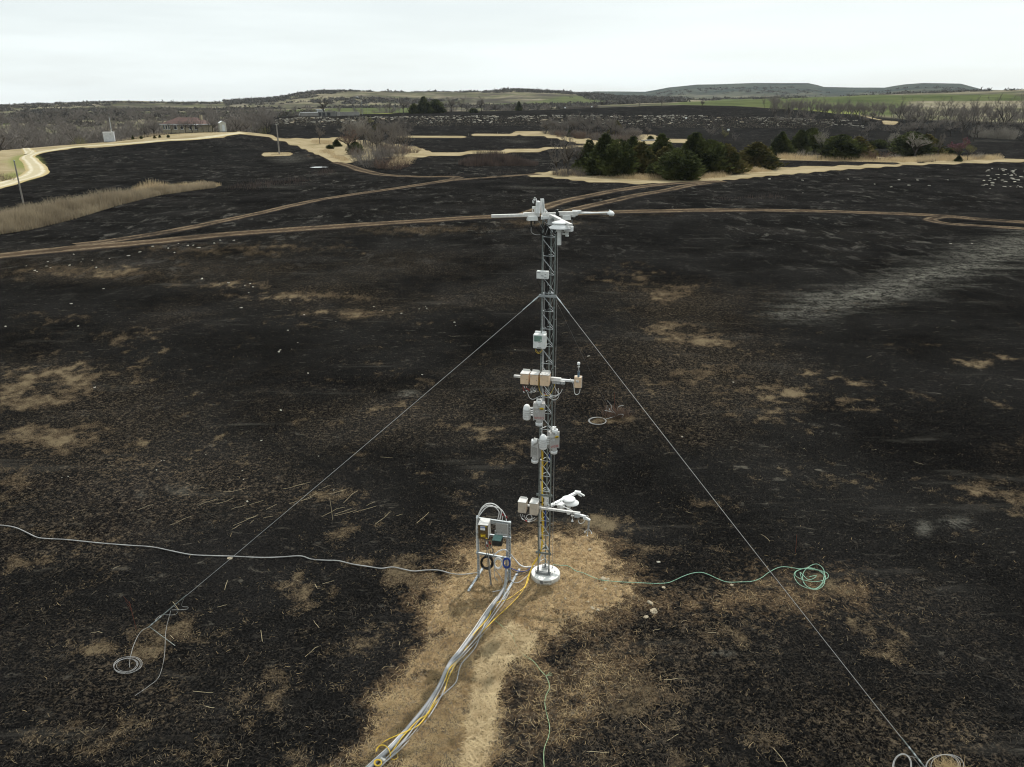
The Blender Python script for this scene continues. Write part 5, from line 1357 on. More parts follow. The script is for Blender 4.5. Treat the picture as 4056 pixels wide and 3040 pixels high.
p = coil(1560, 2996, 15, 14, 1, .009, .02, .03, 0, 5); p.tube(crom([up(1486, 2990, .02), up(1495, 2962, .03), up(1515, 2952, .08), up(1535, 2962, .1), up(1546, 2985, .1), up(1545, 3000, .04)]), .009, 6)
solo('cable_coil', p, 'ycable', 'single open yellow cable ring beside the bundle near the lower edge', 'cable coil', at(1560, 2996))
p = coil(1497, 3022, 14, 12, 4, .009, .07, .12, 0, 6)
solo('cable_coil', p, 'ycable', 'tight yellow cable coil on the bundle at the lower edge', 'cable coil', at(1497, 3022))
t = thing('connector', 'grey and white cable connectors beside the yellow rings on the bundle', 'connector', at(1518, 3005))
p = MB()
for a, b in (((1512, 2996), (1518, 3000)), ((1521, 3002), (1527, 3006))): p.tube([up(*a, .05), up(*b, .05)], .03, 8)
part('collar', p, 'dgrey', t)
p = MB()
for a, b in (((1508, 3004), (1514, 3012)), ((1516, 3010), (1526, 3016))): p.tube([up(*a, .05), up(*b, .05)], .032, 8)
part('plug', p, 'lid', t)
HOSE = [(-60, 2082), (0, 2081), (60, 2090), (110, 2112), (150, 2130), (200, 2135), (260, 2138), (330, 2145), (400, 2152), (500, 2160), (600, 2167), (680, 2183), (760, 2198), (850, 2202), (920, 2204), (1000, 2208), (1060, 2209), (1115, 2207), (1190, 2203), (1235, 2216), (1290, 2220), (1340, 2222), (1400, 2236), (1460, 2245), (1510, 2252), (1555, 2247), (1600, 2256), (1640, 2263), (1690, 2259), (1740, 2260), (1790, 2273), (1830, 2276), (1870, 2272), (1900, 2266), (1914, 2252)]
p = MB(); p.tube(crom([up(u, v, .035) for u, v in HOSE], 8), .0125, 8)
solo('hose', p, 'hose', 'long pale grey line winding over black ground from the left edge to the rack', 'cable', at(1000, 2208))
ROPE = [(2190, 2238), (2215, 2240), (2250, 2243), (2280, 2262), (2310, 2270), (2350, 2288), (2380, 2298), (2410, 2302), (2460, 2306), (2530, 2309), (2600, 2312), (2645, 2309), (2675, 2298), (2705, 2284), (2740, 2272), (2775, 2268), (2805, 2276), (2840, 2292), (2880, 2306), (2930, 2306), (2980, 2303), (3015, 2290), (3045, 2268), (3080, 2250), (3110, 2246), (3160, 2253)]
p = MB(); p.tube(crom([up(u, v, .036) for u, v in ROPE], 8), .0072, 6)
rp_ = [(3160, 2253), (3215, 2256), (3272, 2268), (3278, 2290), (3240, 2304), (3190, 2300), (3152, 2282), (3158, 2262), (3210, 2250), (3262, 2276), (3262, 2318), (3225, 2337), (3185, 2312), (3182, 2270), (3210, 2242), (3240, 2236), (3264, 2262), (3256, 2310), (3222, 2334), (3170, 2318), (3146, 2285), (3155, 2262), (3200, 2252), (3250, 2262), (3270, 2290), (3240, 2330), (3200, 2326), (3178, 2296), (3170, 2268), (3200, 2296), (3226, 2290), (3232, 2280), (3205, 2286)]
p.tube(crom([up(u, v, .035 + .012 * (k % 3)) for k, (u, v) in enumerate(rp_)], 8), .0068, 6)
solo('rope', p, 'grope', 'pale green rope snaking right from the mast foot to a loose coil', 'rope', at(3215, 2290))
STR = [(1950, 2450), (1985, 2478), (2030, 2518), (2040, 2550), (2060, 2580), (2085, 2602), (2115, 2622), (2140, 2655), (2160, 2676), (2172, 2700), (2176, 2725), (2163, 2755), (2158, 2785), (2166, 2830), (2177, 2880), (2172, 2920), (2156, 2965), (2154, 3010), (2157, 3060)]
p = MB(); p.tube(crom([up(u, v, .03) for u, v in STR], 8), .0062, 5)
for a in ((2185, 2668), (2180, 2662), (2188, 2675), (2150, 2666)): p.tube([up(2163, 2678, .02), up(*a, .06)], .004, 4)
solo('rope', p, 'gstring', 'thin frayed green string crossing straw and char to the lower edge', 'string', at(2160, 2678))

# ------------------------------------------------------------------ stones
def rock_mesh(seed, flat, sub=2, rough=.22):
    rr = np.random.default_rng(seed)
    bm = bmesh.new(); bmesh.ops.create_icosphere(bm, subdivisions=sub, radius=1)
    pl = rr.normal(size=(9, 3)); pl /= np.linalg.norm(pl, axis=1)[:, None]; pd = rr.uniform(.55, .85, 9)
    for v in bm.verts:
        for n_, d_ in zip(pl, pd):
            k = v.co.dot(Vector(n_))
            if k > d_: v.co -= Vector(n_) * (k - d_)
        v.co *= 1 + rough * .3 * (rr.random() - .5)
        v.co.z = v.co.z * flat + flat * .55
    me = bpy.data.meshes.new('rock'); bm.to_mesh(me); bm.free()
    return me
ROCKS = [rock_mesh(k, f) for k, f in ((1, .55), (2, .45), (3, .3), (4, .65), (5, .22), (6, .38))]
ROCKS_W = [r.copy() for r in ROCKS]
for r in ROCKS: r.materials.append(M['lime'])
for r in ROCKS_W: r.materials.append(M['limew'])
def rock(P, size, seed, label, group, white=False, stretch=1.0, kind=None):
    me = (ROCKS_W if white else ROCKS)[seed % 6]
    o = bpy.data.objects.new('rock', me); COL.objects.link(o)
    o.location = P - EZ * size * .06; o.rotation_euler = (random.uniform(-.15, .15), random.uniform(-.15, .15), random.uniform(0, 6.28))
    o.scale = (size * stretch, size, size)
    return tag(o, label, 'rock', group)
for k, (u, v, s, lab) in enumerate(((2389, 2295, .085, 'angular tan stone holding down the green rope, left of a pair'), (2409, 2297, .062, 'flat tan stone on the green rope, right of a pair'), (2347, 2410, .070, 'pale angular stone on straw right of the concrete footing'), (2368, 2419, .042, 'small rounded pale stone beside the angular one right of the footing'),
    (2592, 2421, .105, 'large yellowish stone on charred ground below the green rope'), (2574, 2388, .075, 'pinkish stone above the large yellowish one'), (2582, 2395, .04, 'small stone touching the pinkish one'), (2557, 2446, .07, 'flat pinkish stone left below the large yellowish one'), (2629, 2329, .055, 'pale stone just below the green rope bend'), (2327, 2388, .045, 'small pointed stone on straw right of the footing'), (2900, 2318, .05, 'tan stone below the second dip of the green rope'),
    (2437, 2325, .04, 'small pale stone below the rope pair of stones'), (2398, 2335, .045, 'small brownish stone on straw below the rope'), (2238, 2373, .035, 'small white pebble on straw near the footing'), (2608, 2228, .055, 'white stone on char above the green rope'), (2336, 2180, .05, 'pale stone on burnt straw right of the mast'), (910, 2212, .075, 'tan stone beside the pale grey line at left'), (2160, 2377, .03, 'tiny white pebble below the footing'))):
    rock(at(u, v), s, k, lab, None, k in (13, 14))
k = 0
for (u, v) in ((1105, 1395), (1180, 1358), (1330, 1275), (1660, 1225), (1685, 1215), (1690, 1222), (1515, 1232), (1800, 1278), (1805, 1290), (1590, 1243), (1480, 1215), (1672, 1485), (1262, 1808), (1323, 1858), (1322, 1942), (1220, 1480), (990, 1125), (970, 1132), (1002, 1138), (955, 1220), (985, 1160), (905, 1122), (870, 1126), (1110, 1388), (1113, 1626), (1036, 1746), (815, 1802), (620, 1863), (640, 1825), (270, 1888), (245, 1893), (960, 1865), (964, 1900), (980, 1988), (650, 1825), (375, 1536), (2040, 1387), (2330, 1412), (2905, 1515), (2702, 1732), (3850, 965), (3765, 966), (1140, 1310), (1205, 1248), (1150, 1190), (800, 1106), (1155, 1384), (410, 1145), (310, 1293), (282, 1204), (22, 1294), (3464, 731), (3360, 711), (3755, 672), (3560, 714), (3635, 715), (3754, 714), (3178, 716), (3180, 765), (3358, 710), (3048, 711), (3600, 735), (3530, 742), (3680, 737)):
    d_ = at(u, v); rock(d_, d_.length * .0012 * random.uniform(.5, 1.3), k, 'pale flat stone lying loose on the black burnt slope', 'loose stones on the burnt ground', True, random.uniform(1.2, 2.0)); k += 1
for i in range(70):                                                   # white slabs at the right and left edges
    if i < 44: u, v = 3900 + 160 * rng.random()**.7, 668 + 80 * rng.random(); u -= (v - 668) * .6 * rng.random()
    else:
        u = 60 + 900 * rng.random(); v = 1078 - u * .145 + 18 * rng.normal()
    d_ = at(u, v); rock(d_, d_.length * (.0013 if i < 44 else .0010) * random.uniform(.5, 1.4), i, 'white limestone slab among many bedded in the black slope at the far right' if i < 44 else 'white limestone fragment along the black edge below the dirt track', 'limestone slabs on the right-hand slope' if i < 44 else 'limestone fragments below the track', True, random.uniform(1.3, 2.4))
# ------------------------------------------------------------------ vegetation prototypes
def prism(vs, fs, p0, p1, r0, r1, n=3):
    d = p1 - p0
    L = np.linalg.norm(d) + 1e-9; d = d / L
    a = np.cross(d, (0, 0, 1.0) if abs(d[2]) < .9 else (1.0, 0, 0)); a /= np.linalg.norm(a); b = np.cross(d, a)
    o = len(vs)
    for r, p in ((r0, p0), (r1, p1)):
        for k in range(n):
            t = 2 * math.pi * k / n
            vs.append(tuple(p + (a * math.cos(t) + b * math.sin(t)) * r))
    for k in range(n): fs.append((o + k, o + (k + 1) % n, o + n + (k + 1) % n, o + n + k))

def grow(seed, height=1.0, spread=.55, limbs=5, fork=(4, 4, 4, 3), trunk=.28, tw=.0016, droop=0.0, base_r=.022, upright=.55):
    """Bare tree of unit height; returns ((verts, faces) of the trunk and limbs, (verts, faces) of the twigs)."""
    r_ = np.random.default_rng(seed)
    A, B = ([], []), ([], [])
    def branch(p, d, L, r, lev):
        nseg = 3 if lev < 2 else 2
        tgt = A if lev <= 1 else B
        pts = [p]
        for k in range(nseg):
            d = d + r_.normal(0, .16, 3) + np.array((0, 0, .07 - droop)); d = d / np.linalg.norm(d)
            q = pts[-1] + d * L / nseg
            prism(tgt[0], tgt[1], pts[-1], q, r * (1 - .45 * k / nseg), r * (1 - .45 * (k + 1) / nseg), 5 if lev == 0 else 3)
            pts.append(q)
        if lev > len(fork): return
        m = limbs if lev == 0 else fork[lev - 1]
        for j in range(m):
            if lev == 0: pos = pts[-1] * 1.0 if j < 3 else pts[-2]
            else:
                f = .35 + .65 * (j + r_.random()) / m
                i = min(int(f * nseg), nseg - 1); pos = pts[i] + (pts[i + 1] - pts[i]) * (f * nseg - i)
            th = r_.uniform(0, 2 * math.pi) if lev else 2 * math.pi * (j + r_.uniform(-.3, .3)) / m
            side = np.array((math.cos(th), math.sin(th), .25))
            nd = d * (upright if lev == 0 else .55) + side * (spread if lev < 2 else .62) + r_.normal(0, .12, 3)
            nd = nd / np.linalg.norm(nd)
            branch(pos, nd, L * r_.uniform(.55, .85) * (1.25 if lev == 0 else .80), max(r * (.62 if lev == 0 else .50), tw), lev + 1)
    branch(np.array((0., 0., -.01)), np.array((0., 0., 1.)), trunk, base_r, 0)
    zmax = max(max(v[2] for v in A[0]), max(v[2] for v in B[0]))
    s = height / zmax
    A = ([tuple(c * s for c in v) for v in A[0]], A[1]); B = ([tuple(c * s for c in v) for v in B[0]], B[1])
    return A, B

def shrub_mesh(seed, stems=46, width=.55, twigs=9, tw=.004):
    r_ = np.random.default_rng(seed); vs, fs = [], []
    for k in range(stems):
        a = r_.uniform(0, 2 * math.pi); rr = width * math.sqrt(r_.random())
        b = np.array((math.cos(a) * rr * .55, math.sin(a) * rr * .55, -.02))
        d = np.array((math.cos(a) * rr * .9, math.sin(a) * rr * .9, 1.0)) + r_.normal(0, .18, 3)
        L = r_.uniform(.6, 1.0) * (1 - .35 * (rr / width)**2)
        p = b; d = d / np.linalg.norm(d)
        for j in range(3):
            q = p + d * L / 3; prism(vs, fs, p, q, tw * (1.8 - .4 * j), tw * (1.4 - .4 * j)); 
            for w in range(twigs // 3 + (j > 0)):
                f = r_.random(); o = p + (q - p) * f; e = d + r_.normal(0, .55, 3); e = e / np.linalg.norm(e)
                o2 = o + e * L * r_.uniform(.15, .38); prism(vs, fs, o, o2, tw, tw * .5)
            p = q; d = d + r_.normal(0, .18, 3); d = d / np.linalg.norm(d)
    return vs, fs

def cedar_geo(seed, shape='cone', n=2300, width=.36):
    r_ = np.random.default_rng(seed); vs, fs = [], []
    lob = r_.uniform(0, 6.28, 6)
    def prof(t):
        if shape == 'cone': return max(.05, (1 - t)**.72) * min(1, .65 + t * 3)
        if shape == 'oval': return max(.06, math.sin(math.pi * min(1, .16 + t * .84))**.7)
        return max(.06, (1 - t**1.5)) * min(1, .65 + t * 3)
    def R(t, a): return width * prof(t) * (1 + .20 * math.sin(3 * a + lob[0] + 5 * t) + .17 * math.sin(5 * a + lob[1] - 9 * t) + .13 * math.sin(9 * a + 19 * t + lob[2]))
    # unseen inner core added to block light through the crown
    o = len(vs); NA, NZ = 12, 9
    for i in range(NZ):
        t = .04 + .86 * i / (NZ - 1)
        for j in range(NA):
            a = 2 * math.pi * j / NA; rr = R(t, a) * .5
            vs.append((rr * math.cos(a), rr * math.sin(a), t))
    for i in range(NZ - 1):
        for j in range(NA): fs.append((o + i * NA + j, o + i * NA + (j + 1) % NA, o + (i + 1) * NA + (j + 1) % NA, o + (i + 1) * NA + j))
    lead = [(0, 0, 1.0, 1.0)] + [(width * .55 * math.cos(q), width * .55 * math.sin(q), r_.uniform(.62, .93), r_.uniform(.42, .62)) for q in (lob[3], lob[3] + 1.9, lob[3] + 3.4, lob[3] + 4.9)]
    # limbs of sprays: each clump a handful of pointed leaves
    for k in range(n):
        t = r_.random()**1.05 * .97 + .02
        a = r_.uniform(0, 2 * math.pi)
        lx, ly, lh, lw = lead[0 if r_.random() < .5 else 1 + r_.integers(4)]
        rr = R(t, a) * r_.uniform(.55, 1.0) * lw
        c = np.array((lx * (1 - .5 * t) + rr * math.cos(a), ly * (1 - .5 * t) + rr * math.sin(a), t * lh + r_.normal(0, .01)))
        out = np.array((math.cos(a), math.sin(a), r_.uniform(.25, 1.3))) + r_.normal(0, .25, 3); out /= np.linalg.norm(out)
        L = r_.uniform(.06, .15) * (1.15 - .55 * t)
        for w in range(2):
            s = np.cross(out, r_.normal(0, 1, 3)); s /= np.linalg.norm(s); s *= L * r_.uniform(.16, .28)
            o = len(vs)
            vs += [tuple(c - s * .5), tuple(c + out * L * .55 + s), tuple(c + out * L), tuple(c + out * L * .45 - s)]
            fs.append((o, o + 1, o + 2, o + 3))
    return vs, fs

def mk(name, geo, m):
    me = bpy.data.meshes.new(name); me.from_pydata([tuple(float(c) for c in v) for v in geo[0]], [], geo[1])
    me.materials.append(M[m]); me.update(); return me
def joined(name, A, B, ma, mb_):
    me = bpy.data.meshes.new(name); o = len(A[0])
    me.from_pydata([tuple(float(c) for c in v) for v in A[0] + B[0]], [], list(A[1]) + [tuple(i + o for i in f) for f in B[1]])
    me.materials.append(M[ma]); me.materials.append(M[mb_])
    me.polygons.foreach_set('material_index', [0] * len(A[1]) + [1] * len(B[1])); me.update(); return me

GEO = [grow(100 + k, 1, s, l, f, tr, .0016, 0, br, up_) for k, (s, l, f, tr, br, up_) in enumerate((
    (.62, 5, (4, 4, 4, 3), .30, .020, .50), (.72, 6, (4, 4, 4, 3), .24, .022, .40), (.50, 4, (4, 4, 4, 4), .36, .017, .70), (.80, 5, (5, 4, 4, 3), .22, .024, .35), (.40, 4, (4, 4, 4, 3), .42, .014, .85), (.66, 6, (4, 4, 3, 3), .28, .020, .45)))]
BARE_T = [mk('trunk', g[0], 'bark') for g in GEO]
BARE_C = {c: [mk('branches', g[1], c) for g in GEO] for c in ('twig', 'twigpale', 'twigred', 'olive')}
BARE_J = [joined('bare_tree', g[0], g[1], 'bark', 'twig') for g in GEO]
OPEN = [grow(140 + k, 1, .75, 5, (3, 3, 3), .26, .003, 0, .024, .45) for k in range(2)]
SHR = {c: [mk('shrub', shrub_mesh(200 + k, 48, (.55, .8, .65)[k]), c) for k in range(3)] for c in ('twig', 'twigpale', 'twigred', 'olive')}
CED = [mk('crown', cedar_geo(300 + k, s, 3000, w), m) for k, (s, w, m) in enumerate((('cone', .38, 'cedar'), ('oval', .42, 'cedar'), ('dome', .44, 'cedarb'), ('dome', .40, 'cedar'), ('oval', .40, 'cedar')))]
_tv, _tf = [], []
prism(_tv, _tf, np.array((0, 0, -.03)), np.array((.01, 0, .5)), .022, .012, 6)
CED_T = mk('trunk', (_tv, _tf), 'bark')
def link(name, me, parent=None):
    o = bpy.data.objects.new(name, me); COL.objects.link(o)
    if parent: o.parent = parent
    return o

def place(name, cat, label, P, hgt, wid, children, group=None):
    t = thing(name, label, cat, P, group)
    t.rotation_euler = (0, 0, random.uniform(0, 6.28))
    t.scale = (wid, wid, hgt)
    for nm, me in children: link(nm, me, t)
    return t
def dims(P, hp, wp=None):
    sx, sz = mpp(P); return hp * sz, (wp * sx if wp else None)
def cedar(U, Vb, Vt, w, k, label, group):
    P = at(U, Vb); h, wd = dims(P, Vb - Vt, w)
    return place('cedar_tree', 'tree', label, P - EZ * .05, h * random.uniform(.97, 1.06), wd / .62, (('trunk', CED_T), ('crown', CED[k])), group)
def bare(U, Vb, Vt, w, k, label, group, c='twig', r=None, name='bare_tree'):
    P = at_r(U, r) if r else at(U, Vb)
    if r: Vb = project(P)[1]
    h, wd = dims(P, (Vb - Vt) * 1.10, w)
    return place(name, 'tree', label, P, h, (wd / .95) if wd else h * random.uniform(.85, 1.1), (('trunk', BARE_T[k]), ('branches', BARE_C[c][k])), group)
def far_tree(P, h, k, label, group, ws=1.0):
    o = link('bare_tree', BARE_J[k % 6]); o.location = P - EZ * .1; o.scale = (h * ws, h * ws, h); o.rotation_euler = (0, 0, random.uniform(0, 6.28))
    return tag(o, label, 'tree', group)
def shrub(U, Vb, Vt, w, k, label, c='twig', group=None):
    P = at(U, Vb); h, wd = dims(P, Vb - Vt, w)
    o = link('shrub', SHR[c][k % 3]); o.location = P - EZ * .03; o.scale = (wd / 1.3, wd / 1.3, h); o.rotation_euler = (0, 0, random.uniform(0, 6.28))
    return tag(o, label, 'shrub', group)

# cedars on the middle fire break
G = 'cedars along the middle fire break'
for a in ((2330, 688, 566, 84, 0, 'dark cedar at the left end of the middle cedar row'), (2392, 694, 538, 118, 3, 'tall broad dark cedar, second from the left in the middle row'), (2448, 699, 562, 110, 4, 'rounded dark cedar in front of the tall second cedar of the row'), (2500, 688, 553, 88, 0, 'pointed cedar rising behind a bronze-tinged neighbour in the row'),
          (2536, 694, 572, 96, 2, 'bronze-tinged cedar left of the middle gap of the row'), (2588, 706, 648, 46, 1, 'small young bright green cedar at the front of the row'), (2612, 684, 543, 112, 3, 'steeple-topped cedar in the middle of the row'), (2628, 694, 590, 92, 2, 'bronze-tipped cedar below the steeple-topped one'), (2690, 711, 592, 128, 4, 'broad dark cedar standing furthest forward in the row'),
          (2744, 690, 538, 118, 0, 'pointed cedar right of the foremost cedar in the row'), (2756, 703, 668, 44, 1, 'low bushy young cedar right at the foot of the foremost cedar'), (2806, 690, 563, 118, 4, 'rounded dark cedar, second from the right end of the row'), (2872, 688, 574, 104, 2, 'bronze-tinged cedar at the right end of the row'),
          (2990, 668, 565, 128, 2, 'single broad cedar standing apart right of the middle row'), (3022, 672, 632, 60, 3, 'low bronzed young cedar leaning against the single broad cedar')):
    cedar(*a[:5], a[5], G)
G = 'cedars along the right-hand fire break'
for a in ((3090, 621, 524, 76, 3, 'leftmost pointed cedar of the right-hand group'), (3163, 613, 516, 74, 0, 'narrow pointed cedar beside a pale bare tree, right-hand group'), (3207, 610, 514, 72, 4, 'dark cedar left of the pale bare tree in the right-hand group'), (3322, 632, 534, 112, 4, 'broad dark cedar in the middle of the right-hand group'),
          (3392, 628, 545, 92, 2, 'bronze-tinged cedar joined to the broad one in the right-hand group'), (3447, 592, 556, 28, 0, 'tiny pointed cedar in the gap of the right-hand group'), (3480, 588, 552, 48, 1, 'small green cedar behind the grey rounded shrub'), (3604, 622, 524, 108, 4, 'big dark cedar behind a pale branching tree'), (3662, 618, 536, 92, 2, 'bronze-tinged cedar right of the pale branching tree'),
          (3570, 616, 556, 60, 3, 'low cedar left of the big dark one behind the pale branching tree'), (3764, 614, 586, 46, 1, 'low dark cedar left of the pink redbud'), (3795, 640, 616, 24, 0, 'tiny dark cedar at the foot of the pink redbud')):
    cedar(*a[:5], a[5], G)
G = 'cedars among the brush left of centre'
for a in ((1307, 590, 574, 22, 1, 'tiny round cedar on straw left of the reddish tree'), (1334, 581, 553, 30, 0, 'small dark cedar half hidden behind the reddish tree'), (1408, 612, 566, 46, 4, 'dark cedar at the right foot of the reddish tree'), (1445, 540, 510, 34, 0, 'dark cedar inside the grey brush left of centre'), (1499, 522, 489, 42, 2, 'olive cedar top showing above the grey brush'),
          (2256, 543, 513, 18, 0, 'tiny pointed cedar in the middle brush strip'), (2440, 533, 482, 42, 2, 'olive-topped cedar in the middle brush strip'), (2576, 556, 538, 18, 1, 'tiny cedar at the right end of the middle brush strip')):
    cedar(*a[:5], a[5], G)
G = 'far cedars on the terrace skyline'
for a in ((1640, 451, 410, 28, 1, 'far rounded cedar at the left of the skyline cedar trio'), (1680, 451, 387, 48, 0, 'far pointed cedar in the middle of the skyline cedar trio'), (1726, 450, 394, 52, 4, 'far broad cedar at the right of the skyline cedar trio'), (1876, 448, 429, 26, 1, 'small far cedar right of the skyline trio'), (2055, 440, 404, 22, 0, 'lone slim cedar on the black skyline')):
    cedar(*a[:5], a[5], G)

# bare trees and brush left of centre
bare(1268, 572, 496, 58, 0, 'small grey bare tree on straw, left of the reddish tree', None)
bare(1382, 612, 520, 92, 3, 'rounded reddish bare tree at the left of the brush', None, 'twigred')
G = 'bare trees in the brush left of centre'
for i, (u, b, t_, w) in enumerate(((1400, 560, 470, 70), (1440, 570, 474, 74), (1476, 596, 505, 70), (1492, 604, 520, 56), (1520, 560, 478, 64), (1546, 578, 480, 66), (1578, 584, 478, 74), (1604, 570, 492, 58), (1616, 594, 522, 46), (1372, 545, 478, 56), (1422, 540, 468, 60), (1560, 560, 470, 60), (1462, 560, 490, 60), (1510, 590, 520, 60))):
    bare(u, b, t_, w, (i * 2 + 1) % 6, 'slender grey bare tree in the brush thicket left of centre', G, 'twigpale' if i in (0, 1, 9, 10) else 'twig')
bare(1463, 500, 460, 46, 1, 'yellowish budding tree behind the grey brush thicket', None, 'olive')
G = 'brush below the thicket left of centre'
for i, (u, b, t_, w, c) in enumerate(((1420, 655, 596, 80, 'twig'), (1470, 664, 585, 90, 'twig'), (1450, 640, 580, 90, 'twigpale'), (1510, 668, 618, 84, 'twigred'), (1556, 672, 612, 90, 'twigred'), (1600, 662, 618, 70, 'twigred'), (1530, 640, 590, 100, 'twig'), (1590, 612, 566, 90, 'twigred'), (1640, 606, 574, 60, 'twigred'), (1540, 606, 560, 90, 'twigred'), (1410, 620, 580, 60, 'twigred'), (1580, 640, 604, 70, 'twigred'))):
    shrub(u, b, t_, w, i, 'grey multi-stemmed shrub at the front of the brush thicket' if c != 'twigred' else 'reddish-brown shrub at the front of the brush thicket', c, G)
for i in range(16):
    u = 1385 + 260 * rng.random(); b = 585 + 45 * rng.random(); shrub(u, b, b - 48, 86, i, 'tangled grey shrub inside the brush thicket left of centre', 'twig', 'tangled shrubs inside the thicket')
for i in range(16):
    u = 1380 + 240 * rng.random(); b = 560 + 40 * rng.random(); bare(u, b, b - 70 - 30 * rng.random(), 62, i % 6, 'thin grey sapling in the brush thicket left of centre', 'saplings in the thicket', 'twig', None, 'sapling')
shrub(30, 716, 678, 62, 1, 'rounded reddish-grey shrub on green grass at the left edge', 'twigred')
G = 'brush in the middle strip'
for i in range(34):
    u = 2150 + 380 * (i + rng.random()) / 34; b = 522 + (u - 2150) * .075 + 14 * rng.random()
    bare(u, b, b - 44 - 34 * rng.random() * (1.5 if 2250 < u < 2450 else .6), 62, i % 6, 'grey bare sapling in the brush strip behind the cedar row', G, 'twig', None, 'sapling')
for i in range(34):
    u = 2165 + 365 * rng.random(); b = 526 + (u - 2150) * .075 + 14 * rng.random(); shrub(u, b, b - 34, 62, i, 'low reddish shrub in the brush strip behind the cedar row' if i % 3 == 0 else 'low grey shrub in the brush strip behind the cedar row', 'twigred' if i % 3 == 0 else 'twig', G)
bare(2565, 540, 498, 40, 0, 'small round bare tree at the right end of the middle brush strip', None)
G = 'bare trees at the left end of the cedar row'
for i, (u, b, t_, w) in enumerate(((2206, 690, 562, 84), (2252, 694, 545, 96), (2290, 688, 556, 86), (2236, 680, 590, 70))):
    bare(u, b, t_, w, (1, 3, 5, 0)[i], 'spreading grey bare tree at the left end of the cedar row', G)
for i in range(6): shrub(2200 + 20 * i, 694 + (i % 3) * 3, 652, 46, i, 'low grey brush under the bare trees left of the cedar row', 'twig', 'brush left of the cedar row')
bare(2812, 570, 505, 64, 2, 'grey bare tree showing above the right half of the cedar row', None)
bare(2866, 566, 508, 46, 0, 'olive-tinged bare tree behind the right end of the cedar row', None, 'olive')
bare(2900, 575, 530, 50, 4, 'thin bare sapling behind the right end of the cedar row', None)
bare(3255, 633, 520, 66, 2, 'pale upright bare tree between two cedars of the right-hand group', None, 'twigpale')
bare(3530, 606, 516, 84, 0, 'pale bare tree behind the grey rounded shrub', None, 'twigpale')
bare(3626, 627, 534, 100, 3, 'pale branching bare tree standing before the big dark cedar', None, 'twigpale')
bare(3716, 624, 532, 58, 1, 'grey bare tree left of the pink redbud', None)
bare(3396, 600, 530, 70, 5, 'grey bare tree behind the broad cedar of the right-hand group', None)
shrub(3470, 636, 588, 118, 1, 'grey rounded dense shrub in the right-hand group', 'twigred')
for i, (u, b, t_, w) in enumerate(((3150, 622, 588, 50), (3186, 626, 588, 56), (3228, 628, 590, 46), (3545, 628, 604, 60), (3690, 626, 604, 60), (3870, 632, 596, 50), (3890, 630, 600, 40))): shrub(u, b, t_, w, i, 'pale bushy shrub on straw between cedars of the right-hand group', 'twigpale', 'pale shrubs in the right-hand group')
t = bare(3793, 638, 552, 76, 3, 'pink-flowering redbud tree at the right-hand fire break', None, 'twigred', None, 'redbud_tree')
fv, ff = [], []
rr_ = np.random.default_rng(5); cv = GEO[3][1][0]
for k in range(900):
    c = np.array(cv[rr_.integers(len(cv))])
    if c[2] < .55: continue
    s = rr_.normal(0, .02, (3, 3)); o = len(fv); fv += [tuple(c + s[0]), tuple(c + s[1]), tuple(c + s[2])]; ff.append((o, o + 1, o + 2))
link('blossom', mk('blossom', (fv, ff), 'redbud'), t)
bare(3832, 635, 565, 54, 5, 'olive budding tree right of the pink redbud', None, 'olive')

# skyline trees on the terrace
t = thing('dead_tree', 'large open-crowned bare tree standing by the grey ruin on the terrace', 'tree', at_r(1284, 408))
h_ = dims(at_r(1284, 408), project(at_r(1284, 408))[1] - 374)[0]; t.scale = (h_ * .95, h_ * .95, h_)
link('trunk', mk('trunk', OPEN[0][0], 'bark'), t); link('branches', mk('branches', OPEN[0][1], 'bark'), t)
G = 'bare trees along the terrace skyline'
for i, (u, h) in enumerate(((1545, 8), (1560, 6), (1578, 7), (1600, 9), (1612, 11), (1626, 8), (1744, 8), (1760, 9), (1776, 10), (1790, 9), (1800, 11), (1815, 8), (1830, 10), (1845, 9), (1858, 8), (1908, 9), (1925, 7), (1940, 6))):
    far_tree(at_r(u, 465 + 40 * (i % 3)), h * .95, i, 'bare tree in the row right and left of the skyline cedars', G, .9)
for u, r, vt, lab in ((1962, 500, 400, 'forked bare tree on the skyline left of the lone slim cedar'), (2028, 510, 412, 'small bare tree just left of the lone slim cedar'), (2092, 520, 412, 'small bare tree just right of the lone slim cedar'), (2212, 500, 402, 'wide bare tree on the black skyline near the centre'), (2530, 520, 396, 'bare tree at the left of the highest black skyline'), (2616, 500, 377, 'lone bare tree on the highest part of the black skyline'), (2775, 440, 392, 'bare tree rising in front of the black skyline'), (3022, 440, 372, 'lone tall bare tree left of the right-hand treeline')):
    P = at_r(u, r); far_tree(P, max(3., dims(P, project(P)[1] - vt)[0]), u, lab, None, .9)
for i in range(14):
    u = 2245 + 9 * i + 6 * rng.random(); P = at_r(u, 520); far_tree(P, 4 + 3 * rng.random(), i, 'small bare tree in the thin row on the skyline near the centre', 'thin skyline row near the centre', .9)
G = 'bare trees of the right-hand treeline'
for i in range(46):
    if i < 22: u, r, vt = 3045 + 375 * (i + rng.random()) / 22, 352 + 45 * rng.random(), 386 + 26 * rng.random()
    elif i < 32: u, r, vt = 3510 + 250 * (i - 22 + rng.random()) / 10, 345 + 55 * rng.random(), 388 + 34 * rng.random()
    else: u, r, vt = 3750 + 420 * (i - 32 + rng.random()) / 14, 285 + 75 * rng.random(), 386 + 36 * rng.random()
    P = at_r(u, r); far_tree(P, 1.12 * max(4., dims(P, project(P)[1] - vt)[0]), (4, 2, 4, 0, 5)[i % 5], 'bare tree in the dark treeline beyond the burnt field at right', G, .62)
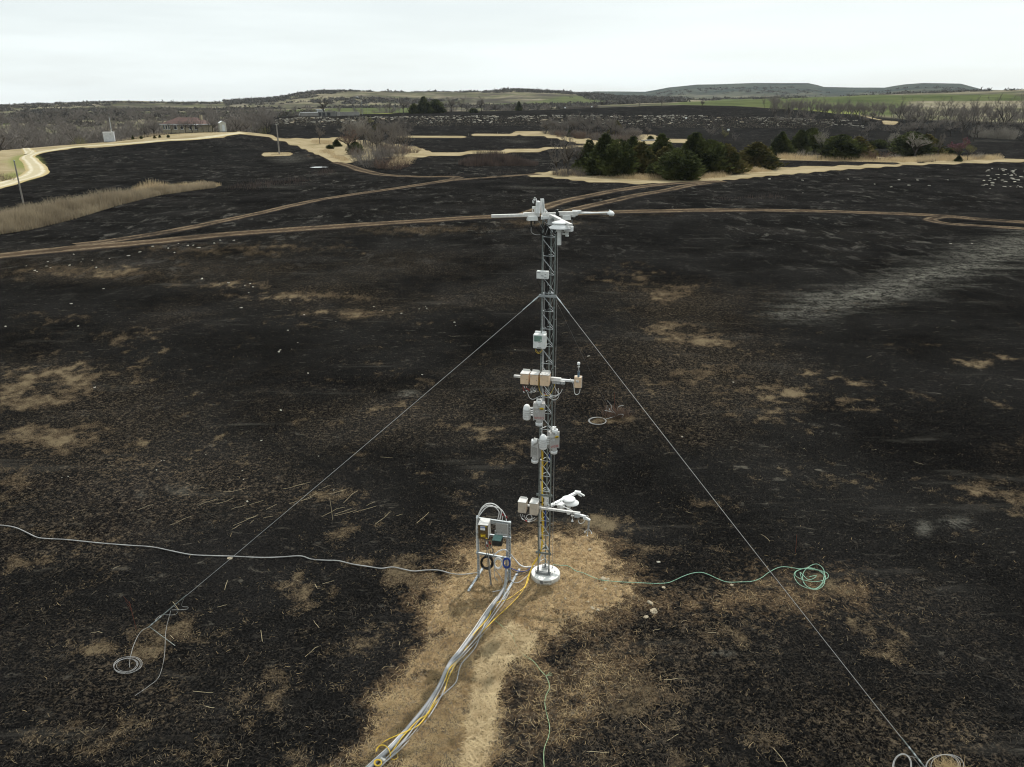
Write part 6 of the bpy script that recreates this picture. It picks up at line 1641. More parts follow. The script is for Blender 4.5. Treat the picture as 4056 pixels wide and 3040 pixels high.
for i in range(60):
    u = 3040 + 1060 * rng.random(); P = at_r(u, 300 + 110 * rng.random() + (45 if u < 3450 else 0)); far_tree(P, 3.5 + 4 * rng.random(), i, 'low bare sapling under the right-hand treeline', 'saplings under the right-hand treeline', 1.2).name = 'sapling'
for i in range(9):
    P = at_r(3880 + 200 * rng.random(), 318 + 16 * rng.random()); o = link('shrub', SHR['twigpale'][i % 3]); o.location = P; o.scale = (5, 5, 4 + rng.random()); tag(o, 'low pale thicket shrub under the treeline at the right edge', 'shrub', 'thicket at the right edge')

# the wooded valley behind the left field
G = 'bare trees in the wooded valley at left'
for i in range(96):
    u = -160 + 1180 * rng.random(); r = 288 + 150 * rng.random()
    if u > 930 and r < 330: continue
    P = at_r(u, r); far_tree(P, (8.0 + 4.5 * rng.random()) * (1.0 if r > 320 else .8), i, 'grey bare tree in the wooded valley behind the left field', G, 1.05)
G = 'bare trees of the farther left tree belt'
for i in range(34):
    u = -120 + 1200 * rng.random(); P = at_r(u, 500 + 240 * rng.random()**.7); far_tree(P, 6 + 4 * rng.random(), i + 3, 'grey bare tree in the farther tree belt beyond the left valley', G, 1.1)
for u, r, vt, k, lab in ((728, 252, 470, 5, 'twiggy bare tree before the middle windows of the red-roofed house'), (778, 255, 478, 1, 'low bare tree before the right windows of the red-roofed house'), (672, 256, 476, 0, 'bare tree at the left corner of the red-roofed house'), (820, 258, 470, 2, 'bare tree at the right corner of the red-roofed house'), (705, 254, 474, 2, 'slender bare tree before the left half of the red-roofed house'), (800, 258, 466, 4, 'upright bare tree before the right end of the red-roofed house'), (757, 256, 462, 1, 'spreading bare tree standing directly in front of the red-roofed house'), (838, 262, 468, 3, 'bare tree between the red-roofed house and the cream shed'), (930, 275, 448, 0, 'large dark-limbed bare tree right of the cream shed'), (951, 280, 470, 1, 'forked bare tree right of the cream shed'), (972, 282, 462, 5, 'leaning bare tree left of the rocky mound'), (690, 292, 440, 0, 'tall bare tree behind the left end of the red-roofed house'), (600, 268, 480, 3, 'pale round bare tree left of the red-roofed house'), (560, 274, 488, 1, 'low spreading bare tree at the field edge left of the house')):
    P = at_r(u, r); h, _ = dims(P, project(P)[1] - vt)
    place('bare_tree', 'tree', lab, P, h, h * .95, (('trunk', BARE_T[k]), ('branches', BARE_C['twig'][k])), 'big bare trees round the house')
for u, r, lab in ((300, 286, 'yellow-green budding bush before the valley wood'), (1045, 330, 'yellow-green bush at the left foot of the rocky mound')):
    P = at_r(u, r); o = link('shrub', SHR['olive'][1]); o.location = P + EZ * (1.5 if u < 500 else 0); o.scale = (3.2, 3.2, 4.5); tag(o, lab, 'shrub')
for i in range(10):
    u = 1000 + 90 * rng.random(); P = at_r(u, 318 + 40 * rng.random()); far_tree(P, 5.5 + 3 * rng.random(), i, 'grey bare tree at the left foot of the rocky mound', 'bare trees at the foot of the rocky mound', 1.1)
for i, (u, v) in enumerate(((527, 554), (560, 551), (613, 549), (633, 546), (667, 546), (478, 550))):
    P = at(u, v); o = link('cedar_tree', CED[i % 3]); o.location = P; o.scale = (.9, .9, .75 + .35 * (i == 0)); tag(o, 'knee-high cedar seedling on the tan verge left of the house', 'shrub', 'cedar seedlings on the verge')

def woodland(name, spots, label):
    protos = [grow(400 + k, 1, .62, 5, (4, 4, 3), .28, .0035, 0, .018, .5) for k in range(4)]
    PV = []
    for A, B in protos:
        v = np.array(A[0] + B[0], np.float32); f = [tuple(q) for q in A[1]] + [tuple(i + len(A[0]) for i in q) for q in B[1]]
        PV.append((v, np.array([q for q in f if len(q) == 4], np.int32)))
    vs, fs, o = [], [], 0
    for k, (P, h, ws) in enumerate(spots):
        v, f = PV[k % 4]; a = random.uniform(0, 6.28); c, s = math.cos(a), math.sin(a)
        q = np.stack([(v[:, 0] * c - v[:, 1] * s) * h * ws + P.x, (v[:, 0] * s + v[:, 1] * c) * h * ws + P.y, v[:, 2] * h + P.z], 1)
        vs.append(q); fs.append(f + o); o += len(v)
    V = np.concatenate(vs).astype(np.float32); F = np.concatenate(fs).astype(np.int32)
    me = bpy.data.meshes.new(name); me.vertices.add(len(V)); me.vertices.foreach_set('co', V.ravel())
    me.loops.add(F.size); me.loops.foreach_set('vertex_index', F.ravel()); me.polygons.add(len(F)); me.polygons.foreach_set('loop_start', np.arange(0, F.size, 4, dtype=np.int32))
    me.update(calc_edges=True); me.materials.append(M['twig'])
    o_ = link(name, me); o_['kind'] = 'stuff'; tag(o_, label, 'woodland')
sp_ = []
while len(sp_) < 330:
    u = -220 + 1250 * rng.random(); r = 292 + 170 * rng.random()
    if u > 930 and r < 345: continue
    sp_.append((at_r(u, r), 7.5 + 5 * rng.random(), 1.1))
woodland('woodland', sp_, 'dense grey leafless wood filling the valley behind the left field')
woodland('woodland', [(at_r(-150 + 1250 * rng.random(), 480 + 230 * rng.random()), 5.5 + 4 * rng.random(), 1.3) for _ in range(230)], 'grey leafless tree belt on the far side of the left valley')
woodland('woodland', [(at_r(1000 + 1400 * rng.random(), 560 + 180 * rng.random()), 4 + 4 * rng.random(), 1.3) for _ in range(120)], 'grey leafless trees along the foot of the middle hill')
woodland('woodland', [(at_r(3040 + 1100 * rng.random(), 400 + 90 * rng.random()), 4 + 4 * rng.random(), 1.2) for _ in range(90)], 'grey leafless undergrowth behind the right-hand treeline')

# ------------------------------------------------------------------ dry grass, straw and scrub (uncountable)
def blades(name, xs, ys, hts, m, lean, width, lay=False, seg=2, kind=True, curl=.5, drop=0.0, ang=None):
    n = len(xs); r_ = np.random.default_rng(len(xs))
    zs = H(xs, ys) - drop
    a = r_.uniform(0, 2 * np.pi, n) if ang is None else r_.normal(ang, .28, n)
    dx, dy = np.cos(a), np.sin(a)
    b = a + r_.normal(0, 1.0, n) if not lay else a + np.pi / 2
    wx, wy = np.cos(b) * width, np.sin(b) * width
    V = np.empty((n, (seg + 1) * 2, 3), np.float32)
    ln = np.abs(r_.normal(lean, lean * .5, n))
    bend = r_.normal(0, curl, n)
    for s in range(seg + 1):
        f = s / seg
        if lay:
            px = dx * hts * (f - .5) + -dy * hts * bend * (f * f - .25) ; py = dy * hts * (f - .5) + dx * hts * bend * (f * f - .25)
            pz = np.abs(r_.normal(0, .012, n)) + .006 + hts * lean * f * r_.uniform(0, 1, n)
        else:
            px, py, pz = dx * hts * ln * f**1.6, dy * hts * ln * f**1.6, hts * f
        w = 1 - .75 * f if not lay else 1 - .3 * abs(f - .5)
        for q, sg in ((0, -1), (1, 1)):
            V[:, s * 2 + q, 0] = xs + px + sg * wx * w; V[:, s * 2 + q, 1] = ys + py + sg * wy * w; V[:, s * 2 + q, 2] = zs + pz
    base = (np.arange(n) * (seg + 1) * 2)[:, None]
    F = np.concatenate([base + np.array([[2 * s, 2 * s + 1, 2 * s + 3, 2 * s + 2]]) for s in range(seg)], 1).reshape(-1, 4).astype(np.int32)
    me = bpy.data.meshes.new(name)
    me.vertices.add(n * (seg + 1) * 2); me.vertices.foreach_set('co', V.ravel())
    me.loops.add(F.size); me.loops.foreach_set('vertex_index', F.ravel())
    me.polygons.add(len(F)); me.polygons.foreach_set('loop_start', np.arange(0, F.size, 4, dtype=np.int32))
    me.update(calc_edges=True); me.materials.append(M[m])
    o = link(name, me)
    if kind: o['kind'] = 'stuff'
    return o
M['stub'] = mat('charred_stubble', (.085, .070, .052), (.014, .013, .012), 1.6, .95, 0, .1, lo=.42, hi=.72)
M['strawm'] = mat('dull_straw', (.21, .165, .10), (.06, .044, .028), 2.5, .95, 0, .1)
M['strawb'] = mat('bright_straw', (.56, .45, .27), (.36, .27, .15), 2.0, .9, 0, .15)
def scatter_poly(pts, n):
    W = np.array(wpoly(pts)); lo, hi = W.min(0), W.max(0); out = []
    c = 0
    while c < n:
        q = rng.uniform(lo, hi, (n * 3, 2)); s = inpoly_sd(q[:, 0], q[:, 1], [tuple(w) for w in W]) > 0
        out.append(q[s]); c += int(s.sum())
    q = np.concatenate(out)[:n]; return q[:, 0], q[:, 1]
def edge_f(x, y, poly, w=1.6):
    s = inpoly_sd(x, y, wpoly(poly)); n_ = fbm(x * .22, y * .22, 19, 4)
    return np.clip((s + 2.2 * n_) / w, .12, 1) * np.clip(.72 + 1.5 * n_, .2, 1.25)
PB_ = [(-80, 890), (0, 876), (150, 846), (300, 818), (450, 790), (600, 766), (760, 744), (850, 738), (858, 744), (640, 774), (480, 812), (300, 868), (130, 910), (-80, 944)]
x, y = scatter_poly([(-80, 890), (0, 876), (150, 846), (300, 818), (450, 790), (600, 766), (760, 744), (850, 738), (858, 744), (640, 774), (480, 812), (300, 868), (130, 910), (-80, 944)], 26000)
o = blades('tall_dry_grass', x, y, rng.uniform(.6, 1.75, len(x)) * np.clip(.35 + edge_f(x, y, PB_, 2.5) * .75, 0, 1.2), 'reed', .22, .022); tag(o, 'band of tall tan grass left standing in the black field at left', 'grass')
PB_ = [(520, 764), (700, 744), (850, 736), (880, 736), (852, 742), (680, 764), (560, 782)]
x, y = scatter_poly(PB_, 5000)
o = blades('tall_dry_grass', x, y, rng.uniform(.7, 1.7, len(x)) * np.clip(.25 + edge_f(x, y, PB_, 2.5) * .8, 0, 1.2), 'dry', .22, .02); tag(o, 'warmer tan end of the standing grass band at left', 'grass')
RP_ = [(1812, 652), (1850, 643), (1960, 637), (2060, 641), (2135, 652), (2120, 660), (1980, 660), (1850, 661)]
x, y = scatter_poly(RP_, 9000)
o = blades('burnt_reeds', x, y, rng.uniform(1.2, 2.6, len(x)) * np.clip(.25 + .85 * edge_f(x, y, RP_, 4.0), 0, 1.1), 'charreed', .16, .025); tag(o, 'oval patch of dark reddish burnt reeds in the middle field', 'reeds')
for poly, n, h in (([(2180, 694), (2320, 700), (2320, 690), (2190, 684)], 2600, (.4, 1.1)), ([(2330, 706), (2600, 716), (2760, 714), (2900, 702), (2900, 690), (2700, 704), (2500, 704), (2340, 698)], 5200, (.4, 1.0)), ([(2900, 690), (3060, 680), (3060, 666), (2920, 676)], 2200, (.4, 1.0)), ([(3060, 632), (3300, 640), (3600, 646), (3980, 634), (3980, 622), (3700, 628), (3300, 630), (3060, 622)], 9000, (.5, 1.2)), ([(1250, 590), (1330, 600), (1400, 640), (1350, 640), (1260, 604), (1230, 580)], 2600, (.3, .9)), ([(1230, 556), (1330, 560), (1330, 575), (1230, 572)], 1200, (.5, 1.1)), ([(1540, 640), (1660, 620), (1640, 650), (1520, 670)], 1600, (.5, 1.1)), ([(230, 568), (420, 558), (700, 534), (900, 526), (900, 530), (700, 541), (420, 565)], 5200, (.4, 1.0)), ([(1070, 612), (1160, 608), (1160, 614), (1070, 617)], 500, (.3, .7))):
    x, y = scatter_poly(poly, n); hf = edge_f(x, y, poly); kk = rng.random(len(x)) < .25 + hf; x, y, hf = x[kk], y[kk], hf[kk]; o = blades('tall_dry_grass', x, y, rng.uniform(*h, len(x)) * hf, 'dry', .4, .03); tag(o, 'fringe of uncut straw-coloured grass along a fire break', 'grass')
for poly, n in (([(850, 742), (1150, 712), (1250, 716), (1300, 730), (1000, 760), (860, 762)], 1800), ([(1200, 690), (1330, 672), (1340, 690), (1240, 704)], 700), ([(2790, 785), (3100, 776), (3150, 790), (2850, 800)], 700), ([(1730, 700), (2060, 690), (2060, 680), (1740, 690)], 900)):
    x, y = scatter_poly(poly, n); hf = edge_f(x, y, poly, 3.0); kk = rng.random(len(x)) < hf; x, y = x[kk], y[kk]; o = blades('burnt_stalks', x, y, rng.uniform(.3, 1.3, len(x)) * hf[kk], 'charreed', .25, .014); tag(o, 'sparse charred stalks standing on burnt ground', 'grass')
# straw litter in the foreground
n0 = 620000
aa = rng.uniform(-.78, .78, n0); rr0 = 1 / rng.uniform(1 / 48., 1 / 7.0, n0)
x, y = rr0 * np.sin(aa), rr0 * np.cos(aa)
tn = samp(TAN, x, y) + .16 * rng.normal(0, 1, n0); br = samp(BRN, x, y) + .08 * rng.normal(0, 1, n0); ph_ = samp(PATH, x, y)
u_ = rng.random(n0)
k1 = (tn > .52) & (u_ < .56)
o = blades('straw_litter', x[k1], y[k1], rng.uniform(.04, .15, int(k1.sum())), 'straw', .35, .0042, True, 2); tag(o, 'matted pale straw around the mast foot and along the cables', 'straw')
kp = (ph_ > .35) & (u_ < .8)
o = blades('straw_litter', x[kp], y[kp], rng.uniform(.06, .22, int(kp.sum())), 'strawb', .5, .0045, True, 2); tag(o, 'lighter trampled straw path running down from the mast foot', 'straw')
ku = (tn > .5) & (u_ > .86) & (u_ < .95)
o = blades('cut_grass', x[ku], y[ku], rng.uniform(.03, .12, int(ku.sum())), 'straw', .9, .004); tag(o, 'short upright tan grass left unburnt around the mast', 'grass')
ku = (tn < .5) & (u_ > .95)
o = blades('charred_stubble', x[ku], y[ku], rng.uniform(.02, .09, int(ku.sum())), 'stub', .6, .0042); tag(o, 'short upright burnt stubble', 'stubble')
k2 = (tn > .44) & (u_ > .62) & (u_ < .80)
o = blades('straw_litter', x[k2], y[k2], rng.uniform(.04, .12, int(k2.sum())), 'strawd', .5, .0045, True, 2); tag(o, 'scorched brown straw mixed into the matted grass', 'straw')
k3 = (tn < .5) & (u_ < .006 + .75 * np.clip(br - .12, 0, .30))
o = blades('straw_litter', x[k3], y[k3], rng.uniform(.025, .08, int(k3.sum())), 'strawm', .45, .0036, True, 2); tag(o, 'scattered straw pieces lying on the burnt ground', 'straw')
k4 = (tn < .5) & (u_ > .44) & (u_ < .50 + .12 * samp(RES, x, y))
o = blades('charred_stubble', x[k4], y[k4], rng.uniform(.03, .10, int(k4.sum())), 'stub', .7, .0042, True, 2); tag(o, 'charred grey grass stubble covering the burnt ground', 'stubble')
n1 = 80
aa = rng.uniform(-.6, .6, n1); rr0 = 1 / rng.uniform(1 / 38., 1 / 9., n1)
x, y = rr0 * np.sin(aa), rr0 * np.cos(aa); cl = fbm(x * .35, y * .35, 91, 3) > -.02
o = blades('loose_stalks', x[cl], y[cl], rng.uniform(.12, .5, int(cl.sum())), 'strawl', .10, .0036, True, 3, curl=.12); tag(o, 'long bleached grass stalks lying loose on the burnt ground', 'stalks')
x, y = scatter_poly([(500, 1960), (900, 1880), (1700, 1960), (1750, 2080), (1300, 2110), (600, 2090)], 30)
o = blades('loose_stalks', x, y, rng.uniform(.2, .75, len(x)), 'strawl', .08, .0042, True, 3, curl=.06, ang=.62); tag(o, 'long pale stalks lying parallel on char left of the rack', 'stalks')
# red dry stems
for i, (u, v, hpx, lab) in enumerate(((540, 2495, 108, 'rust-red dry stem standing beside the left guy anchor'), (2433, 1640, 84, 'rust-red dry stem at the far guy anchor'), (3150, 2190, 70, 'rust-red dry stem above the green rope coil'), (1318, 2060, 86, 'pale dry stem standing in scorched ground left of the rack'), (2175, 2205, 48, 'thin dry stem close behind the mast foot'))):
    P = at(u, v); h, _ = dims(P, hpx); p = MB(); p.tube(crom([P, P + EZ * h * .5 + Vector((-.01, 0, 0)), P + EZ * h + Vector((-.03, .01, 0))]), .0055, 4)
    if i == 0:
        for s in (.6, .75, .9): p.tube([P + EZ * h * s, P + EZ * h * (s + .3) + Vector((-.14 * s, 0, 0))], .003, 3)
    solo('dry_stem', p, 'rust' if i != 3 else 'strawl', lab, 'plant stem', P)
p = MB(); rr_ = random.Random(3)
for (u, v, n, m_) in ((3765, 3046, 700, 0),):
    c = at(u, v); xs = np.array([c.x + rr_.gauss(0, .14) for _ in range(n)]); ys = np.array([c.y - .05 + rr_.gauss(0, .09) for _ in range(n)])
    o = blades('grass_tuft', xs, ys, np.array([rr_.uniform(.04, .14) for _ in range(n)]), 'straw', 1.2, .004, kind=False); tag(o, 'thick tan grass tuft inside the wire coils at the bottom right', 'grass tuft')
c = at(2440, 1648); xs = np.array([c.x + rr_.gauss(0, .22) for _ in range(500)]); ys = np.array([c.y + rr_.gauss(0, .15) for _ in range(500)])
o = blades('grass_tuft', xs, ys, np.array([rr_.uniform(.1, .35) for _ in range(500)]), 'twigred', .8, .008, kind=False); tag(o, 'reddish dead plant tuft at the far guy anchor', 'grass tuft')

# scrub clumps on the distant hills
def scrub(name, n, rlo, rhi, ulo, uhi, s0, s1, m, label, thr, seed, per=26):
    r_ = np.random.default_rng(seed)
    u = r_.uniform(ulo, uhi, n * 6); r = r_.uniform(rlo, rhi, n * 6)
    a = np.arctan((u - 2028) / FPX / 1.06); x, y = r * np.sin(a), r * np.cos(a)
    k = fbm(x * .006, y * .010, seed, 4) > thr
    x, y, r = x[k][:n], y[k][:n], r[k][:n]
    z = H(x, y); N = len(x)
    s = r_.uniform(s0, s1, N)
    off = r_.normal(0, 1, (N, per, 3)) * np.array((1.25, 1.0, .42)); off[..., 2] = np.abs(off[..., 2])
    C = np.stack([x, y, z], 1)[:, None, :] + off * s[:, None, None] * .6
    tri = r_.normal(0, .34, (N, per, 3, 3)) * s[:, None, None, None]
    V = (C[:, :, None, :] + tri).reshape(-1, 3).astype(np.float32)
    me = bpy.data.meshes.new(name); nf = N * per
    me.vertices.add(nf * 3); me.vertices.foreach_set('co', V.ravel()); me.loops.add(nf * 3); me.loops.foreach_set('vertex_index', np.arange(nf * 3, dtype=np.int32))
    me.polygons.add(nf); me.polygons.foreach_set('loop_start', np.arange(0, nf * 3, 3, dtype=np.int32)); me.update(calc_edges=True); me.materials.append(M[m])
    o = link(name, me); o['kind'] = 'stuff'; return tag(o, label, 'scrub')
M['scrub'] = mat('hill_brush', (.105, .092, .078), (.055, .05, .044), .05, .95, 0, .05)
scrub('hill_scrub', 2600, 760, 1560, 900, 2700, 2.0, 4.5, 'scrub', 'dark leafless brush clumps across the pale middle hill', .03, 41)
scrub('hill_scrub', 1000, 800, 1400, -200, 1000, 1.8, 3.6, 'scrub', 'grey leafless brush across the low hills at left', .0, 42)
scrub('hill_scrub', 800, 1250, 2300, 2200, 4200, 2, 4.5, 'scrub', 'dark brush in the folds of the distant flat-topped hills', .05, 43)
scrub('hill_scrub', 700, 560, 800, -150, 1250, 1.5, 3.2, 'scrub', 'grey brush along the far side of the left valley', .02, 44)
# rubble on the terrace slope
G = 'limestone blocks on the terrace slope'
for i in range(200):
    if i < 160: u = 1500 + 1850 * rng.random()**1.05; r = 376 - 22 * rng.random()**2.0
    else: u = 1080 + 420 * rng.random(); r = 374 - 34 * rng.random()**1.4
    rock(at_r(u, r), .22 + .55 * rng.random()**2.4, i, 'pale limestone block on the rocky slope of the terrace', G, i % 3 > 0, 1.2 + 1.4 * rng.random())
p = MB(); vv, f_ = [], []
for i in range(1700):
    u = 1080 + 2350 * rng.random()**1.1; r = 378 - 26 * rng.random()**1.9
    if vnoise(np.array([u * .012]), np.array([r * .12]), 8)[0] < .40: continue
    P = at_r(u, r); s = .10 + .26 * rng.random()**2
    R_ = Rz(360 * rng.random()); e = [Vector((rng.normal(0, .15), rng.normal(0, .15), 0)) for _ in range(4)]
    b_ = [P + R_ @ Vector((sx * s * 1.7, sy * s, 0)) + e[k_] * s for k_, (sx, sy) in enumerate(((-1, -1), (1, -1), (1, 1), (-1, 1)))]
    tz = s * (.3 + .5 * rng.random()); o_ = len(vv)
    vv += [q - EZ * .1 for q in b_] + [q * .85 + P * .15 + EZ * tz * (.7 + .5 * rng.random()) for q in b_]
    f_ += [(o_, o_ + 1, o_ + 5, o_ + 4), (o_ + 1, o_ + 2, o_ + 6, o_ + 5), (o_ + 2, o_ + 3, o_ + 7, o_ + 6), (o_ + 3, o_, o_ + 4, o_ + 7), (o_ + 4, o_ + 5, o_ + 6, o_ + 7)]
p.add(vv, f_); o = solo('rubble', p, 'limew', 'broken white limestone rubble strewn along the terrace slope', 'rubble', at_r(2200, 360)); o['kind'] = 'stuff'
o = blades('dry_tufts', *(lambda q: (q[0], q[1]))((lambda U_, R_: (R_ * np.sin(np.arctan((U_ - 2028) / FPX / 1.06)), R_ * np.cos(np.arctan((U_ - 2028) / FPX / 1.06))))(rng.uniform(1090, 3300, 9000), rng.uniform(344, 376, 9000))), rng.uniform(.1, .4, 9000), 'reed', .5, .03); tag(o, 'dead grass tufts between the rubble of the terrace slope', 'grass')

# ------------------------------------------------------------------ poles, sheds, house, ruin
for u, vb, vt, wp, lab in ((93, 806, 641, 5.5, 'grey wooden pole standing at the grass band at the left edge'), (1107, 612, 497, 5.0, 'grey wooden pole standing in the black field before the rocky mound')):
    P = at(u, vb); h, _ = dims(P, vb - vt); sx, _z = mpp(P)
    lean = Vector((-.06 if u < 500 else -.03, 0, 1)).normalized() if False else EZ
    t = thing('utility_pole', lab, 'pole', P)
    p = MB(); p.tube([P - EZ * .3, P + EZ * h * .5, P + EZ * h], [wp * sx * .62, wp * sx * .52, wp * sx * .42], 10); part('shaft', p, 'pole', t)
    p = MB(); p.lathe(P + EZ * h, [(wp * sx * .5, -.05), (wp * sx * .5, .03), (.01, .08)], 10); part('cap', p, 'steel', t)
def house_frame(U, r, yaw):
    P = at_r(U, r); return P, Rz(yaw)
# white instrument shelter with its mast
P = at(436, 563); R = Rz(20); sx, sz = mpp(P)
t = thing('instrument_shelter', 'small grey-white metal shelter on the tan verge with a thin mast', 'shelter', P)
p = MB(); p.box(P + EZ * 1.35, (2.7, 2.2, 2.5), R, .05); part('wall', p, 'shelter', t)
p = MB(); p.box(P + EZ * 2.62, (2.85, 2.35, .08), R, .02); part('roof', p, 'white_dirty', t)
p = MB(); p.box(P + R @ Vector((.55, -1.14, 0)) + EZ * 2.1, (.5, .12, .4), R, .02); part('vent', p, 'mgrey', t)
p = MB(); p.box(P + EZ * .06, (2.5, 2.0, .16), R); part('base', p, 'dgrey', t)
Pm = at_r(434, 250); hm, _ = dims(Pm, project(Pm)[1] - 450)
t = thing('lattice_mast', 'thin grey lattice mast rising behind the white metal shelter', 'mast', Pm)
p = MB(); hm = min(hm, 12)
for a in (0, 2.09, 4.19): p.tube([Pm + Vector((.14 * math.cos(a), .14 * math.sin(a), 0)), Pm + Vector((.06 * math.cos(a), .06 * math.sin(a), hm * .85))], .035, 5)
for k in range(16):
    z = hm * .85 * k / 16; a = 2.09 * k; p.tube([Pm + Vector((.13 * math.cos(a), .13 * math.sin(a), z)), Pm + Vector((.12 * math.cos(a + 2.09), .12 * math.sin(a + 2.09), z + .5))], .02, 4)
part('frame', p, 'mgrey', t)
p = MB(); p.tube([Pm + EZ * hm * .8, Pm + EZ * hm], .03, 5); part('tip', p, 'steel', t)
for i, (u, v, h, lab) in enumerate(((219, 570, .75, 'short white instrument post, leftmost on the tan verge'), (290, 568, .9, 'white instrument post with a small head on the tan verge, second from left'), (362, 564, 1.3, 'white instrument post nearest the metal shelter on the tan verge'))):
    P = at(u, v); t = thing('instrument_post', lab, 'instrument post', P)
    p = MB(); p.tube([P, P + EZ * h], .05, 6); part('post', p, 'lid', t)
    p = MB(); p.box(P + EZ * h, (.42, .34, .42), Rz(15), .04); part('box', p, 'white', t)
for i, (u, v, h, lab) in enumerate(((267, 568, 2.9, 'thin pole with a white head behind the instrument posts, left one'), (284, 567, 2.4, 'thin pole with a white head behind the instrument posts, right one'), (500, 553, 2.2, 'thin white pole right of the metal shelter'))):
    P = at(u, v); t = thing('sensor_pole', lab, 'pole', P)
    p = MB(); p.tube([P, P + EZ * h], .03, 5); part('post', p, 'steel', t)
    p = MB(); p.box(P + EZ * h, (.5, .3, .16), Rz(10), .03); part('head', p, 'white', t)
A, B = at(160, 577), at(350, 566)
t = thing('rail_fence', 'low grey wire fence behind the instrument posts on the tan verge', 'fence', A)
p = MB()
for k in range(3): p.tube([A.lerp(B, s / 10) + EZ * (.3 + .3 * k) for s in range(11)], .025, 4)
part('wire', p, 'steel', t)
for k in range(9):
    q = A.lerp(B, k / 8); p = MB(); p.tube([q - EZ * .1, q + EZ * 1.0], .04, 5); part('post', p, 'steel', t)
# stone house with a red hipped roof
P = at_r(742, 268); R = Rz(-14); P = P + EZ * .15
t = thing('house', 'low tan stone house with a red-brown hipped roof among bare trees', 'house', P)
Lh, Dh, Hh = 13.0, 7.5, 2.5
p = MB(); p.box(P + EZ * Hh / 2, (Lh, Dh, Hh), R); part('wall', p, 'stonewall', t)
p = MB(); e = .5
cs = [P + R @ Vector((sx * (Lh / 2 + e), sy * (Dh / 2 + e), Hh)) for sx, sy in ((-1, -1), (1, -1), (1, 1), (-1, 1))]
rd = [P + R @ Vector((-3.4, 0, Hh + 1.9)), P + R @ Vector((3.4, 0, Hh + 1.9))]
p.add(cs + rd, [(0, 1, 5, 4), (2, 3, 4, 5), (1, 2, 5), (3, 0, 4), (3, 2, 1, 0)]); rf = part('roof', p, 'roofred', t)
p = MB()
for a, b in ((0, 1), (1, 2), (2, 3), (3, 0)): p.beam(cs[a] - EZ * .08, cs[b] - EZ * .08, .12, .16)
part('gutter', p, 'white_dirty', rf)
p = MB(); p.box(P + R @ Vector((4.6, .6, Hh + 1.7)), (.7, .7, 1.9), R); part('chimney', p, 'stonewall', rf)
for a, w_ in ((-5.9, .4), (-5.0, .4), (-4.1, .4), (-1.8, .9), (.5, .7), (3.6, .8), (5.4, .7)):
    q = P + R @ Vector((a, -Dh / 2, 1.55))
    p = MB(); p.box(q, (w_ + .2, .12, 1.35), R); w = part('window', p, 'white_dirty', t)
    p = MB(); p.box(q + R @ Vector((0, -.05, 0)), (w_, .10, 1.12), R); part('pane', p, 'glass', w)
p = MB(); p.box(P + R @ Vector((6.3, -Dh / 2 - .8, 2.4)), (1.6, 1.6, .08), R); part('porch_roof', p, 'white', t)
def gable(name, label, cat, P, R, w, d, h, rise, mw, mr, door=True):
    t = thing(name, label, cat, P)
    p = MB(); q = [P + R @ Vector(v) for v in ((-w / 2, -d / 2, 0), (w / 2, -d / 2, 0), (w / 2, d / 2, 0), (-w / 2, d / 2, 0), (-w / 2, -d / 2, h), (w / 2, -d / 2, h), (w / 2, d / 2, h), (-w / 2, d / 2, h), (0, -d / 2, h + rise), (0, d / 2, h + rise))]
    p.add(q, [(0, 1, 5, 8, 4), (2, 3, 7, 9, 6), (1, 2, 6, 5), (3, 0, 4, 7), (3, 2, 1, 0)]); part('wall', p, mw, t)
    p = MB(); e = .12
    for s in (-1, 1):
        a = [Vector((0, -d / 2 - e, h + rise + .06)), Vector((s * (w / 2 + e), -d / 2 - e, h - .02)), Vector((s * (w / 2 + e), d / 2 + e, h - .02)), Vector((0, d / 2 + e, h + rise + .06))]
        a = [P + R @ v for v in a]; p.add(a + [v + EZ * .06 for v in a], [(3, 2, 1, 0), (4, 5, 6, 7), (0, 1, 5, 4), (1, 2, 6, 5), (2, 3, 7, 6), (3, 0, 4, 7)])
    part('roof', p, mr, t)
    if door: p = MB(); p.box(P + R @ Vector((w * .05, -d / 2 - .02, h * .45)), (w * .4, .05, h * .8), R); part('door', p, 'white_dirty', t)
    return t
gable('shed', 'small cream gabled shed with a white roof beside the house trees', 'shed', at_r(877, 262), Rz(32), 1.9, 2.3, 2.5, .6, 'shedw', 'shedroof')
# ruin on the terrace
P = at_r(1305, 388); R = Rz(-4)
t = thing('ruin', 'dark grey block ruin on the rocky terrace beside the open-crowned tree', 'ruin', P)
p = MB(); p.box(P + EZ * 1.0, (9.2, 4.5, 2.1), R); part('wall', p, 'ruin', t)
for a, w_ in ((-1.8, 1.3), (.6, 1.5), (-3.6, .9)):
    p = MB(); p.box(P + R @ Vector((a, -2.26, .9)), (w_, .06, 1.5), R); part('opening', p, 'glass', t)
p = MB(); p.box(P + R @ Vector((3.4, -2.35, 1.2)), (1.1, .3, 2.4), R); part('buttress', p, 'ruin', t)
P = at_r(1237, 396)
t = thing('low_building', 'low grey building with a white roof edge left of the block ruin', 'building', P)
p = MB(); p.box(P + EZ * .8, (9.5, 5, 1.7), R); part('wall', p, 'ruinl', t)
p = MB(); p.box(P + EZ * 1.72, (9.8, 5.3, .16), R); part('roof_edge', p, 'white', t)
p = MB(); p.beam(P + R @ Vector((-4.85, -2.6, 1.7)), P + R @ Vector((-5.5, -2.6, 0)), .2, .14); part('ramp_rail', p, 'white', t)
P = at_r(1272, 412)
t = thing('pavilion', 'white flat-roofed pavilion behind the low grey building', 'building', P)
p = MB(); p.box(P + EZ * 1.6, (3.0, 2.2, 2.6), R); part('wall', p, 'mgrey', t)
p = MB(); p.box(P + EZ * 3.0, (3.7, 2.9, .25), R, .05); part('roof', p, 'white', t)
p = MB()
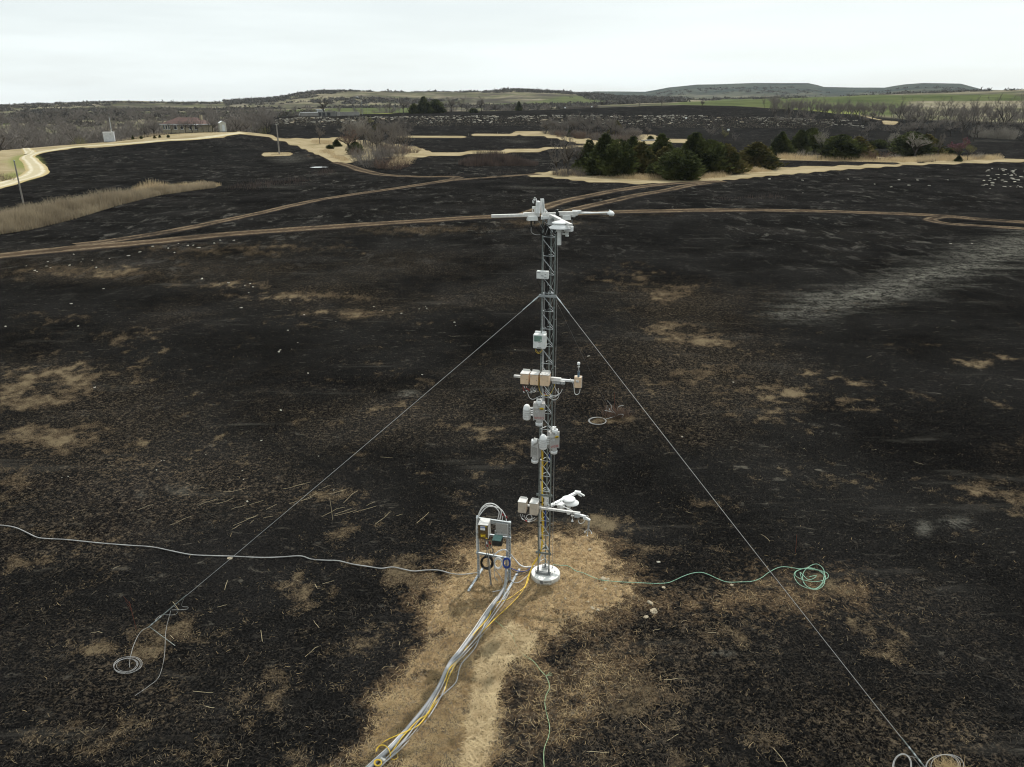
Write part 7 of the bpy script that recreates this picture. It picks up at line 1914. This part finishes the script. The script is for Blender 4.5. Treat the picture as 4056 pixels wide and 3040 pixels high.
for k in range(6): p.box(P + R @ Vector((-1.2 + .48 * k, -1.13, 2.0)), (.12, .08, 1.4), R)
part('slats', p, 'white', t)
P = at_r(1380, 402)
t = thing('block_wall', 'long low pale grey wall right of the block ruin', 'wall', P)
p = MB(); p.box(P + EZ * .75, (11.5, .5, 1.9), R); part('wall', p, 'ruinl', t)
p = MB(); p.box(P + EZ * 1.73, (11.7, .6, .08), R); part('coping', p, 'mgrey', t)
gable('hut', 'narrow tan hut on the terrace left of the skyline cedars', 'hut', at_r(1634, 440), Rz(-8), 2.0, 2.0, 2.3, .35, 'shedw', 'lid', False)
for u, r, vt, lab, lamp in ((1407, 430, 384, 'dark mast with a small round head on the terrace', True), (1437, 425, 400, 'pale lamp pole with a bent arm on the terrace', False), (1566, 450, 402, 'plain dark pole left of the skyline cedars', None), (1458, 470, 384, 'very thin mast right of the pale lamp pole', None)):
    P = at_r(u, r); h, _ = dims(P, project(P)[1] - vt)
    t = thing('mast', lab, 'mast', P)
    p = MB(); p.tube([P, P + EZ * h], .11 if lamp is not None else .06, 6); part('pole', p, 'dgrey' if lamp else 'steel', t)
    if lamp:
        p = MB(); p.lathe(P + EZ * h + Vector((1.8, 0, -.4)), [(.1, -.7), (.8, -.5), (.9, 0), (.5, .4), (.1, .5)], 14); part('beacon', p, 'dgrey', t)
        p = MB(); p.box(P + EZ * (h * .9), (.5, .5, .9), None, .05); part('box', p, 'dgrey', t)
        p = MB(); p.beam(P + EZ * (h - .3), P + EZ * (h - .6) + Vector((1.6, 0, 0)), .1, .1); part('arm', p, 'dgrey', t)
    elif lamp is False:
        p = MB(); p.tube(crom([P + EZ * h, P + EZ * (h + .3) + Vector((-.4, 0, 0)), P + EZ * (h + .25) + Vector((-1.1, 0, 0))]), .07, 5); part('arm', p, 'steel', t)
for i, (u, r, lab) in enumerate(((2342, 486, 'white marker box on the black skyline, right one of two'), (2237, 460, 'white marker box on the black skyline, left one of two'), (2717, 365, 'white marker on a bare patch of the right black field'), (2889, 330, 'white marker above a pale mat in the right black field'))):
    P = at_r(u, r); t = thing('marker_post', lab, 'marker', P)
    p = MB(); p.tube([P, P + EZ * .9], .05, 5); part('post', p, 'steel', t)
    p = MB(); p.box(P + EZ * .95, (.75, .5, .6), Rz(20), .05); part('box', p, 'white', t)
for i, (u, v) in enumerate(((1855, 538), (1971, 533), (3149, 632), (3237, 634), (2615, 676))):
    P = at(u, v); p = MB(); p.tube([P, P + EZ * .9], .05, 5); solo('stake', p, 'pole', ['thin stake at the edge of the upper fire break, left one', 'thin stake at the edge of the upper fire break, right one', 'short stake on the thin tan strip at right, left one', 'short stake on the thin tan strip at right, right one', 'short stake behind the cedar row'][i], 'stake', P)
P = at(2570, 561); p = MB(); d_ = (at(2640, 558) - at(2540, 562)).normalized()
for k in range(3): p.tube([P + EZ * (.2 + .12 * k) - d_ * 3.4, P + EZ * (.2 + .12 * k) + d_ * 3.4], .09, 6)
solo('pipe_stack', p, 'hose', 'stack of long pale pipes lying on the fire break behind the cedar row', 'pipes', P)
# shallow water glint
W_ = MB(); q_ = [at(u, v) + EZ * .12 for u, v in ((1226, 666), (1250, 663.5), (1290, 663), (1302, 665), (1290, 667.5), (1245, 668.5))]
W_.add(q_, [tuple(range(6))]); W_.f[-1] = W_.f[-1][::-1] if (q_[1] - q_[0]).cross(q_[2] - q_[0]).z < 0 else W_.f[-1]
m_w = mat('still_water', (.05, .055, .06), (.04, .045, .05), 1, .04, 0, .6)
o = solo('water', W_, m_w, None, None, q_[0]); o['kind'] = 'structure'
# ------------------------------------------------------------------ air
hz = MB(); zmax = float(HT.max()) + 14
hz.box((0, 0, (zmax - 40) / 2), (7300, 7300, zmax + 40))
me = hz.mesh('haze', (0, 0, 0), None)
mh = bpy.data.materials.new('haze'); hn, hl = nodes(mh)
hn.remove(hn['Principled BSDF']); pv = hn.new('ShaderNodeVolumePrincipled')
pv.inputs['Density'].default_value = 5e-5; pv.inputs['Color'].default_value = (.86, .93, 1.0, 1); pv.inputs['Anisotropy'].default_value = .2
hl.new(pv.outputs['Volume'], hn['Material Output'].inputs['Volume'])
me.materials.append(mh)
o = link('haze', me); o['kind'] = 'stuff'
